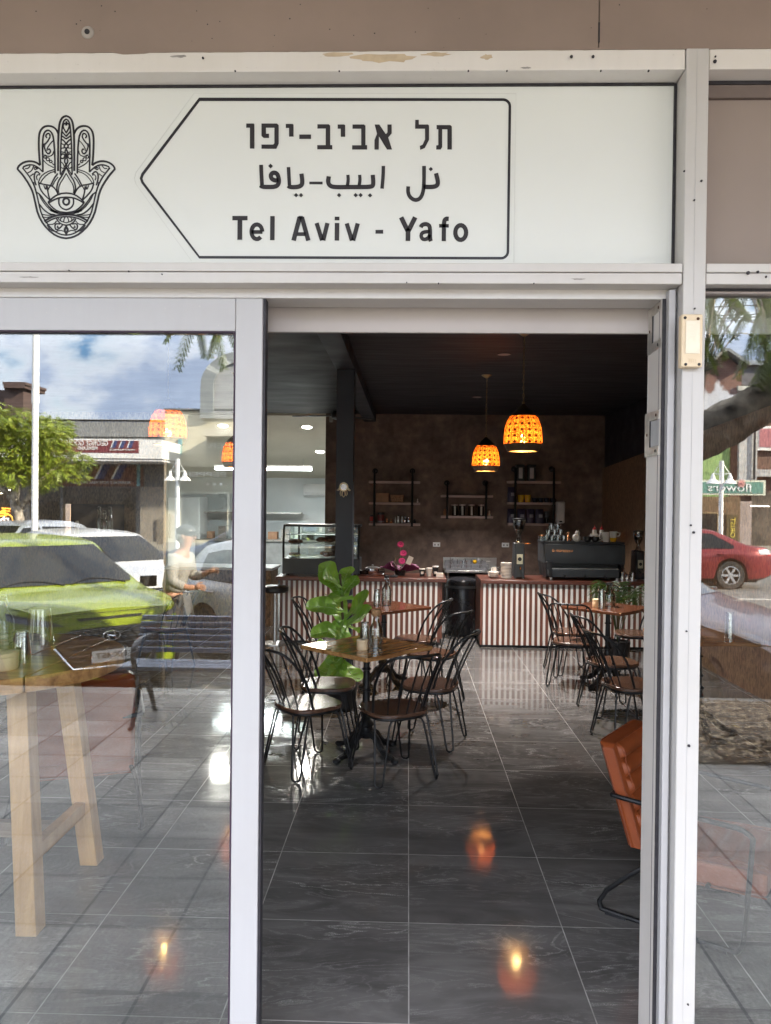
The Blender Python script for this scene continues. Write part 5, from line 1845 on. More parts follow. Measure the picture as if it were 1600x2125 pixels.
t = thing('point_of_sale', 'small dark payment terminal lying before the flowers', 'terminal', (cx(818), yc - .2, ZLC + .001))
MB().bx(-.045, .045, -.05, .05, 0, .018).build('body', BLACKP, t, bev=.005)
MB().bx(-.036, .036, -.045, .0, .0183, .0195).build('screen', mk('dead screen', (.10, .10, .11), .15), t)
# chrome stool seen left of the counter
t = thing('bar_stool', 'dark round stool between the strand board bench and the left counter', 'stool', (P(569, 1250, 8.9).x - .02, 6.9, 0))
MB().lathe([(.13, .60), (.15, .62), (.15, .66), (.12, .68)], 24).build('seat', BLACKP, t)
MB().lathe([(.16, 0), (.16, .01), (.025, .03), (.022, .60)], 20).build('pedestal', STEEL, t)

# ================================================================== between and behind the counters
s0, s1 = P(924, 1190, 11.7), P(1042, 1157, 11.7)
t = thing('sink_bench', 'stainless steel sink bench with draining rack against the brown wall', 'sink bench', (0, 0, 0))
MB().bx(s0.x, s1.x, YB - 0.62, YB - .02, s0.z - .0, s0.z + .035).build('bench_top', STEEL, t, bev=.004)
MB().bx(s0.x, s1.x, YB - .035, YB - .002, s0.z + .036, P(960, 1157, 12.4).z).build('splashback', STEEL, t)
for x in (s0.x + .05, s1.x - .05):
    MB().tube([(x, YB - .57, 0), (x, YB - .57, s0.z)], .02, 8).build('leg', STEEL, t)
t = thing('dish_rack', 'grey dish rack full of cutlery and glasses on the steel bench', 'rack', ((s0.x + s1.x) / 2 - .08, YB - .34, s0.z + .035))
MB().bx(-.32, .32, -.20, .20, 0, .016).build('tray', mk('grey rack plastic', (.22, .22, .23), .5), t)
w = MB()
for k in range(27):
    x = -.32 + k * .64 / 26
    w.bx(x - .004, x + .004, -.205, -.1985, .017, .085)
w.bx(-.325, .325, -.207, -.197, .0845, .095)
MB().bx(-.325, .325, .19, .20, .0165, .12).build('rear_rail', bpy.data.materials['grey rack plastic'], t)
w.build('bars', bpy.data.materials['grey rack plastic'], t)
random.seed(12)
cu_ = MB()
for k in range(24):
    x = random.uniform(-.26, .26)
    cu_.tube([(x, random.uniform(-.1, .1), .02), (x + random.uniform(-.05, .05), random.uniform(-.1, .1), random.uniform(.12, .17))], .005, 5)
cu_.build('cutlery', CHROME, t)
MB().sphere((.12, -.12, .125), .035, 10).build('sponge', YELLOW, t)
t = thing('bin', 'tall black bin with rounded front between the two striped counters', 'bin', (P(960, 1250, 9.9).x, 7.75, 0))
MB().lathe([(.21, 0), (.22, .02), (.22, .66), (.20, .70), (.05, .73)], 32).build('body', mk('black bin enamel', (0.012, .013, .016), .22), t)
MB().lathe([(.222, .60), (.224, .605), (.224, .63), (.222, .635)], 32, capped=False).build('rim_band', DGREY, t)
t = thing('under_bench_fridge', 'black low fridge under the steel sink bench', 'fridge', (P(985, 1250, 11.5).x, 0, 0))
MB().bx(-.44, .44, YB - .58, YB - .03, 0.03, s0.z - .04).build('cabinet', BLACKP, t, bev=.01)
MB().tube([(.20, YB - .585, .25), (.20, YB - .62, .27), (.20, YB - .62, .55), (.20, YB - .585, .57)], .012, 6).build('handle', DGREY, t)

# ================================================================== right counter: grinders, coffee machine, crockery
yr = YRC + .32
rx = lambda px, v=9.35: P(px, 1190, v).x
HOP = glass_pane('grinder hopper plastic', .05, (.55, .52, .50))


def grinder(px, label, sc=1.0, body=DGREY):
    t = thing('coffee_grinder', label, 'grinder', (rx(px), yr - .05, ZRC))
    k = m9 * sc
    w = 10.5 * k
    MB().add([(-w, -.10, .012), (w, -.10, .012), (w, .14, .012), (-w, .14, .012), (-w * .9, -.09, 72 * k), (w * .9, -.09, 72 * k), (w * .9, .13, 72 * k), (-w * .9, .13, 72 * k)],
             [(0, 3, 2, 1), (4, 5, 6, 7), (0, 1, 5, 4), (1, 2, 6, 5), (2, 3, 7, 6), (3, 0, 4, 7)]).build('body', body, t, bev=.008)
    for sx_ in (-1, 1):
        MB().cyl((sx_ * w * .8, -.08, 0), .008, .0115, 8).build('foot', STEEL, t)
    MB().lathe([(9.6 * k, 0), (10 * k, .003), (10 * k, 13 * k), (8.5 * k, 16 * k)], 24, (0, .0, 58 * k)).build('collar', CHROME, t)
    MB().lathe([(7 * k, 0), (4 * k, 8 * k), (3.4 * k, 12 * k), (10 * k, 26 * k), (12.5 * k, 36 * k), (12.5 * k, 44 * k)], 24, (0, 0, 74.5 * k), capped=False).build('hopper', HOP, t)
    MB().lathe([(9 * k, 0), (11.5 * k, 8 * k), (6 * k, 10 * k)], 20, (0, 0, 100.5 * k)).build('beans', mk('roast beans', (.02, .010, .006), .4, var=.4, scale=120), t)
    MB().lathe([(13 * k, 0), (13 * k, 2.5 * k), (4 * k, 4 * k)], 24, (0, 0, 119 * k)).build('hopper_lid', BLACKP, t)
    MB().bx(-6 * k, 6 * k, -.104, -.0985, 30 * k, 50 * k).build('badge', mk('brass badge plate', (.62, .58, .42), .25, .6), t)
    MB().lathe([(4 * k, 0), (4 * k, .002)], 18, M=Matrix.Translation((0, -.1045, 40 * k)) @ Matrix.Rotation(rad(90), 4, 'X')).build('badge_emblem', BLACKP, t)
    MB().tube([(0, -.10, 24 * k), (0, -.17, 24 * k), (0, -.19, 20 * k)], .009, 6).tube([(w * .9, -.02, 70 * k), (w * 2.1, -.05, 72 * k)], .005, 6).build('lever', COPPER if sc > .95 else STEEL, t)
    return t


grinder(1075, 'charcoal coffee grinder with clear bean hopper left of the coffee machine', 1.0)
grinder(1322, 'black coffee grinder with tall hopper lid at the right end of the counter', .82, BLACKP)

e0, e1 = rx(1124), rx(1286)
ze = lambda py: P(1200, py, 9.2).z
t = thing('espresso_machine', 'large charcoal espresso machine with copper script on the right counter', 'espresso machine', ((e0 + e1) / 2, yr, ZRC))
we = (e1 - e0) / 2
Z = lambda py: ze(py) - ZRC
MB().prism([(-.24, Z(1170)), (-.26, Z(1152)), (-.24, Z(1129)), (.28, Z(1129)), (.28, Z(1170))], -we, we, fn=lambda u, w_, q_: (q_, u, w_)).build('top_housing', DGREY, t, bev=.008)
MB().bx(-we + .05, we - .05, -.10, .26, Z(1185), Z(1170) - .001).build('group_panel', BLACKP, t)
MB().bx(-we + .03, we - .03, -.16, .26, Z(1190) - .05, Z(1185)).build('rear_panel', BLACKP, t)
MB().bx(-we + .04, we - .06, -.25, .26, .03, Z(1180)).build('drip_tray', DGREY, t, bev=.01)
MB().bx(-we + .05, we - .07, -.24, .0, Z(1180) + .0005, Z(1180) + .006).build('drip_grate', STEEL, t)
MB().bx(-we - .005, we + .005, -.20, .29, Z(1129) + .0005, Z(1124)).build('cup_tray', BLACKP, t, bev=.004)
for sx_ in (-1, 1):
    MB().add([(sx_ * we * .96, -.20, .03), (sx_ * we * .86, -.20, .03), (sx_ * we * .86, .24, .03), (sx_ * we * .96, .24, .03),
              (sx_ * (we + .0), -.22, Z(1168)), (sx_ * (we - .03), -.22, Z(1168)), (sx_ * (we - .03), .26, Z(1168)), (sx_ * (we + .0), .26, Z(1168))],
             [(0, 3, 2, 1), (4, 5, 6, 7), (0, 1, 5, 4), (1, 2, 6, 5), (2, 3, 7, 6), (3, 0, 4, 7)]).build('side_panel', BLACKP, t)
    for sy_ in (-.2, .2):
        MB().cyl((sx_ * (we - .08), sy_, 0), .022, .03, 12).build('foot', STEEL, t)
for k in range(3):
    gxp = (-1 + k) * we * .5
    m_ = MB()
    m_.lathe([(.036, 0), (.036, .05)], 16, (gxp, -.14, Z(1185) - .052))
    m_.build('group_head', CHROME, t)
    MB().tube([(gxp, -.17, Z(1185) - .045), (gxp, -.31, Z(1185) - .06)], .013, 8).build('portafilter_handle', BLACKP, t)
MB().tube([(-we + .03, -.22, Z(1170)), (-we + .02, -.29, Z(1176)), (-we + .03, -.31, Z(1194))], .006, 6).tube([(we - .03, -.22, Z(1170)), (we - .02, -.29, Z(1176)), (we - .03, -.31, Z(1194))], .006, 6).build('steam_wand', CHROME, t)
m_ = MB()
ta, tb = P(1146, 1144.5, 9.1), P(1189, 1139, 9.1)
text_into(m_, "la marzocco", (ta.x - t.location.x, -.2605, Z(1145)), (1, 0, 0), (0, 0, 1), tb.x - ta.x, .037, off=.004, depth=.003, shear=.25)
m_.build('script_lettering', COPPER, t)
MB().bx(-we + .0, -we + .07, -.30, -.262, Z(1195), Z(1165)).build('hot_water_tap', BLACKP, t, bev=.006)
zm = ze(1124)
# glasses on the machine
random.seed(4)
gl_n = 0
for row, (y_, z_, xs) in enumerate(((yr - .10, 0, (1118, 1130, 1142, 1154, 1166)), (yr - .02, 0, (1136, 1148, 1160)), (yr - .07, .068, (1136, 1148, 1160)), (yr - .05, .136, (1142, 1155)))):
    for px in xs:
        gl_n += 1
        t = thing('tumbler', 'small clear tumbler in the pyramid of glasses on the espresso machine', 'glass', (rx(px), y_, zm + z_ + .0005), 0, 'pyramid of glasses on the espresso machine')
        MB().lathe([(.030, 0), (.034, .066), (.031, .066), (.027, .006), (.0, .006)], 14, capped=False).build('glass_body', JARGL, t)
        MB().lathe([(.0305, .020), (.0335, .024), (.0315, .028)], 14, capped=False).build('cut_band', JARGL, t)
for px, lab in ((1118.5, 'copper topped glass jar at the left of the glasses'),):
    t = thing('glass_jar', lab, 'jar', (rx(px), yr - .19, zm + .0005))
    MB().lathe([(.03, 0), (.032, .06)], 14).build('body', BOTGL, t)
    MB().lathe([(.033, .061), (.033, .078)], 14).build('lid', COPPER, t)
MB_ = MB().tube([(rx(1172), yr - .15, zm + .006), (rx(1176), yr - .12, zm + .11)], .009, 8).tube([(rx(1179), yr - .15, zm + .006), (rx(1173), yr - .10, zm + .10)], .007, 8)
solo('copper_spoons', MB_, COPPER, 'crossed copper spoons leaning beside the glasses', 'spoons')
t = thing('white_bowl', 'tilted white bowl on the espresso machine', 'bowl', (rx(1190), yr - .16, zm + .045))
t.rotation_euler = (rad(65), 0, 0)
MB().lathe([(0, .03), (.03, .028), (.05, 0), (.047, -.002), (.028, .022), (0, .022)], 20, capped=False).build('body', WHITEC, t)
for k, (px, lab) in enumerate(((1213, 'black cup on the espresso machine beside the tilted bowl'), (1229, 'black cup with white saucer lying on the espresso machine'))):
    t = thing('black_cup', lab, 'cup', (rx(px), yr - .14, zm + .0005), 0, 'black cups on the espresso machine')
    MB().lathe([(.028, 0), (.048, .02), (.050, .058), (.046, .058), (.026, .006), (0, .006)], 18, capped=False).build('body', BLACKP, t)
    MB().tube([(.048, 0, .05), (.075, 0, .04), (.048, 0, .018)], .007, 6).build('handle', BLACKP, t)
    if k:
        MB().lathe([(.03, .0585), (.075, .066), (.075, .069), (.03, .062)], 20).build('saucer', WHITEC, t)
t = thing('white_canister', 'small white tamper pot at the back of the espresso machine', 'pot', (rx(1200), yr + .05, zm + .0005))
MB().lathe([(.02, 0), (.025, .06), (.03, .1), (.02, .115)], 14).build('body', WHITEC, t)
MB().lathe([(.014, .116), (.018, .13), (.006, .138)], 14).build('knob', CHROME, t)
for k, (px, yy, up, lab) in enumerate(((1232, yr - .02, .05, 'white mug behind, with red squeeze bottle'), (1250, yr - .17, 0, 'white jug like mug at the front of the machine top'), (1268, yr - .10, .045, 'white mug standing on the yellow cup'))):
    t = thing('white_mug', lab, 'mug', (rx(px), yy, zm + .0005 + (.0465 if k == 2 else 0)), (0, PI, 0)[k], 'white mugs on the espresso machine')
    h = (.09, .115, .075)[k]
    MB().lathe([(0, .006), (.030, .006), (.042, h), (.046, h), (.034, 0), (0, 0)][::-1], 20, capped=False).build('body', WHITEC, t)
    MB().tube([(.042, 0, h * .85), (.075, 0, h * .75), (.07, 0, h * .35), (.036, 0, h * .25)], .008, 6).build('handle', WHITEC, t)
t = thing('yellow_cup', 'yellow cup under a white mug on the espresso machine', 'cup', (rx(1268), yr - .10, zm + .0005))
MB().lathe([(.030, 0), (.042, .045), (.038, .045), (.027, .006), (0, .006)], 18, capped=False).build('body', YELLOW, t)
for k, (px, lab) in enumerate(((1236, 'red topped squeeze bottle behind the left white mug'), (1251, 'red topped squeeze bottle between the white mugs'))):
    t = thing('squeeze_bottle', lab, 'bottle', (rx(px), yr + .06, zm + .0005), 0, 'squeeze bottles on the espresso machine')
    MB().lathe([(.026, 0), (.026, .12), (.018, .135)], 14).build('body', WHITEC, t)
    MB().lathe([(.021, .1355), (.020, .155), (.005, .165), (.003, .195)], 12).build('nozzle', REDP, t)
# crockery left of the grinder
t = thing('bowl_stack', 'stack of white bowls at the left end of the right counter', 'bowls', (rx(1023), yr - .08, ZRC))
for k in range(3):
    MB().lathe([(.035, k * .022), (.068, .025 + k * .022), (.068, .03 + k * .022), (.035, .008 + k * .022)], 20).build('bowl', WHITEC, t)
t = thing('milk_jug', 'small white jug on the bowls at the counter end', 'jug', (rx(1024), yr - .08, ZRC + .075))
MB().lathe([(.03, 0), (.035, .03), (.03, .05)], 16).build('body', WHITEC, t)
MB().tube([(.03, 0, .04), (.06, 0, .05), (.075, 0, .055)], .006, 6).build('handle', BLACKP, t)
t = thing('plate_stack', 'tall stack of white side plates beside the grinder', 'plates', (rx(1048.5), yr - .10, ZRC))
for k in range(11):
    MB().lathe([(.045, k * .017), (.066, .006 + k * .017), (.0665, .0155 + k * .017), (.045, .0125 + k * .017)], 24).build('plate', WHITEC, t)
for k, (px, h, lab) in enumerate(((1283, .10, 'steel milk jug right of the espresso machine'), (1294, .075, 'white rimmed steel jug between the milk jugs'), (1306, .095, 'steel milk jug nearest the black grinder'))):
    t = thing('steel_jug', lab, 'jug', (rx(px), yr - .20 + .03 * k, ZRC), 0, 'steel jugs on the right counter')
    MB().lathe([(.036, 0), (.038, h * .3), (.031, h * .75), (.036, h), (.033, h), (.028, h * .75), (.034, .01)], 18, capped=False).build('body', CHROME, t)
    MB().tube([(.033, 0, h * .85), (.06, 0, h * .75), (.036, 0, h * .25)], .005, 6).build('handle', CHROME, t)

# ================================================================== plants
def leaf_mat(name, a, b):
    m, nt, ns, ls, bb_ = _nt(name)
    n = noise(nt, coords(nt), 7, 4)
    ls.new(ramp(nt, n, [(.3, a), (.7, b)]), bb_.inputs['Base Color'])
    bb_.inputs['Roughness'].default_value = .38
    bb_.inputs['Subsurface Weight'].default_value = 0.0
    tr = N(nt, 'ShaderNodeBsdfTranslucent')
    ls.new(mixc(nt, 0.5, ramp(nt, n, [(.3, a), (.7, b)]), (.30, .42, .04)), tr.inputs[0])
    mx = ns.new('ShaderNodeMixShader')
    mx.inputs[0].default_value = .25
    out = ns['Material Output']
    ls.new(bb_.outputs[0], mx.inputs[1])
    ls.new(tr.outputs[0], mx.inputs[2])
    ls.new(mx.outputs[0], out.inputs[0])
    return m


FIG = leaf_mat('fiddle leaf green', (0.12, 0.25, 0.03), (0.30, 0.52, 0.08))
VEIN = mk('pale leaf rib', (0.32, 0.45, 0.14), .5)
gp = G(708, 1478)
fx, fy = gp.x, gp.y + .10
t = thing('fiddle_leaf_plant', 'fiddle leaf plant with big bright green leaves in a black pot beside the near table', 'plant', (fx, fy, 0))
MB().lathe([(.085, 0), (.105, .02), (.125, .24), (.125, .26), (.115, .26), (.11, .22)], 28).build('pot', BLACKP, t)
MB().lathe([(.11, .215), (.0, .225)], 20, capped=False).build('soil', mk('potting soil', (.03, .02, .014), .9, bmp=.5), t)
tops = P(700, 1180, 6.16)
MB().tube(curve_pts([(0, 0, .2), (.01, .0, .5), (-.01, .02, .8), (-.03, 0, tops.z - .05)], 5), [.012] * 16, 6).build('trunk', mk('brown stem', (.10, .07, .045), .8), t)


def big_leaf(par, base, tip, wid, roll, seed):
    base, tip = Vector(base), Vector(tip)
    ax = tip - base
    L_ = ax.length
    ax.normalize()
    side = ax.cross(Vector((0, -0.75, 0.65)))
    side = side.normalized() if side.length > .05 else Vector((1, 0, 0))
    side = Matrix.Rotation(roll, 3, ax) @ side
    up = side.cross(ax).normalized()
    random.seed(seed)
    ph = random.uniform(0, 6)
    prof = [(0, .02), (.08, .16), (.2, .38), (.33, .50), (.45, .56), (.6, .63), (.75, .65), (.87, .55), (.95, .34), (1.0, .10)]

    def wd(u):
        for i in range(len(prof) - 1):
            if u <= prof[i + 1][0]:
                a, b = prof[i], prof[i + 1]
                return a[1] + (b[1] - a[1]) * (u - a[0]) / (b[0] - a[0])
        return .1

    def f(u, v):
        s = (v - .5) * 2
        w = wd(u) * wid * 1.25 * (1 + .02 * sin(13 * u + ph))
        droop = -.16 * L_ * u * u + .03 * sin(3 * u + ph)
        cup = abs(s) ** 1.4 * .22 * w + .015 * sin(10 * u + ph + s) * abs(s) ** 2 + .006 * sin(26 * u) * (1 - abs(s)) * (abs(s) > .1)
        p_ = base + ax * (u * L_) + side * (s * w) + up * (droop * .6 + cup) + Vector((0, 0, droop * .4))
        return p_
    m_ = MB()
    m_.grid(f, 22, 12)
    o_ = m_.build('leaf', FIG, par, ang=180)
    mr = MB()
    mr.tube([f(i / 14, .5) + up * .0015 for i in range(14)], [.0046 - .00022 * i for i in range(14)], 5)
    for k in range(6):
        u = .14 + .13 * k
        for s in (0.16, .84):
            pts = [f(u + .10 * q, .5 + (s - .5) * q) + up * .001 for q in (0, .35, .7, .95)]
            mr.tube(pts, .0020, 4)
    mr.build('leaf_rib', VEIN, o_)


# leaf: stem point, tip pixel, width, roll
stem = lambda z: (0.01 - .035 * max(0, z - .5), 0.0, z)
tipdefs = [((663, 1170), -.10, 1.06, .125, .1), ((722, 1167), .06, 1.03, .085, -.5), ((674, 1198), -.2, 1.10, .13, .2), ((733, 1186), -.02, .98, .10, -.6),
           ((643, 1240), -.16, .88, .125, .3), ((762, 1224), -.12, .87, .135, -.5), ((700, 1248), -.24, 1.07, .14, 0), ((757, 1248), -.18, .74, .14, -.75),
           ((650, 1300), -.14, .72, .12, .35), ((703, 1316), -.24, .84, .12, -.5), ((657, 1330), -.05, .62, .11, .5), ((655, 1398), -.12, .55, .12, .3),
           ((744, 1405), -.12, .50, .11, -.4), ((690, 1408), -.18, .50, .10, .1), ((740, 1300), .12, .76, .10, -.3), ((690, 1240), .14, .80, .11, .2), ((670, 1360), .1, .6, .1, .2)]
for i, ((px, py), dy, zb_, wd_, rl) in enumerate(tipdefs):
    q = P(px, py, fy + dy + 2.2)
    big_leaf(t, stem(max(.32, zb_ - .13)), (q.x - fx, dy, q.z), wd_, rl, i)

# potted palm by the right counter
pp = P(1283, 1240, 8.35)
t = thing('potted_palm', 'dark potted palm with thin fronds before the right striped counter', 'plant', (pp.x, 6.15, 0))
MB().lathe([(.10, 0), (.13, .20), (.13, .22), (.12, .22), (.115, .2)], 24).build('pot', BLACKP, t)
PALM = leaf_mat('dark palm green', (0.012, .03, .010), (.035, .07, .02))
random.seed(21)
for k in range(15):
    a = random.uniform(0, 2 * PI)
    r, h = random.uniform(.22, .46), random.uniform(.62, .86)
    m_ = MB()
    pts = curve_pts([(0, 0, .2), (r * .35 * cos(a), r * .35 * sin(a), h * .85), (r * .75 * cos(a), r * .75 * sin(a), h), (r * cos(a), r * sin(a), h - .12)], 6)
    m_.tube(pts, .0035, 4)
    n = len(pts)
    for i in range(6, n):
        tng = (pts[i] - pts[i - 1]).normalized()
        sd_ = tng.cross(Vector((0, 0, 1))).normalized()
        for s in (-1, 1):
            L_ = .15 * (1 - .5 * abs(i / n - .6))
            tip = pts[i] + sd_ * s * L_ * .75 + tng * L_ * .7 - Vector((0, 0, .06))
            wv = tng * .009
            md = pts[i].lerp(tip, .5) + Vector((0, 0, .015))
            m_.add([pts[i] - wv * .4, md - wv, tip, md + wv, pts[i] + wv * .4], [(0, 1, 2, 3, 4)])
    m_.build('frond', PALM, t)

# ================================================================== tan armchairs
def armchair(label, loc, rz):
    """local +y is the way the sitter looks"""
    t = thing('armchair', label, 'armchair', loc, rz, 'tan leather armchairs')

    def cushion(par, name, fn, nu=30, nv=30):
        m_ = MB()
        m_.grid(lambda u, v: fn(u, v, 0), nu, nv)
        m_.grid(lambda u, v: fn(1 - u, v, 1), nu, nv)
        for e in range(4):
            m_.grid({0: lambda u, v: (lambda a, b: [a[i] * (1 - v) + b[i] * v for i in range(3)])(fn(u, 0, 0), fn(u, 0, 1)),
                     1: lambda u, v: (lambda a, b: [a[i] * (1 - v) + b[i] * v for i in range(3)])(fn(u, 1, 1), fn(u, 1, 0)),
                     2: lambda u, v: (lambda a, b: [a[i] * (1 - v) + b[i] * v for i in range(3)])(fn(0, u, 1), fn(0, u, 0)),
                     3: lambda u, v: (lambda a, b: [a[i] * (1 - v) + b[i] * v for i in range(3)])(fn(1, u, 0), fn(1, u, 1))}[e], nu, 3)
        m_2 = MB()
        return m_

    W_ = .28

    def backf(u, v, s):
        # u across -1..1, v up; s=0 front face, s=1 rear face
        x = (u - .5) * 2
        wv = W_ * (1 - .02 * v)
        xx = math.copysign(abs(x), x) * wv
        rnd = max(0, abs(x) - .9) / .1
        zz = .335 + .47 * v - (.02 * rnd ** 2) * (v > .5)
        yb_ = -.20 - .15 * v - (.0)
        th = .078 * (1 - .35 * rnd ** 2)
        rib = .028 * abs(sin(PI * v * 6.0)) ** .7 * (abs(x) < .86)
        y = yb_ + (rib if s == 0 else -th)
        return (xx, y, zz)

    def seatf(u, v, s):
        x = (u - .5) * 2
        y = .34 - .52 * v
        rib = .012 * abs(sin(PI * v * 6)) ** .55 * (abs(x) < .86)
        z = .375 - .035 * v + (rib if s == 0 else -.105)
        return (x * W_, y, z)
    for nm, fn in (('back_cushion', backf), ('seat_cushion', seatf)):
        m_ = cushion(t, nm, fn)
        o_ = m_.build(nm, LEATHER, t, bev=.024, fix=True, ang=50, seg=4)
        w_ = MB()
        lp = [fn(0.002, k / 10, 0) for k in range(11)] + [fn(k / 10, 1, 0) for k in range(1, 10)] + [fn(.998, 1 - k / 10, 0) for k in range(11)]
        w_.tube(lp, .0045, 6)
        lp = [fn(0.002, k / 10, 1) for k in range(11)] + [fn(k / 10, 1, 1) for k in range(1, 10)] + [fn(.998, 1 - k / 10, 1) for k in range(11)]
        w_.tube(lp, .0045, 6)
        lp = [fn(0.09, k / 10, 0) for k in range(11)]
        w_.tube(lp, .003, 6)
        lp = [fn(0.91, k / 10, 0) for k in range(11)]
        w_.tube(lp, .003, 6)
        w_.build('welt', LEATHERB, o_)
    for s in (-1, 1):
        x = s * .315
        pts = curve_pts([(s * .20, -.34, .57), (s * .29, -.345, .575), (x, -.30, .575), (x, .0, .565), (x, .22, .56)], 5)
        pts += curve_pts([(x, .25, .555), (x, .285, .53), (x, .285, .48), (x, .26, .12), (x, .24, .03), (x, .20, .013), (x, .1, .013), (x, -.34, .013), (x, -.385, .022), (x, -.395, .05)], 5)
        pts += curve_pts([(x - s * .005, -.36, .11), (x - s * .04, -.20, .25), (x - s * .09, -.12, .275)], 5)
        MB().tube(pts, .0115, 9).build('arm_frame', BLACKM, t)
        MB().bx(x - .016, x + .016, -.36, -.26, 0.0, .012).bx(x - .016, x + .016, .10, .19, 0, .012).build('glide', BLACKP, t)
    MB().bx(-.24, .24, -.16, .22, .225, .232).tube([(-.24, -.12, .262), (.24, -.12, .262)], .011, 8).tube([(-.30, .10, .262), (.30, .10, .262)], .011, 8).build('seat_bracket', BLACKM, t)
    return t


armchair('tan leather armchair cut by the right door jamb, ribbed back towards the cafe', (1.22, 1.02, 0), rz_to(.82, -.57)).scale = (.84, .84, .84)
armchair('tan leather armchair behind the round slab table, seen through the glass door', (P(172, 1400, 4.15).x, 1.90, 0), rz_to(-.35, .94))

# ================================================================== round slab table behind the glass door
tc_ = Vector((-1.74, 1.02, 0))
t = thing('slab_table', 'thick round oak slab table on splayed pale legs behind the glass door', 'table', (tc_.x, tc_.y, 0))
R1 = .53
top = MB()
random.seed(2)
edge = []
n = 72
for k in range(n):
    a = 2 * PI * k / n
    edge.append((R1 * (1 + .008 * sin(5 * a) + .004 * sin(13 * a)) * cos(a), R1 * (1 + .008 * sin(5 * a)) * sin(a)))
# planks with dark gaps between them
cuts = [-.6, -.34, -.17, .0, .17, .34, .6]
zt = 1.0
for i in range(len(cuts) - 1):
    a, b = cuts[i] + .0025, cuts[i + 1] - .0025
    pts = []
    for k in range(25):
        x = a + (b - a) * k / 24
        if abs(x) < R1:
            pts.append((x, -math.sqrt(R1 ** 2 - x * x)))
    for k in range(24, -1, -1):
        x = a + (b - a) * k / 24
        if abs(x) < R1:
            pts.append((x, math.sqrt(R1 ** 2 - x * x)))
    top.prism(pts, zt - .058, zt)
top.build('tabletop', OAKTOP, t, bev=.003)
for sx_, sy_ in ((1, -1), (1, 1), (-1, -1), (-1, 1)):
    ft = Vector((sx_ * .315, sy_ * .29 + .0, 0))
    tp = Vector((sx_ * .225, sy_ * .20, zt - .0585))
    m_ = MB()
    h = .040
    m_.add([ft + Vector((-h, -h, 0)), ft + Vector((h, -h, 0)), ft + Vector((h, h, 0)), ft + Vector((-h, h, 0)),
            tp + Vector((-h, -h, 0)), tp + Vector((h, -h, 0)), tp + Vector((h, h, 0)), tp + Vector((-h, h, 0))],
           [(0, 3, 2, 1), (4, 5, 6, 7), (0, 1, 5, 4), (1, 2, 6, 5), (2, 3, 7, 6), (3, 0, 4, 7)])
    m_.build('leg', PINE, t, bev=.003)
zr = .27
xa, ya_ = .287, .262
MB().bx(xa - .022, xa + .022, -ya_ + .04, ya_ - .04, zr - .03, zr + .03).bx(-xa - .022, -xa + .022, -ya_ + .04, ya_ - .04, zr - .03, zr + .03).build('stretcher', PINE, t, bev=.002)
MB().bx(-xa + .023, xa - .023, -.02, .02, zr - .03, zr + .03).build('cross_stretcher', wood('weathered stretcher', (.16, .11, .08), (.30, .22, .16), .6, (1, 12, 12)), t)
p = P(8, 1375, 2.95)
candle((p.x - .01, p.y, zt), 'wide cream candle tin at the edge of the round slab table', .062, .065)
p = P(45, 1362, 3.08)
inverted((p.x, p.y, zt), 'upturned tumblers stacked on the round slab table', 3, .036, .085, .022)
p = P(5, 1340, 3.25)
bottle((p.x - .01, p.y, zt), 'ribbed glass bottle on the round slab table', 'wire', .24, .055)
p = P(83, 1300, 3.5)
inverted((p.x, p.y, zt), 'wide upturned glass standing at the back of the slab table', 1, .060, .16, .02)
# bottles and jar in the wall niche
for k, (px, h, lab) in enumerate(((157, .24, 'white pepper mill in the wall niche'), (203, .42, 'tall clear bottle in the wall niche, left of three'), (214, .36, 'clear bottle in the wall niche, middle of three'), (226, .42, 'tall clear bottle in the wall niche, right of three'))):
    p = P(px, 1105, 12.7)
    if k == 0:
        q = thing('pepper_mill', lab, 'mill', (p.x, YB + .3, nz0 - .002))
        MB().lathe([(.05, 0), (.04, .06), (.025, .11), (.04, .14), (.04, .16)], 16).build('body', WHITEC, q)
        MB().lathe([(.02, .1605), (.035, .19), (.02, .235)], 14).build('knob', WHITEC, q)
    else:
        bottle((p.x, YB + .3, nz0 - .002), lab, 'wire', h, .055)
# right side behind the shop window: glasses on the corner table
p = P(1572, 1378, 5.3)
inverted((2.30, 3.42, TZ), 'tall stack of tumblers on the table behind the shop window', 6, .036, .085, .02)
candle((2.05, 3.40, TZ), 'small cream candle on the table behind the shop window', .034, .05)
t = thing('low_stool', 'timber topped low stool behind the shop window', 'stool', (2.62, 2.72, 0))
MB().bx(-.2, .2, -.16, .16, .43, .46).build('seat', TABLEW, t, bev=.006)
for sx_ in (-1, 1):
    for sy_ in (-1, 1):
        MB().tube([(sx_ * .13, sy_ * .10, .43), (sx_ * .19, sy_ * .15, 0)], .010, 8).build('leg', BLACKM, t)

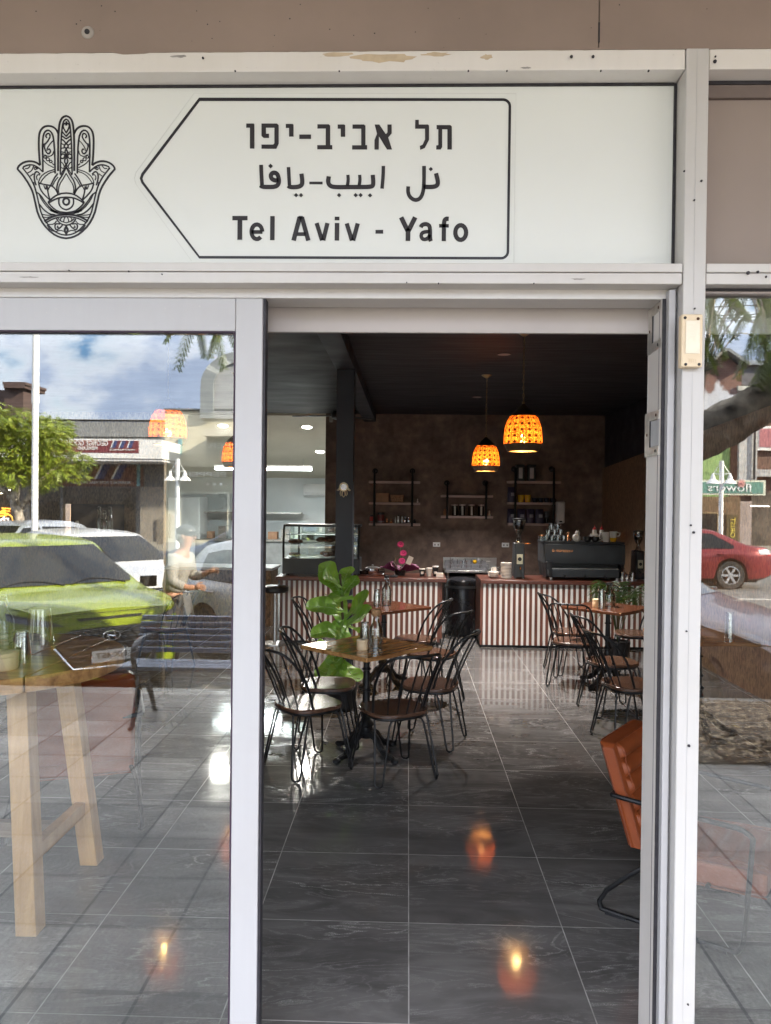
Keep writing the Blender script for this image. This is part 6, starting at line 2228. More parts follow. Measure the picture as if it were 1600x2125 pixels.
# ---- kitchen behind: bench, fridge, crates
t = thing('kitchen_counter', 'steel kitchen counter with shelf behind the strand board bench', 'kitchen counter', (0, 0, 0))
kx0, kx1 = KX0 - .4, KX1 - .1
MB().bx(kx0, kx1, YB + 3.3, YB + 4.0, .86, .90).build('worktop', STEEL, t)
MB().bx(kx0, kx1, YB + 3.35, YB + 4.0, .1, .855).build('cabinet', mk('grey cabinet front', (.30, .31, .31), .4), t)
MB().bx(kx0, kx1 - .8, YB + 3.7, YB + 4.05, 1.42, 1.45).build('overshelf', STEEL, t)
random.seed(31)
for k in range(9):
    x = kx0 + .25 + k * .26
    w, h = random.uniform(.12, .22), random.uniform(.12, .32)
    mt = (CARD, STEEL, WHITEP, BLACKP, DGREY)[k % 5]
    box_thing('kitchen_box', ('card carton on the kitchen counter', 'steel container on the kitchen counter', 'white tub on the kitchen counter', 'black tub on the kitchen counter', 'grey crate on the kitchen counter',
                              'card carton on the kitchen counter beside the grey crate', 'steel container right of the second carton', 'white tub right of the second steel container', 'black tub at the right end of the kitchen counter')[k], 'container', x, YB + 3.62, .901, w, .22, h, mt, group='containers on the kitchen counter')
t = thing('white_fridge', 'tall white fridge at the left of the kitchen', 'fridge', (kx0 - .25, YB + 3.7, 0))
MB().bx(-.33, .33, -.33, .33, .05, 1.75).build('cabinet', WHITEP, t, bev=.02)
MB().bx(-.30, -.27, -.37, -.332, .9, 1.4).build('handle', STEEL, t)

# ================================================================== the street behind the camera (seen in the shop glass)
RZ = -0.30


def carpaint(name, col, metal=0.25):
    return mk(name, col, 0.30, metal, var=0.04, coat=0.4, rvar=0.03, spec=0.35)


CARGL = mk('car window glass', (0.012, 0.014, 0.016), 0.03, var=0.0, spec=0.28, rvar=0)
TYRE = mk('tyre rubber', (0.018, 0.018, 0.018), 0.75, var=0.1)
ALLOY = mk('silver alloy', (0.55, 0.55, 0.56), 0.3, 0.9, var=0.05)
ARCHB = mk('black wheel arch', (0.008, 0.008, 0.008), 0.8)
LAMPGL = mk('headlamp glass', (0.10, 0.10, 0.12), 0.08, 0.3, var=0.3, scale=14)
TAILR = mk('tail lamp red', (0.35, 0.02, 0.02), 0.15)
TAILW = mk('clear tail lamp', (0.62, 0.62, 0.64), 0.12, 0.5)


def make_car(label, paint, loc, head, L=4.3, W=1.78, H=1.45, hood=0.95, kind='hatch', wb=2.6, name='parked_car', plate=None, suv=False, wr=0.32):
    """local +x is the front of the car; origin on the road under its middle"""
    t = thing(name, label, 'car', (loc[0], loc[1], RZ), head, 'cars parked in the street')
    hl = L / 2
    zlo = 0.20 if not suv else 0.24
    xf, xr = wb / 2 + .06, -wb / 2 + .06
    if kind == 'sedan':
        top = [(-hl, .86), (-hl + .05, 1.00), (-hl + .60, 1.05), (-hl + 1.35, H - .05), (-.35, H), (.25, H - .03), (1.10, hood + .03), (hl - .35, hood - .13), (hl - .06, hood - .24), (hl, hood - .34)]
    else:
        top = [(-hl, .90), (-hl + .04, 1.02), (-hl + .42, H - .10), (-hl + 1.0, H), (-.2, H), (.30, H - .04), (1.12, hood + .02), (hl - .30, hood - (.02 if suv else .10)), (hl - .05, hood - (.06 if suv else .20)), (hl, hood - (.11 if suv else .34))]

    def tp(x):
        for i in range(len(top) - 1):
            if x <= top[i + 1][0]:
                a, b = top[i], top[i + 1]
                f = (x - a[0]) / (b[0] - a[0])
                return a[1] + (b[1] - a[1]) * f
        return top[-1][1]

    def tps(x):
        return sum(tp(max(-hl, min(hl, x + d))) for d in (-.08, -.04, 0, .04, .08)) / 5

    def hw(x):
        f = max(0, (abs(x) - (hl - .75)) / .75)
        return W / 2 * (1 - .26 * f ** 2.6)
    belt0 = H * .63
    xs = sorted(set([-hl + L * i / 46 for i in range(47)] + [hl - .02, hl - .06, -hl + .02, -hl + .06]))
    secs = []
    RA = wr + .055
    for x in xs:
        h_, zt = hw(x), tps(x)
        zl = zlo + .10 * max(0, (abs(x) - (hl - .5)) / .5) ** 2
        for xw in (xf, xr):
            dx = abs(x - xw)
            if dx < RA:
                zl = max(zl, wr + math.sqrt(RA * RA - dx * dx) - .01)
        zb_ = min(belt0 + .03 * (-x / hl), zt - .05)
        k = max(0, min(1, (zt - zb_ - .05) / .40))
        wtop = h_ * (.92 - .20 * k)
        zl = min(zl, zb_ - .15)
        zm = zl + (zb_ - zl) * .45
        half = [(0, zlo + .02), (.86 * h_, zl), (.975 * h_, zl + .015 + (zb_ - zl) * .06), (h_, zm), (.992 * h_, zm + (zb_ - zm) * .55), (.965 * h_, zb_ - .03), (.93 * h_, zb_),
                (.93 * h_ * (1 - .5) + wtop * .5, zb_ + (zt - zb_) * .5), (wtop, zt - .025 - .035 * k), (wtop * .93, zt - .008 - .012 * k), (wtop * .5, zt + .004), (0, zt + .012)]
        secs.append((x, half))
    m_ = MB()
    nh = len(secs[0][1])
    ring = 2 * nh - 2
    for x, half in secs:
        for y, z in half:
            m_.v.append((x, y, z))
        for y, z in half[-2:0:-1]:
            m_.v.append((x, -y, z))
    for i in range(len(secs) - 1):
        for j in range(ring):
            a, b = i * ring + j, i * ring + (j + 1) % ring
            m_.f.append((a, a + ring, b + ring, b))
    m_.f.append(tuple(range(ring)))
    m_.f.append(tuple((len(secs) - 1) * ring + j for j in range(ring))[::-1])
    body = m_.build('body', paint, t, ang=40, fix=True)
    bvh = BVHTree.FromPolygons([Vector(p) for p in m_.v], m_.f)

    def drape(polys, mode, mat, nm, off=.007, par=t, cuts=3, build=True):
        """lay outlines onto the body: mode front / rear / left / right"""
        out = MB()
        for poly in polys:
            bm = bmesh.new()
            vs = [bm.verts.new((p[0], p[1], 0)) for p in poly]
            bm.faces.new(vs)
            bmesh.ops.triangulate(bm, faces=bm.faces)
            for _ in range(cuts):
                le = [e for e in bm.edges if e.calc_length() > .07]
                if not le:
                    break
                bmesh.ops.subdivide_edges(bm, edges=le, cuts=1)
                bmesh.ops.triangulate(bm, faces=bm.faces)
            bm.verts.ensure_lookup_table()
            vv, ok = [], []
            for v in bm.verts:
                if mode in ('front', 'rear'):
                    s = 1 if mode == 'front' else -1
                    o_, d = Vector((s * 6, v.co.x, v.co.y)), Vector((-s, 0, 0))
                else:
                    s = 1 if mode == 'left' else -1
                    o_, d = Vector((v.co.x, s * 6, v.co.y)), Vector((0, -s, 0))
                h_, n_, i_, d_ = bvh.ray_cast(o_, d)
                ok.append(h_ is not None)
                if h_ is None:
                    vv.append(o_)
                else:
                    if n_.dot(d) > 0:
                        n_ = -n_
                    vv.append(h_ + (n_ - d * 1.0).normalized() * off)
            fs = []
            for f in bm.faces:
                if all(ok[v.index] for v in f.verts):
                    fs.append(tuple(v.index for v in f.verts))
            out.add(vv, fs)
            bm.free()
        return out.build(nm, mat, par, ang=30) if build else out

    # windscreen and other glass
    wt = H * .40 * .93
    zb1 = belt0 + .02
    drape([[(-W * .385, hood + .06), (W * .385, hood + .06), (W * .405, hood + .10), (W * .315, H - .085), (-W * .315, H - .085), (-W * .405, hood + .10)]], 'front', CARGL, 'windscreen')
    rz0 = 1.08 if kind == 'sedan' else 1.02
    drape([[(-W * .37, rz0), (W * .37, rz0), (W * .31, H - .11), (-W * .31, H - .11)]], 'rear', CARGL, 'rear_window')
    x_a = .98
    if kind == 'sedan':
        rearx = [(-hl + 1.42, H - .15), (-hl + .95, zb1 + .10), (-hl + .98, zb1 + .03)]
    else:
        rearx = [(-hl + 1.0, H - .14), (-hl + .66, H - .20), (-hl + .62, zb1 + .06), (-hl + .70, zb1 + .03)]
    for s in ('left', 'right'):
        fr_ = [(-.12, zb1 + .02), (x_a - .02, zb1 + .02), (x_a + .0, zb1 + .05), (.36, H - .125), (-.12, H - .105)]
        rw_ = [(-.20, H - .105)] + rearx + [(-.20, zb1 + .02)]
        drape([fr_], s, CARGL, 'side_window')
        drape([rw_], s, CARGL, 'side_window')
        sy = 1 if s == 'left' else -1
        for xx in (-.02, -.98):
            hd = MB()
            z = zb1 - .10
            y = sy * (hw(xx) + .0)
            hd.tube(curve_pts([(xx - .02, y, z), (xx - .04, y + sy * .03, z + .002), (xx - .18, y + sy * .03, z + .004), (xx - .21, y, z)], 4), .013, 8)
            hd.build('door_handle', paint, t)
        drape([[(-.155, zlo + .12), (-.165, zlo + .12), (-.165, zb1 - .01), (-.155, zb1 - .01)], [(.93, zlo + .12), (.92, zlo + .12), (.975, zb1 - .01), (.985, zb1 - .01)]], s, ARCHB, 'door_gap', off=.003)
        mr = MB()
        mr.prism(superell(.055, .095, 16, 3.2), -.06, .06, M=Matrix.Translation((.80, sy * (hw(.8) + .12), zb1 + .05)))
        mo = mr.build('wing_mirror', BLACKP if suv else paint, t)
        MB().tube([(.82, sy * (hw(.8) - .06), zb1 + .01), (.80, sy * (hw(.8) + .08), zb1 + .02)], .03, 8).build('mirror_arm', BLACKP, mo)
    # wheels
    for xw in (xf, xr):
        for sy in (-1, 1):
            yo = sy * (W / 2 - .115)
            Mw = Matrix.Translation((xw, yo, wr)) @ Matrix.Rotation(rad(90) * (-sy), 4, 'X')
            wh = MB()
            wh.lathe([(wr * .62, -.09), (wr * .95, -.095), (wr, -.06), (wr, .07), (wr * .96, .098), (wr * .66, .095), (wr * .62, .06)], 30, M=Mw, capped=False)
            wo = wh.build('wheel', TYRE, t)
            rm = MB()
            rm.lathe([(wr * .64, .03), (wr * .66, .09), (wr * .60, .092), (wr * .58, .05)], 30, M=Mw, capped=False)
            for k in range(6):
                a = 2 * PI * k / 6
                rm.add([(wr * .10 * cos(a + 1), wr * .10 * sin(a + 1), .075), (wr * .10 * cos(a - 1), wr * .10 * sin(a - 1), .075), (wr * .60 * cos(a - .13), wr * .60 * sin(a - .13), .085), (wr * .60 * cos(a + .13), wr * .60 * sin(a + .13), .085)], [(0, 1, 2, 3)], Mw)
            rm.lathe([(wr * .15, .06), (wr * .13, .09), (0.0, .092)], 14, M=Mw, capped=False)
            rm.build('rim', ALLOY, wo)
            MB().lathe([(wr * .6, .02), (0.001, .02)], 20, M=Mw, capped=False).lathe([(RA - .005, -.10), (RA - .005, .02)], 24, M=Mw, capped=False).build('wheel_well', ARCHB, t)
    MB().bx(-hl + .35, hl - .35, -W / 2 + .2, W / 2 - .2, .16, zlo + .03).build('underbody', ARCHB, t)
    t['_l'] = 0
    del t['_l']
    return t, drape, dict(hl=hl, W=W, H=H, hood=hood, bvh=bvh, zlo=zlo)


def sym(polys):
    return polys + [[(-y, z) for y, z in p][::-1] for p in polys]


def _unused():
    pass


def plain_front(t, drape, q, plate_txt=None):
    W, h = q['W'], q['hood']
    drape(sym([[(W * .25, h - .27), (W * .40, h - .22), (W * .44, h - .12), (W * .30, h - .17)]]), 'front', LAMPGL, 'headlight', off=.010)
    drape([[(-W * .20, h - .34), (W * .20, h - .34), (W * .22, h - .25), (-W * .22, h - .25)]], 'front', ARCHB, 'grille', off=.009)
    drape([[(-W * .30, .26), (W * .30, .26), (W * .33, .38), (-W * .33, .38)]], 'front', ARCHB, 'lower_grille', off=.009)
    drape(sym([[(W * .28, .80), (W * .42, .80), (W * .42, .93), (W * .28, .92)]]), 'rear', TAILR, 'tail_light', off=.01)


# ---- lime green car
GREEN = carpaint('lime green car paint', (0.185, 0.235, 0.009), 0.0)
fc = PR(222, 1303, 7.25)
th = rad(45)
hd = Vector((sin(th), cos(th), 0))
cpos = Vector((fc.x, fc.y, 0)) - hd * 2.05
tg, dg_, qg = make_car('lime green car with honeycomb grille parked nose to the bench', GREEN, cpos, math.atan2(hd.y, hd.x), L=4.17, W=1.80, H=1.53, hood=1.02, suv=True, wr=.33)
dg_([[(-.50, .60), (-.34, .42), (.34, .42), (.50, .60), (.46, .735), (.36, .77), (-.36, .77), (-.46, .735)]], 'front', mk('black honeycomb backing', (.006, .006, .007), .5), 'grille', off=.012)
hx = MB()
bv = qg['bvh']


def on_front(y, z, off):
    h_, n_, i_, d_ = bv.ray_cast(Vector((6, y, z)), Vector((-1, 0, 0)))
    return (h_ + Vector((off, 0, 0))) if h_ is not None else Vector((2.0, y, z))


for r_ in range(7):
    for c_ in range(-6, 7):
        cy_, cz_ = c_ * .078 + (.039 if r_ % 2 else 0), .45 + r_ * .047
        lim = .33 + (cz_ - .42) * .85
        if abs(cy_) > lim - .03 or cz_ > .755:
            continue
        pts = [on_front(cy_ + .036 * cos(rad(60 * k)), cz_ + .024 * sin(rad(60 * k)), .018) for k in range(6)]
        hx.tube(pts, .0045, 4, True)
hx.build('honeycomb_mesh', mk('dark chrome mesh', (.10, .10, .105), .2, .9), tg)
ch_ = MB()
ch_.tube([on_front(y, z, .02) for y, z in ((-.53, .62), (-.36, .41), (-.12, .40), (.12, .40), (.36, .41), (.53, .62))], .014, 8)
ch_.build('grille_trim', CHROME, tg)
dg_([[(-.30, .845), (.30, .845), (.32, .868), (-.32, .868)]], 'front', ARCHB, 'bonnet_slot', off=.010)
dg_([[(-.82, .855), (-.62, .825), (-.42, .805), (-.56, .865), (-.82, .92)]], 'front', LAMPGL, 'headlight', off=.012)
dg_([[(.82, .855), (.82, .92), (.56, .865), (.42, .805), (.62, .825)]], 'front', LAMPGL, 'headlight', off=.012)
dg_(sym([[(.55, .56), (.72, .58), (.80, .70), (.78, .77), (.66, .77), (.56, .68)]]), 'front', mk('smoked lamp cluster', (.03, .03, .032), .15), 'lamp_cluster', off=.012)
dg_([[(-.62, .26), (.62, .26), (.66, .36), (.34, .385), (-.34, .385), (-.66, .36)]], 'front', BLACKP, 'bumper_intake', off=.010)
dg_([[(-.80, .945), (-.79, .945), (-.60, .985), (-.61, .985)], [(.79, .945), (.80, .945), (.61, .985), (.60, .985)], [(-.62, .905), (.62, .905), (.62, .911), (-.62, .911)]], 'front', ARCHB, 'bonnet_gap', off=.004)
wp = MB()
for y0_, y1_ in ((-.62, -.02), (.05, .66)):
    wp.tube([on_front(y0_ + (y1_ - y0_) * k / 6, 1.075 + .05 * sin(k * .5), .02) for k in range(7)], .009, 5)
wp.build('wiper', BLACKP, tg)
eb = MB()
ec = on_front(0, .685, .03)
eb.tube([(ec.x - .0, ec.y + .085 * cos(a), ec.z + .043 * sin(a)) for a in [2 * PI * k / 24 for k in range(24)]], .0075, 6, True)
for a, b in (((-.045, -.032), (-.020, .036)), ((.020, -.036), (.045, .032)), ((-.033, -.006), (.033, .006))):
    eb.tube([(ec.x, ec.y + a[0], ec.z + a[1]), (ec.x, ec.y + b[0], ec.z + b[1])], .0085, 6)
eb.build('emblem', CHROME, tg)
pc = on_front(0, .50, .035)
plo = MB().bx(pc.x - .006, pc.x, -.19, .19, .445, .555).build('number_plate', mk('plate white', (.70, .70, .68), .4, var=.02), tg, bev=.002)
pm = MB()
text_into(pm, "EJX·45T", (pc.x + .0006, -.150, .466), (0, 1, 0), (0, 0, 1), .30, .068, off=.006, depth=.002)
for k in range(3):
    pm.box((pc.x + .001, -.172, .478 + .022 * k), (.002, .010, .010))
pm.build('plate_lettering', VINYL, plo)

# ---- other cars
WCAR = carpaint('white car paint', (.42, .42, .43), 0.0)
tw, dw_, qw = make_car('white car parked behind the lime green car, its wing mirror in view', WCAR, (-5.0, -10.2), math.atan2(hd.y, hd.x), L=4.35, W=1.74, H=1.47, hood=.98)
plain_front(tw, dw_, qw)
tw2, dw2, qw2 = make_car('white hatchback right of the lime green car with sky blue reflections in its windows', WCAR, (-1.02, -7.0), math.atan2(hd.y, hd.x), L=4.2, W=1.74, H=1.50, hood=.98)
plain_front(tw2, dw2, qw2)
ts, ds, qs = make_car('silver grey wagon at the far left behind the lamp pole', carpaint('silver car paint', (.42, .45, .50), .6), (-8.4, -13.9), rad(100), L=4.6, W=1.8, H=1.50, hood=1.0)
plain_front(ts, ds, qs)
td, dd, qd = make_car('dark purple car nose just outside the right window', carpaint('aubergine car paint', (.03, .014, .028), .3), (2.15, -6.55), math.atan2(hd.y, hd.x), L=4.3, W=1.8, H=1.46, hood=.98, kind='sedan')
plain_front(td, dd, qd)
tr_, dr, qr = make_car('dark red sedan with five spoke wheels in the far lane, seen from the side', carpaint('dark red car paint', (.15, .014, .016), .3), (6.35, -17.4), PI, L=4.75, W=1.82, H=1.46, hood=.98, kind='sedan', wb=2.78, wr=.335)
plain_front(tr_, dr, qr)
dr([[(-2.37, .83), (-2.02, .84), (-1.98, .95), (-2.30, .97)]], 'right', TAILW, 'tail_light', off=.012)
dr([[(-2.37, .83), (-2.02, .84), (-1.98, .95), (-2.30, .97)]], 'left', TAILW, 'tail_light', off=.012)
tb_, db_, qb = make_car('dark blue hatchback far behind the white hatchback', carpaint('navy car paint', (.03, .045, .10), .4), (-3.6, -16.2), PI, L=4.2, W=1.75, H=1.48)
plain_front(tb_, db_, qb)

# ---- bench
BLUEG = mk('blue grey bench slat', (0.25, 0.28, 0.36), .42, var=.15, scale=8, stretch=(1, 12, 12), bmp=.05)
CASTB = mk('dark cast bench frame', (.12, .12, .13), .35, .5, var=.1)
bl_, br_ = -2.12, -0.34
t = thing('park_bench', 'dark slatted bench with cast arm standing on the pavement before the lime green car', 'bench', (0, 0, 0))
yb0 = -3.38                                     # front edge of the seat (towards the shop)
for k in range(5):
    MB().bx(bl_, br_, yb0 - .085 * k - .075, yb0 - .085 * k, .415 - .006 * k, .445 - .006 * k).build('seat_slat', BLUEG, t, bev=.006)
for k in range(6):
    z = .49 + .046 * k
    y = yb0 - .44 - .026 * k
    MB().box(((bl_ + br_) / 2, y, z), (br_ - bl_, .026, .039), rot=Matrix.Rotation(rad(-14), 3, 'X')).build('back_slat', BLUEG, t, bev=.006)
for x in (bl_ + .14, br_ - .14):
    m_ = MB()
    m_.tube(curve_pts([(x, yb0 - .01, .40), (x, yb0 - .16, .37), (x, yb0 - .38, .38), (x, yb0 - .45, .50), (x, yb0 - .575, .74)], 5), .022, 8, flat=.8)
    m_.tube(curve_pts([(x, yb0 - .14, .36), (x, yb0 - .09, .26), (x, yb0 - .02, .12), (x, yb0 + .05, .02), (x, yb0 + .09, .012)], 5), [.027 - .0006 * i for i in range(21)], 8)
    m_.tube(curve_pts([(x, yb0 - .24, .36), (x, yb0 - .30, .25), (x, yb0 - .40, .12), (x, yb0 - .46, .02), (x, yb0 - .50, .012)], 5), [.027 - .0006 * i for i in range(21)], 8)
    m_.tube(curve_pts([(x, yb0 - .02, .41), (x, yb0 + .03, .52), (x, yb0 - .02, .60), (x, yb0 - .22, .62), (x, yb0 - .50, .60)], 5), .022, 8)
    m_.build('cast_frame', CASTB, t)

# ---- street furniture
POLEW = mk('white painted pole', (.74, .74, .74), .4, var=.04)
pb = PR(70, 1000, 13)
t = thing('light_pole', 'tall white street pole with a stepped sleeve, in front of the pointed tree', 'pole', (pb.x, pb.y, RZ))
zst = PR(70, 838, 13).z - RZ
MB().lathe([(.055, 0), (.052, zst)], 16).build('lower_tube', POLEW, t)
MB().lathe([(.062, zst + .001), (.064, zst + .03), (.058, zst + .4), (.05, 7.5)], 16).build('upper_tube', POLEW, t)


def twin_lamp(px, v, ptop, label, gr):
    b = PR(px, ptop, v)
    t = thing('street_lamp', label, 'street lamp', (b.x, b.y, -.17), 0.15, gr)
    h = b.z + .17
    MB().lathe([(.11, 0), (.11, .04), (.062, .05), (.058, h)], 14).build('post', POLEW, t)
    for s in (-1, 1):
        m_ = MB()
        m_.tube([(s * .0, 0, h - .36), (s * .20, 0, h - .34)], .014, 8).tube([(s * .04, 0, h - .08), (s * .19, 0, h - .33)], .010, 6)
        m_.build('arm', POLEW, t)
        ls_ = MB().lathe([(.025, h - .33), (.032, h - .37), (.062, h - .43), (.058, h - .47), (.075, h - .49), (.175, h - .60), (.175, h - .61), (.05, h - .52)], 20, (s * .215, 0, 0))
        lo_ = ls_.build('shade', POLEW, t)
        MB().sphere((s * .215, 0, h - .59), .045, 10).build('globe', mk('frosted globe', (.62, .60, .52), .3) if 'frosted globe' not in bpy.data.materials else bpy.data.materials['frosted globe'], lo_)


twin_lamp(368, 21.5, 952, 'white twin street lamp before the cream shop with dotted sign', 'twin bell street lamps')
twin_lamp(1499, 20.9, 956, 'white twin street lamp before the green flower shop sign', 'twin bell street lamps')
for k, (p0_, p1_) in enumerate((((1380, 640), (1720, 622)), ((1380, 659), (1720, 641)), ((1380, 663), (1720, 648)), ((1380, 669), (1720, 655)))):
    a, b = PR(p0_[0], p0_[1], 22), PR(p1_[0], p1_[1], 22)
    solo('power_line', MB().tube([a + (a - b) * 1.6, a, a.lerp(b, .5) - Vector((0, 0, .03)), b, b + (b - a) * 2], .014, 5), BLACKP,
         ('topmost overhead power line over the brick gable', 'second overhead power line from the top', 'third overhead power line from the top', 'lowest overhead power line over the brick gable')[k], 'cable', 'overhead power lines')

# ---- buildings across the street (the mirror image shows them at distance 26)
VB = 26.0


def bbox(m_, px0, py0, px1, py1, v=VB, depth=.3):
    a, b = PR(px0, py0, v), PR(px1, py1, v)
    y = -(v - 2.2)
    return m_.bx(min(a.x, b.x), max(a.x, b.x), y - depth, y, min(a.z, b.z), max(a.z, b.z))


def bpart(name, mat, par, rects, v=VB, depth=.3, **k):
    m_ = MB()
    for r in rects:
        bbox(m_, *r, v=v, depth=depth)
    return m_.build(name, mat, par, **k)


GPAR = mk('grey rendered parapet', (.17, .175, .18), .7, var=.15, scale=2, stretch=(1, 1, .3))
CREAMB = mk('cream rendered wall', (.46, .43, .34), .7, var=.06)
MAROON = mk('maroon sign panel', (.16, .035, .045), .5, var=.08)
MARWALL = mk('faded maroon fascia', (.16, .075, .065), .7, var=.2, scale=5)
BRICKD = mk('dark brown brick', (.085, .055, .050), .8, var=.2, scale=20)
SHOPD = mk('dim shop interior', (.10, .075, .055), .6, var=.35, scale=3)
WTRIM = mk('white trim', (.66, .66, .66), .5, var=.05)
NAVY = mk('navy stripe', (.03, .06, .17), .5)
GOLD = mk('gold stripe', (.50, .34, .10), .5)
SHOPGL = mk('shop window glass', (.035, .03, .026), .06, var=.5, scale=2)


def mirror_text(par, s, pxr, pxl, py0, py1, mat, v, nm='lettering', off=0.0, **k):
    """pxr / pxl: right and left end in the photograph, where the mirrored string starts and ends"""
    a, b = PR(pxr, py1, v), PR(pxl, py0, v)
    m_ = MB()
    text_into(m_, s, (a.x, -(v - 2.2), a.z), (-1, 0, 0), (0, 0, 1), a.x - b.x, b.z - a.z, off=off, depth=.015, **k)
    return m_.build(nm, mat, par)


def slants(par, nm, mat, xs, py0, py1, w, lean, v):
    m_ = MB()
    y = -(v - 2.2)
    for x in xs:
        q = [PR(x, py1, v), PR(x + w, py1, v), PR(x + w + lean, py0, v), PR(x + lean, py0, v)]
        m_.prism([(p.x, p.z) for p in q], y, y + .012, fn=lambda u, w_, q_: (u, q_, w_))
    return m_.build(nm, mat, par)


# tower behind
t = thing('brick_tower', 'dark brick pier with flared cap rising behind the left tree', 'building', (0, 0, 0))
bpart('shaft', BRICKD, t, [(8, 805, 46, 1050)], 31, 1.2)
bpart('cap', BRICKD, t, [(4, 792, 52, 798), (6, 798.2, 49, 804.8)], 30.7, 1.8)
bpart('side_wall', BRICKD, t, [(-140, 808, 7.8, 1050)], 31.3, 1.0)
# menswear shop
t = thing('menswear_shop', 'grey menswear shop with maroon fascia sign and three slanted stripes', 'shop', (0, 0, 0))
bpart('parapet', GPAR, t, [(-260, 871, 341, 1125)], VB, .4, bev=.02)
bpart('coping', mk('grey coping', (.22, .225, .23), .7), t, [(-260, 867, 341, 870.8)], VB - .06, .6)
bpart('shadow_gap', ARCHB, t, [(-260, 904, 332, 907)], VB - .012, .1)
bpart('awning_fascia', WTRIM, t, [(-260, 907.2, 335, 952)], VB - 2.0, 2.0)
v1 = VB - 2.01
pn = bpart('sign_panel', MAROON, t, [(52, 912.5, 287, 940)], v1, .0095)
v2 = v1 - .0005
mirror_text(pn, "GEORGE GOOLEY", 223, 126, 913.5, 925, WTRIM, v2, off=.008)
mirror_text(pn, "MENSLAND", 201, 160, 926, 933.5, WTRIM, v2, off=.006)
mirror_text(pn, "MENSWEAR & WORKWEAR SPECIALISTS", 279, 227, 931.5, 935, WTRIM, v2, fit_h=True)
slants(pn, 'white_stripe', WTRIM, (228, 245, 262), 914.5, 929.5, 2.2, 6, v2)
slants(pn, 'navy_stripe', NAVY, (230.6, 247.6, 264.6), 914.5, 929.5, 7, 6, v2)
bpart('awning_soffit', mk('pale soffit', (.50, .50, .52), .6), t, [(-260, 952.2, 335, 954)], VB - 1.98, 1.9)
bpart('upper_band', MARWALL, t, [(-260, 963, 296, 1010)], VB - .03, .02)
v3 = VB - .0305
mirror_text(t, "MENSWEAR & WORKWEAR SPECIALISTS", 270, 146, 997, 1005, WTRIM, v3, off=.006)
mirror_text(t, "GEORGE GOOLEY", 57, -70, 960, 977, WTRIM, v3, off=.006)
mirror_text(t, "MENSLAND", 50, -40, 981, 992, WTRIM, v3)
slants(t, 'white_stripe', WTRIM, (157, 194, 229), 963.5, 994, 4.6, 16, v3)
slants(t, 'gold_stripe', GOLD, (155.5, 192.5, 227.5), 963.5, 994, 1.4, 16, v3)
slants(t, 'navy_stripe', NAVY, (161.8, 198.8, 233.8), 963.5, 994, 15, 16, v3)
bpart('teal_strip', mk('teal strip', (.16, .33, .36), .5), t, [(283, 963, 290, 1009)], VB - .045, .01)
bpart('shop_window', SHOPGL, t, [(60, 1012, 122, 1122), (130, 1012, 280, 1122)], VB - .02, .015)
bpart('window_pier', mk('taupe tiled pier', (.26, .235, .205), .6, var=.1), t, [(23, 1040, 49, 1125), (50, 1040, 60, 1125), (290.5, 1010, 341, 1125)], VB - .08, .07)
rv = bpart('side_window', SHOPD, t, [(-60, 1015, 22, 1125)], VB - .03, .02)
bpart('light_slot', emit('shop strip light', (1, .85, .55), 3.0), rv, [(-60, 1015, 22, 1018), (-60, 1022, 22, 1025)], VB - .05, .01)
NEON = emit('orange neon', (1.0, .42, .05), 1.6)
m_ = MB()
for k in range(3):
    pts = [PR(22 - 3 * k, 1056 + 5 * k, VB - .07), PR(2, 1054 + 5 * k, VB - .07), PR(12, 1060 + 5 * k, VB - .07), PR(-12, 1062 + 5 * k, VB - .07)]
    m_.tube(pts, .022, 6)
c_ = PR(-6, 1077, VB - .07)
m_.tube([(c_.x + .52 * cos(a), c_.y, c_.z + .22 * sin(a)) for a in [2 * PI * k / 24 for k in range(24)]], .024, 6, True)
m_.build('neon_outline', NEON, rv)
mirror_text(rv, "rivers", 17, -30, 1071, 1083, emit('white lit letters', (1, .95, .85), 1.2), VB - .06, off=.012)

# cream shop with arch
t = thing('arched_shop', 'cream shop with a rounded grey arch gable and lettered fascia', 'shop', (0, 0, 0))
bpart('wall', CREAMB, t, [(341.5, 852, 720, 1130)], VB, 3.0)
bpart('parapet_cap', mk('dark grey cap', (.12, .125, .13), .7), t, [(339, 847, 600, 852)], VB - .1, .6)
ac = PR(505, 800, VB - .2)
ar_ = abs(PR(415, 800, VB - .2).x - ac.x)
zbase = PR(505, 868, VB - .2).z


def arch(r0, r1, y0, y1, nm, mat, par):
    n = 28
    o_ = [(ac.x + r1 * cos(PI * k / n), ac.z + r1 * .80 * sin(PI * k / n)) for k in range(n + 1)]
    o_ = [(ac.x + r1, zbase)] + o_ + [(ac.x - r1, zbase)]
    if r0:
        i_ = [(ac.x + r0 * cos(PI * k / n), ac.z + r0 * .80 * sin(PI * k / n)) for k in range(n + 1)]
        i_ = [(ac.x + r0, zbase)] + i_ + [(ac.x - r0, zbase)]
        m_ = MB()
        for k in range(len(o_) - 1):
            m_.prism([o_[k], o_[k + 1], i_[k + 1], i_[k]], y0, y1, fn=lambda u, w, q_: (u, q_, w))
        return m_.build(nm, mat, par, fix=True)
    return MB().prism(o_, y0, y1, fn=lambda u, w, q_: (u, q_, w)).build(nm, mat, par)


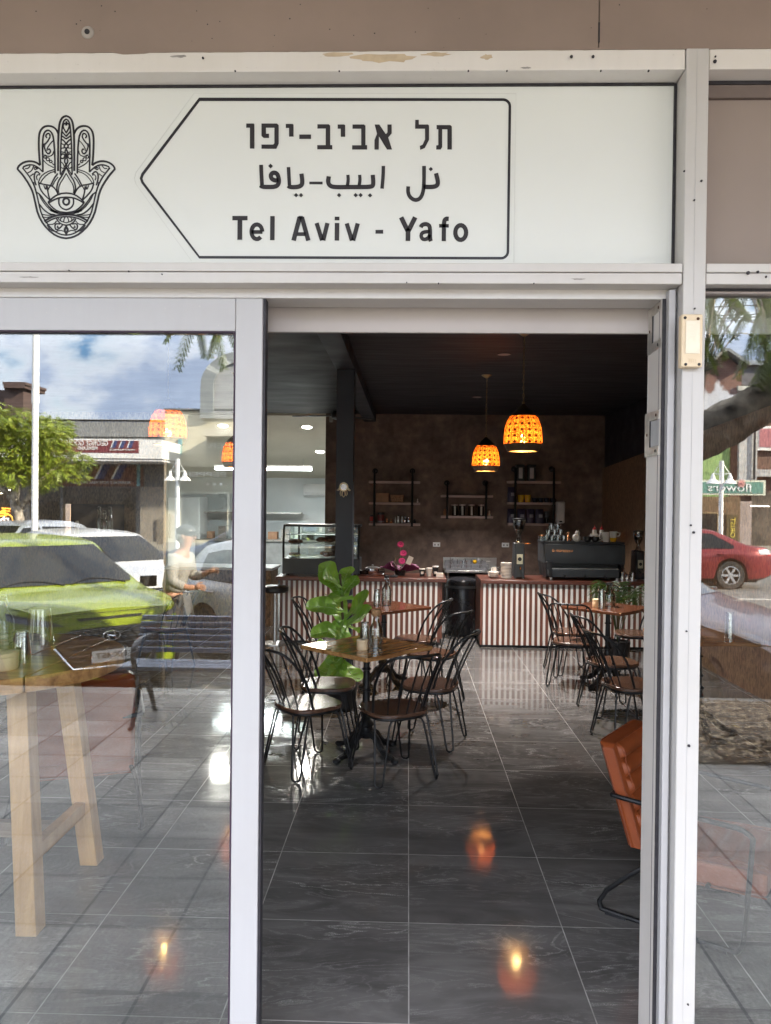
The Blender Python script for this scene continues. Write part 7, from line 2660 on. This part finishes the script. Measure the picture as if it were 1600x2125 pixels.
ya = -(VB - .2 - 2.2)
arch(ar_ * .70, ar_, ya - .5, ya, 'arch_rim', mk('blue grey arch rim', (.21, .23, .245), .7, var=.1), t)
arch(0, ar_ * .70, ya - .45, ya - .12, 'arch_face', mk('pale grey arch face', (.30, .31, .33), .7, var=.08), t)
bpart('awning', mk('pale cream awning fascia', (.50, .47, .40), .6), t, [(420, 890, 720, 907)], VB - 1.8, 1.8)
bpart('sign_band', mk('grey sign band', (.30, .285, .23), .6), t, [(428, 907.5, 720, 948)], VB - 1.2, .05)
mirror_text(t, "BLACK PEPPER", 625, 431, 919, 931, WTRIM, VB - 1.255, off=.006)
bpart('window_band', mk('olive window band', (.21, .19, .13), .5), t, [(375, 968, 720, 1022)], VB - .05, .04)
mirror_text(t, "BLACK PEPPER", 565, 380, 979, 991, WTRIM, VB - .0905 + .04, off=.004)
m_ = MB()
for px in (431, 444.5, 458):
    c_ = PR(px, 1005, VB - .06)
    m_.lathe([(.045, 0), (.045, .02)], 14, M=Matrix.Translation(c_) @ Matrix.Rotation(rad(-90), 4, 'X'))
m_.build('sign_dots', WTRIM, t)
bpart('window', SHOPGL, t, [(378, 1024, 470, 1120), (476, 1024, 700, 1120)], VB - .02, .015)
bpart('downpipe', mk('teal downpipe', (.18, .35, .38), .5), t, [(369, 911, 376, 945)], VB - .06, .05)
bpart('door_panel', mk('grey door leaf', (.19, .17, .145), .5), t, [(324, 1078, 337, 1130)], VB - .14, .05)

# right hand side: brick gable, house, flower shop
BRICKR = _nt('old brick with peeling white paint')
mt_, nt_, ns_, ls_n, bs_ = BRICKR
br = ns_.new('ShaderNodeTexBrick')
br.inputs['Scale'].default_value = 3.2
br.inputs['Color1'].default_value = (.19, .085, .065, 1)
br.inputs['Color2'].default_value = (.125, .06, .05, 1)
br.inputs['Mortar'].default_value = (.20, .16, .14, 1)
ls_n.new(coords(nt_, (1, 1, 1), True, rot=(rad(90), 0, 0)), br.inputs['Vector'])
pn_ = noise(nt_, coords(nt_, (1, 1, .6), True), 1.6, 6, .7)
sepz = ns_.new('ShaderNodeSeparateXYZ')
ls_n.new(coords(nt_, (1, 1, 1), True), sepz.inputs[0])
hz = mth(nt_, 'MULTIPLY', mth(nt_, 'SUBTRACT', PR(1500, 805, 26).z, sepz.outputs[2]), .35)
fac_ = ramp(nt_, mth(nt_, 'ADD', pn_, hz), [(.50, 0.0), (.58, .85)])
ls_n.new(mixc(nt_, fac_, br.outputs['Color'], (.50, .53, .60)), bs_.inputs['Base Color'])
bs_.inputs['Roughness'].default_value = .85
t = thing('gable_house', 'old brick gabled building with peeling white paint beyond the street tree', 'building', (0, 0, 0))
q = [PR(1400, 1000, VB), PR(1540, 1000, VB), PR(1540, 762, VB), PR(1503, 735, VB), PR(1400, 812, VB)]
y0 = -(VB - 2.2)
MB().prism([(p.x, p.z) for p in q], y0 - 5, y0, fn=lambda u, w, q_: (u, q_, w)).build('brick_wall', mt_, t)
rf = MB()
for a, b in ((PR(1390, 814, VB), PR(1504, 730, VB)), (PR(1502, 730, VB), PR(1548, 762, VB))):
    d_ = (b - a).normalized()
    n_ = Vector((-d_.z, 0, d_.x)) * .09
    if n_.z < 0:
        n_ = -n_
    rf.prism([(a.x, a.z), (b.x, b.z), (b.x + n_.x, b.z + n_.z), (a.x + n_.x, a.z + n_.z)], y0 - 5.2, y0 + .35, fn=lambda u, w, q_: (u, q_, w))
rf.build('roof', mk('weathered grey roof', (.22, .23, .24), .7), t)
t = thing('corner_house', 'low house with pale parapet and red window blind right of the brick gable', 'building', (0, 0, 0))
bpart('wall', mk('brown brick house', (.15, .085, .065), .8, var=.25, scale=25), t, [(1541, 800, 1760, 1130)], VB + .1, 4)
bpart('upper_wall', mk('dim rendered wall', (.13, .13, .15), .8), t, [(1541, 756, 1700, 800)], VB + 1.2, 4)
bpart('roof', mk('blue grey sheet roof', (.23, .26, .31), .6), t, [(1530, 747, 1700, 757)], VB + 1.0, 4.2)
bpart('parapet', mk('pale stone parapet', (.46, .45, .42), .7, var=.1), t, [(1532, 800, 1600, 811)], VB - .1, .5, bev=.02)
bpart('weathered_post', mk('flaking white post', (.50, .50, .50), .7, var=.3, scale=9, col2=(.30, .28, .27)), t, [(1536, 890, 1572, 1000), (1572.5, 974, 1700, 990)], VB - .25, .25)
bpart('iron_pipe', BLACKP, t, [(1566.5, 885, 1568.5, 995)], VB - .33, .04)
bpart('window_frame', WTRIM, t, [(1574.5, 884, 1660, 935)], VB - .06, .05)
bpart('window_blind', mk('dusty pink blind', (.36, .13, .15), .7, var=.1), t, [(1578, 889, 1656, 928)], VB - .08, .01)
t = thing('flower_shop', 'flower shop with pale green wall and green fascia reading flowers', 'shop', (0, 0, 0))
bpart('green_wall', mk('pale green wall', (.22, .33, .12), .7, var=.12), t, [(1290, 870, 1518, 1130)], VB - .05, .1)
bpart('brown_pier', mk('brown pier', (.14, .065, .04), .7), t, [(1518.5, 880, 1535, 1130)], VB - .1, .15)
bpart('sign_frame', mk('cream sign frame', (.55, .56, .46), .5), t, [(1300, 994, 1590, 1028)], VB - 1.5, .3)
sgp = bpart('sign_panel', mk('sea green sign', (.10, .23, .19), .5, var=.1), t, [(1302, 998, 1585, 1024)], VB - 1.515, .012)
mirror_text(sgp, "flowers", 1561, 1470, 1003, 1020, WTRIM, VB - 1.5165)
gb = MB()
gc = PR(1540, 1003, VB - 1.55)
for k in range(14):
    a = 2 * PI * k / 14
    gb.add([(gc.x, gc.y, gc.z), (gc.x + .09 * cos(a - .18), gc.y, gc.z + .09 * sin(a - .18)), (gc.x + .155 * cos(a), gc.y + .01, gc.z + .155 * sin(a)), (gc.x + .09 * cos(a + .18), gc.y, gc.z + .09 * sin(a + .18))], [(0, 1, 2, 3), (3, 2, 1, 0)])
gb.sphere((gc.x, gc.y + .01, gc.z), .03, 8)
gb.build('gerbera_emblem', mk('salmon petals', (.62, .26, .25), .6), sgp)
bpart('shop_front', mk('brown shopfront', (.16, .10, .055), .6, var=.2), t, [(1300, 1029, 1536, 1130)], VB - .12, .02)
bpart('display_window', SHOPGL, t, [(1330, 1066, 1490, 1125)], VB - .13, .01)
bpart('window_frame', mk('tan timber frame', (.33, .24, .13), .6), t, [(1330, 1062, 1496, 1065.8), (1490.2, 1066, 1496, 1128)], VB - .14, .03)
fb = bpart('vertical_board', mk('dark olive board', (.09, .06, .02), .6), t, [(1509, 1068, 1532, 1126)], VB - .16, .03)
fm = MB()
a_0, b_0 = PR(1516, 1130, VB - .1605), PR(1526.5, 1074, VB - .1605)
text_into(fm, "FLORIST", (a_0.x, -(VB - .1605 - 2.2), a_0.z), (0, 0, 1), (1, 0, 0), b_0.z - a_0.z, b_0.x - a_0.x, off=.006, depth=.015)
fm.build('lettering', mk('yellow lettering', (.62, .48, .08), .5), fb)
bpart('shop_pier', mk('pinkish pier', (.31, .25, .23), .7), t, [(1537, 1040, 1560, 1135)], VB - .1, .08)
bpart('side_shop', SHOPD, t, [(1560.5, 1020, 1760, 1135)], VB - .05, .04)
bpart('strip_light', emit('strip light', (1, .93, .8), 3.0), t, [(1559, 1049, 1598, 1051.5)], VB - .12, .03)

# ---- trees
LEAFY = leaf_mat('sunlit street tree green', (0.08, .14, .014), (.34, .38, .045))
BARK = mk('rough grey bark', (.38, .33, .28), .9, var=.45, scale=9, bmp=1.0, bscale=26)
random.seed(77)
tb = PR(38, 1000, 17)
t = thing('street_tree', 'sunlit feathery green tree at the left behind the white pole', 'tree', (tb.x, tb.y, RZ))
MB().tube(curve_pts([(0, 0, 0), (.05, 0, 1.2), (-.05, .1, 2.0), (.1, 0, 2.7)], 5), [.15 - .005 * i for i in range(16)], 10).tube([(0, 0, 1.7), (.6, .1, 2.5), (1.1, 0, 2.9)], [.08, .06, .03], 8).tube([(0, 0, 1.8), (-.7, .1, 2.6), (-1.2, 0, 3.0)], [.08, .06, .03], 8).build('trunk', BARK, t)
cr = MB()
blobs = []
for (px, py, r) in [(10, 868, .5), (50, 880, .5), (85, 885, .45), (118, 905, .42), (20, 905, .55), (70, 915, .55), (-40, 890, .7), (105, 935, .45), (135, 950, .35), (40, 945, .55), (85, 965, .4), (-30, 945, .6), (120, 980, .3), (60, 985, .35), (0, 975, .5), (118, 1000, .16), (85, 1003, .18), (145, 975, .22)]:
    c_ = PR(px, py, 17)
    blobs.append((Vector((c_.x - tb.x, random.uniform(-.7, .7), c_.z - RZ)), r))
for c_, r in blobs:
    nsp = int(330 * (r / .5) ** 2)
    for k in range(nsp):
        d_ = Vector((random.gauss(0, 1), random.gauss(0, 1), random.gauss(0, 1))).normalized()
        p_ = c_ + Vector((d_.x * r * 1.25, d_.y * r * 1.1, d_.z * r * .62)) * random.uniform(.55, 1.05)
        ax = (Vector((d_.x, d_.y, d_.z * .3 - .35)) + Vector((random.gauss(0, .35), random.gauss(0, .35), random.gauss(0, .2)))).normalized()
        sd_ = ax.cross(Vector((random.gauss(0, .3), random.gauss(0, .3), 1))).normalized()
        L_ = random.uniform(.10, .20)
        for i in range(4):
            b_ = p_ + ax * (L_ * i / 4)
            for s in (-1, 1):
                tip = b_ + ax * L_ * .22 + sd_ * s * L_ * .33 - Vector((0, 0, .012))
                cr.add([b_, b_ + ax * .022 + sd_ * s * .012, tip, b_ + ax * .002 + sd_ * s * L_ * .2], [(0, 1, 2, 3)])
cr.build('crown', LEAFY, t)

# big leaning tree right outside the shop
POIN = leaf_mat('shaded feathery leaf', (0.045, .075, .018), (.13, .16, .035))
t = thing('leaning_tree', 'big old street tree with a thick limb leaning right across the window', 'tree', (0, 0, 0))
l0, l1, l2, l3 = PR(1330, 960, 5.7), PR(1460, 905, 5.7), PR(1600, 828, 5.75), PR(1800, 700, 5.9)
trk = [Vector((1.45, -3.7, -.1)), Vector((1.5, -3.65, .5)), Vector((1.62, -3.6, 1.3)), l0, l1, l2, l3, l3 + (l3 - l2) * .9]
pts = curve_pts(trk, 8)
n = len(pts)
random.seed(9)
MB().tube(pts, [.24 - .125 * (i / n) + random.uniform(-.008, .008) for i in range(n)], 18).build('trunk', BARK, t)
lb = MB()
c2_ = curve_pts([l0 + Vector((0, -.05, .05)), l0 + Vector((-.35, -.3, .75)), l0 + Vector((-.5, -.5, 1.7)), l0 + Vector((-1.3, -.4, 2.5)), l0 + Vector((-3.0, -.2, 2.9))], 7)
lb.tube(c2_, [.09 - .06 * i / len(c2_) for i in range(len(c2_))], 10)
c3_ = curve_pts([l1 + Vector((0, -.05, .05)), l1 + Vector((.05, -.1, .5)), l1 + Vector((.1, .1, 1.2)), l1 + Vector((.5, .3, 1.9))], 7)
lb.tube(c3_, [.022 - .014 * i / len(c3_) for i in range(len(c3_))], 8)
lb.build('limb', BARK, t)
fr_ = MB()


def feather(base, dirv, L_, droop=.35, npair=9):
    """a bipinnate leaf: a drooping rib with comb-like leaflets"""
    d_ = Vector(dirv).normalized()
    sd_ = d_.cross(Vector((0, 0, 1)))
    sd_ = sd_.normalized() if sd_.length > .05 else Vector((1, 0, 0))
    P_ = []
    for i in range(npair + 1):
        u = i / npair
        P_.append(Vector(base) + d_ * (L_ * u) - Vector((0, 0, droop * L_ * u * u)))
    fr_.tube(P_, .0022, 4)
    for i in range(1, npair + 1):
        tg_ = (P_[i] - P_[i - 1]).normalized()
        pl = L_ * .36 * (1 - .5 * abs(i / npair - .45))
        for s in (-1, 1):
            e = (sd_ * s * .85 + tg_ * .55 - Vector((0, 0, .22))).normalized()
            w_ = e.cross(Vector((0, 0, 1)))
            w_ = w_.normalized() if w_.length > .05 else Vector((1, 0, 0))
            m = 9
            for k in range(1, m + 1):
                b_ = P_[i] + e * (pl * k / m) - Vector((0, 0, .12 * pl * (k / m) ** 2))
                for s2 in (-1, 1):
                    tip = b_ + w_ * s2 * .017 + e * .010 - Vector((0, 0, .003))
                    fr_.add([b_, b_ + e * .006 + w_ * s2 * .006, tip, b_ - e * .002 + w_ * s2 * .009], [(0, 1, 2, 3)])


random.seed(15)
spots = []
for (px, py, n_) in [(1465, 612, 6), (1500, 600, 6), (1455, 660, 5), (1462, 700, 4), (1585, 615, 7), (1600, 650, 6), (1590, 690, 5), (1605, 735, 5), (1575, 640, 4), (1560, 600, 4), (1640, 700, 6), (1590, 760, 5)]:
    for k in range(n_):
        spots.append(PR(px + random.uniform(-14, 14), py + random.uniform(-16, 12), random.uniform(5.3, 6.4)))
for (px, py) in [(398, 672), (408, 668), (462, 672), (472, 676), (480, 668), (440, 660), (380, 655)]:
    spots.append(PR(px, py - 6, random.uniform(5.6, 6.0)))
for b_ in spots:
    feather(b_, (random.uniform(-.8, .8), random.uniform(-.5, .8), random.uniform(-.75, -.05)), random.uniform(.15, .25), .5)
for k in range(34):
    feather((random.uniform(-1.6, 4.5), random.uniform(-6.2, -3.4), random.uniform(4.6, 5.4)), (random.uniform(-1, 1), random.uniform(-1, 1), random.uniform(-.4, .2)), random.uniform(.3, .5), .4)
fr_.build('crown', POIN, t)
tw_ = MB()
random.seed(16)
for b_ in spots[::2]:
    src = c2_[random.randrange(10, len(c2_))] if b_.x < 1.2 else c3_[random.randrange(6, len(c3_))]
    md = b_.lerp(src, .5) + Vector((0, 0, .25))
    tw_.tube(curve_pts([src, md, b_], 4), .005, 4)
tw_.build('twigs', BARK, t)

# garden bed of leaf litter under the tree
g0_, g1_ = GR(1500, 1590), GR(1540, 1470)
MUL = mk('leaf litter', (.46, .35, .24), .95, scale=42, col2=(.05, .032, .022), bmp=1.0, bscale=60, world=True)
m_ = MB()
random.seed(40)
bx0, bx1, by0, by1 = .95, 3.9, -4.40, g0_.y
m_.grid(lambda u, v: (bx0 + (bx1 - bx0) * u, by0 + (by1 - by0) * v, .006 + .045 * sin(PI * u) * sin(PI * v) + random.uniform(0, .016)), 60, 36)
for k in range(2600):
    x, y = random.uniform(bx0 + .03, bx1 - .03), random.uniform(by0 + .03, by1 - .01)
    z = .02 + .045 * sin(PI * (x - bx0) / (bx1 - bx0)) * sin(PI * (y - by0) / (by1 - by0)) + random.uniform(0, .02)
    a, L_ = random.uniform(0, PI), random.uniform(.025, .085)
    d_ = Vector((cos(a), sin(a), random.uniform(-.25, .25))) * L_
    s_ = Vector((-sin(a), cos(a), random.uniform(-.4, .4))) * random.uniform(.005, .020)
    p_ = Vector((x, y, z))
    m_.add([p_ - d_, p_ + s_, p_ + d_, p_ - s_], [(0, 1, 2, 3)])
mm_, mnt, mns, mls, mb_ = _nt('mottled leaf litter')
vo_ = mns.new('ShaderNodeTexVoronoi')
vo_.inputs['Scale'].default_value = 34
mls.new(coords(mnt, (1, 1, 1), True), vo_.inputs['Vector'])
sc_ = mns.new('ShaderNodeSeparateColor')
mls.new(vo_.outputs['Color'], sc_.inputs[0])
mls.new(ramp(mnt, sc_.outputs[0], [(.0, (.03, .02, .014)), (.45, (.13, .09, .055)), (.75, (.30, .21, .13)), (.93, (.55, .43, .28))]), mb_.inputs['Base Color'])
mb_.inputs['Roughness'].default_value = .9
struct_l = m_.build('leaf_litter', mm_)
tag(struct_l, 'brown leaf litter and bark covering the bed under the leaning tree', 'leaf litter', kind='stuff')
m_ = MB()
for k in range(90):
    x, y = random.uniform(bx0 + .1, bx1 - .1), random.uniform(by0 + .2, by1 - .02)
    a, L_ = random.uniform(0, PI), random.uniform(.012, .03)
    p_ = Vector((x, y, .065 + random.uniform(0, .02)))
    d_, s_ = Vector((cos(a), sin(a), .2)) * L_, Vector((-sin(a), cos(a), .2)) * L_ * .6
    m_.add([p_ - d_, p_ + s_, p_ + d_, p_ - s_], [(0, 1, 2, 3)])
tag(m_.build('fallen_leaves', mk('yellow fallen leaf', (.55, .40, .14), .6)), 'yellow fallen leaves scattered over the brown leaf litter', 'leaves', kind='stuff')

# ---- pedestrian between the parked cars
pp = PR(358, 1100, 9.0)
t = thing('person', 'person in pale grey shirt, cap and dark trousers between the lime green and white cars', 'person', (pp.x, pp.y, RZ), rad(-80))
t.scale = (1.08, 1.08, 1.08)
# local +y is the way the person walks


def skin_fig(name, verts, edges, radii, mat, root, par, sub=2):
    me = bpy.data.meshes.new(name)
    me.from_pydata(verts, edges, [])
    me.materials.append(mat)
    o_ = bpy.data.objects.new(name, me)
    COL.objects.link(o_)
    o_.parent = par
    o_.modifiers.new('skin', 'SKIN').use_smooth_shade = True
    for i, r in enumerate(radii):
        me.skin_vertices[0].data[i].radius = (r, r) if not isinstance(r, tuple) else r
        me.skin_vertices[0].data[i].use_root = (i == root)
    s_ = o_.modifiers.new('sub', 'SUBSURF')
    s_.levels = s_.render_levels = sub
    return o_


SKIN = mk('warm skin', (.36, .18, .11), .5, var=.06)
vs = [(0, 0, .80), (0, .02, .95), (0, .06, 1.10), (0, .10, 1.22), (0, .13, 1.29), (0, .15, 1.36), (0, .155, 1.44), (0, .15, 1.50),   # 0-7 pelvis..head
      (-.08, 0, .76), (-.09, .10, .42), (-.09, .04, .06), (-.09, .15, .03),     # left leg 8-11
      (.08, 0, .76), (.09, -.02, .42), (.09, -.18, .08), (.09, -.08, .03),       # right leg 12-15
      (-.17, .08, 1.20), (-.24, .10, .96), (-.20, .28, .90), (-.18, .34, .91),     # left arm 16-19
      (.17, .08, 1.20), (.24, .12, .97), (.19, .30, 1.02), (.15, .36, 1.06)]       # right arm
es = [(0, 1), (1, 2), (2, 3), (3, 4), (4, 5), (5, 6), (6, 7), (0, 8), (8, 9), (9, 10), (10, 11), (0, 12), (12, 13), (13, 14), (14, 15), (3, 16), (16, 17), (17, 18), (18, 19), (3, 20), (20, 21), (21, 22), (22, 23)]
rs = [(.085, .065), (.085, .065), (.11, .08), (.085, .065), .048, .062, .085, .07, .085, .058, .042, .04, .085, .058, .042, .04, .06, .043, .034, .03, .06, .043, .034, .03]
body = skin_fig('body', vs, es, rs, SKIN, 0, t)
SHIRT, TROU = mk('pale grey shirt', (.27, .26, .24), .8, var=.06), mk('dark trousers', (.03, .028, .028), .8)
tvs = [vs[i] for i in (0, 1, 2)] + [(0, .105, 1.235)] + [vs[16], vs[17], vs[20], vs[21], (-.21, .25, .905), (.195, .27, 1.01)]
skin_fig('shirt', tvs, [(0, 1), (1, 2), (2, 3), (3, 4), (4, 5), (3, 6), (6, 7), (5, 8), (7, 9)], [(.165, .135), (.16, .13), (.18, .14), (.155, .12), .085, .066, .085, .066, .05, .05], SHIRT, 0, t)
skin_fig('trousers', [vs[0], vs[8], vs[9], vs[10], vs[12], vs[13], vs[14], (0, .005, .86)], [(0, 1), (1, 2), (2, 3), (0, 4), (4, 5), (5, 6), (0, 7)], [(.15, .12), .10, .075, .06, .10, .075, .06, (.15, .12)], TROU, 0, t)
cp = MB()
cp.sphere((0, .145, 1.485), .105, 16, sq=(.92, 1.05, .72))
cp.prism([(x, y + .235) for x, y in superell(.075, .085, 18)], 1.472, 1.482)
cp.build('cap', BLACKP, t)
hr = MB()
hr.sphere((0, .115, 1.43), .095, 14, sq=(.95, .85, .85))
hr.build('hair', mk('grey hair', (.30, .27, .24), .8), t)
fc_ = MB()
for s in (-1, 1):
    fc_.sphere((s * .032, .237, 1.445), .011, 8)
    fc_.sphere((s * .090, .15, 1.43), .022, 8, sq=(.4, .8, 1.2))
fc_.sphere((0, .25, 1.418), .015, 8, sq=(.8, 1.1, 1.2))
fc_.sphere((0, .238, 1.388), .02, 8, sq=(1.2, .4, .3))
fc_.build('face', SKIN, t)
for s, (wx, wy, wz) in ((-1, vs[19]), (1, vs[23])):
    hm_ = MB()
    hm_.sphere((wx, wy + .03, wz), .036, 10, sq=(.6, 1.1, 1))
    for k, (dz, L_) in enumerate(((.024, .055), (.008, .062), (-.008, .058), (-.023, .046))):
        hm_.tube([(wx, wy + .06, wz + dz), (wx - s * .008, wy + .06 + L_ * .6, wz + dz - .006), (wx - s * .024, wy + .06 + L_ * .85, wz + dz - .015)], [.009, .008, .006], 6)
    hm_.tube([(wx - s * .012, wy + .02, wz + .028), (wx - s * .03, wy + .045, wz + .045), (wx - s * .036, wy + .07, wz + .045)], [.010, .009, .007], 6)
    hm_.build('hand', SKIN, t)
for s, i in ((-1, 11), (1, 15)):
    MB().sphere((vs[i][0], vs[i][1] - .03, .045), .085, 12, sq=(.55, 1.5, .55)).build('shoe', BLACKP, t)
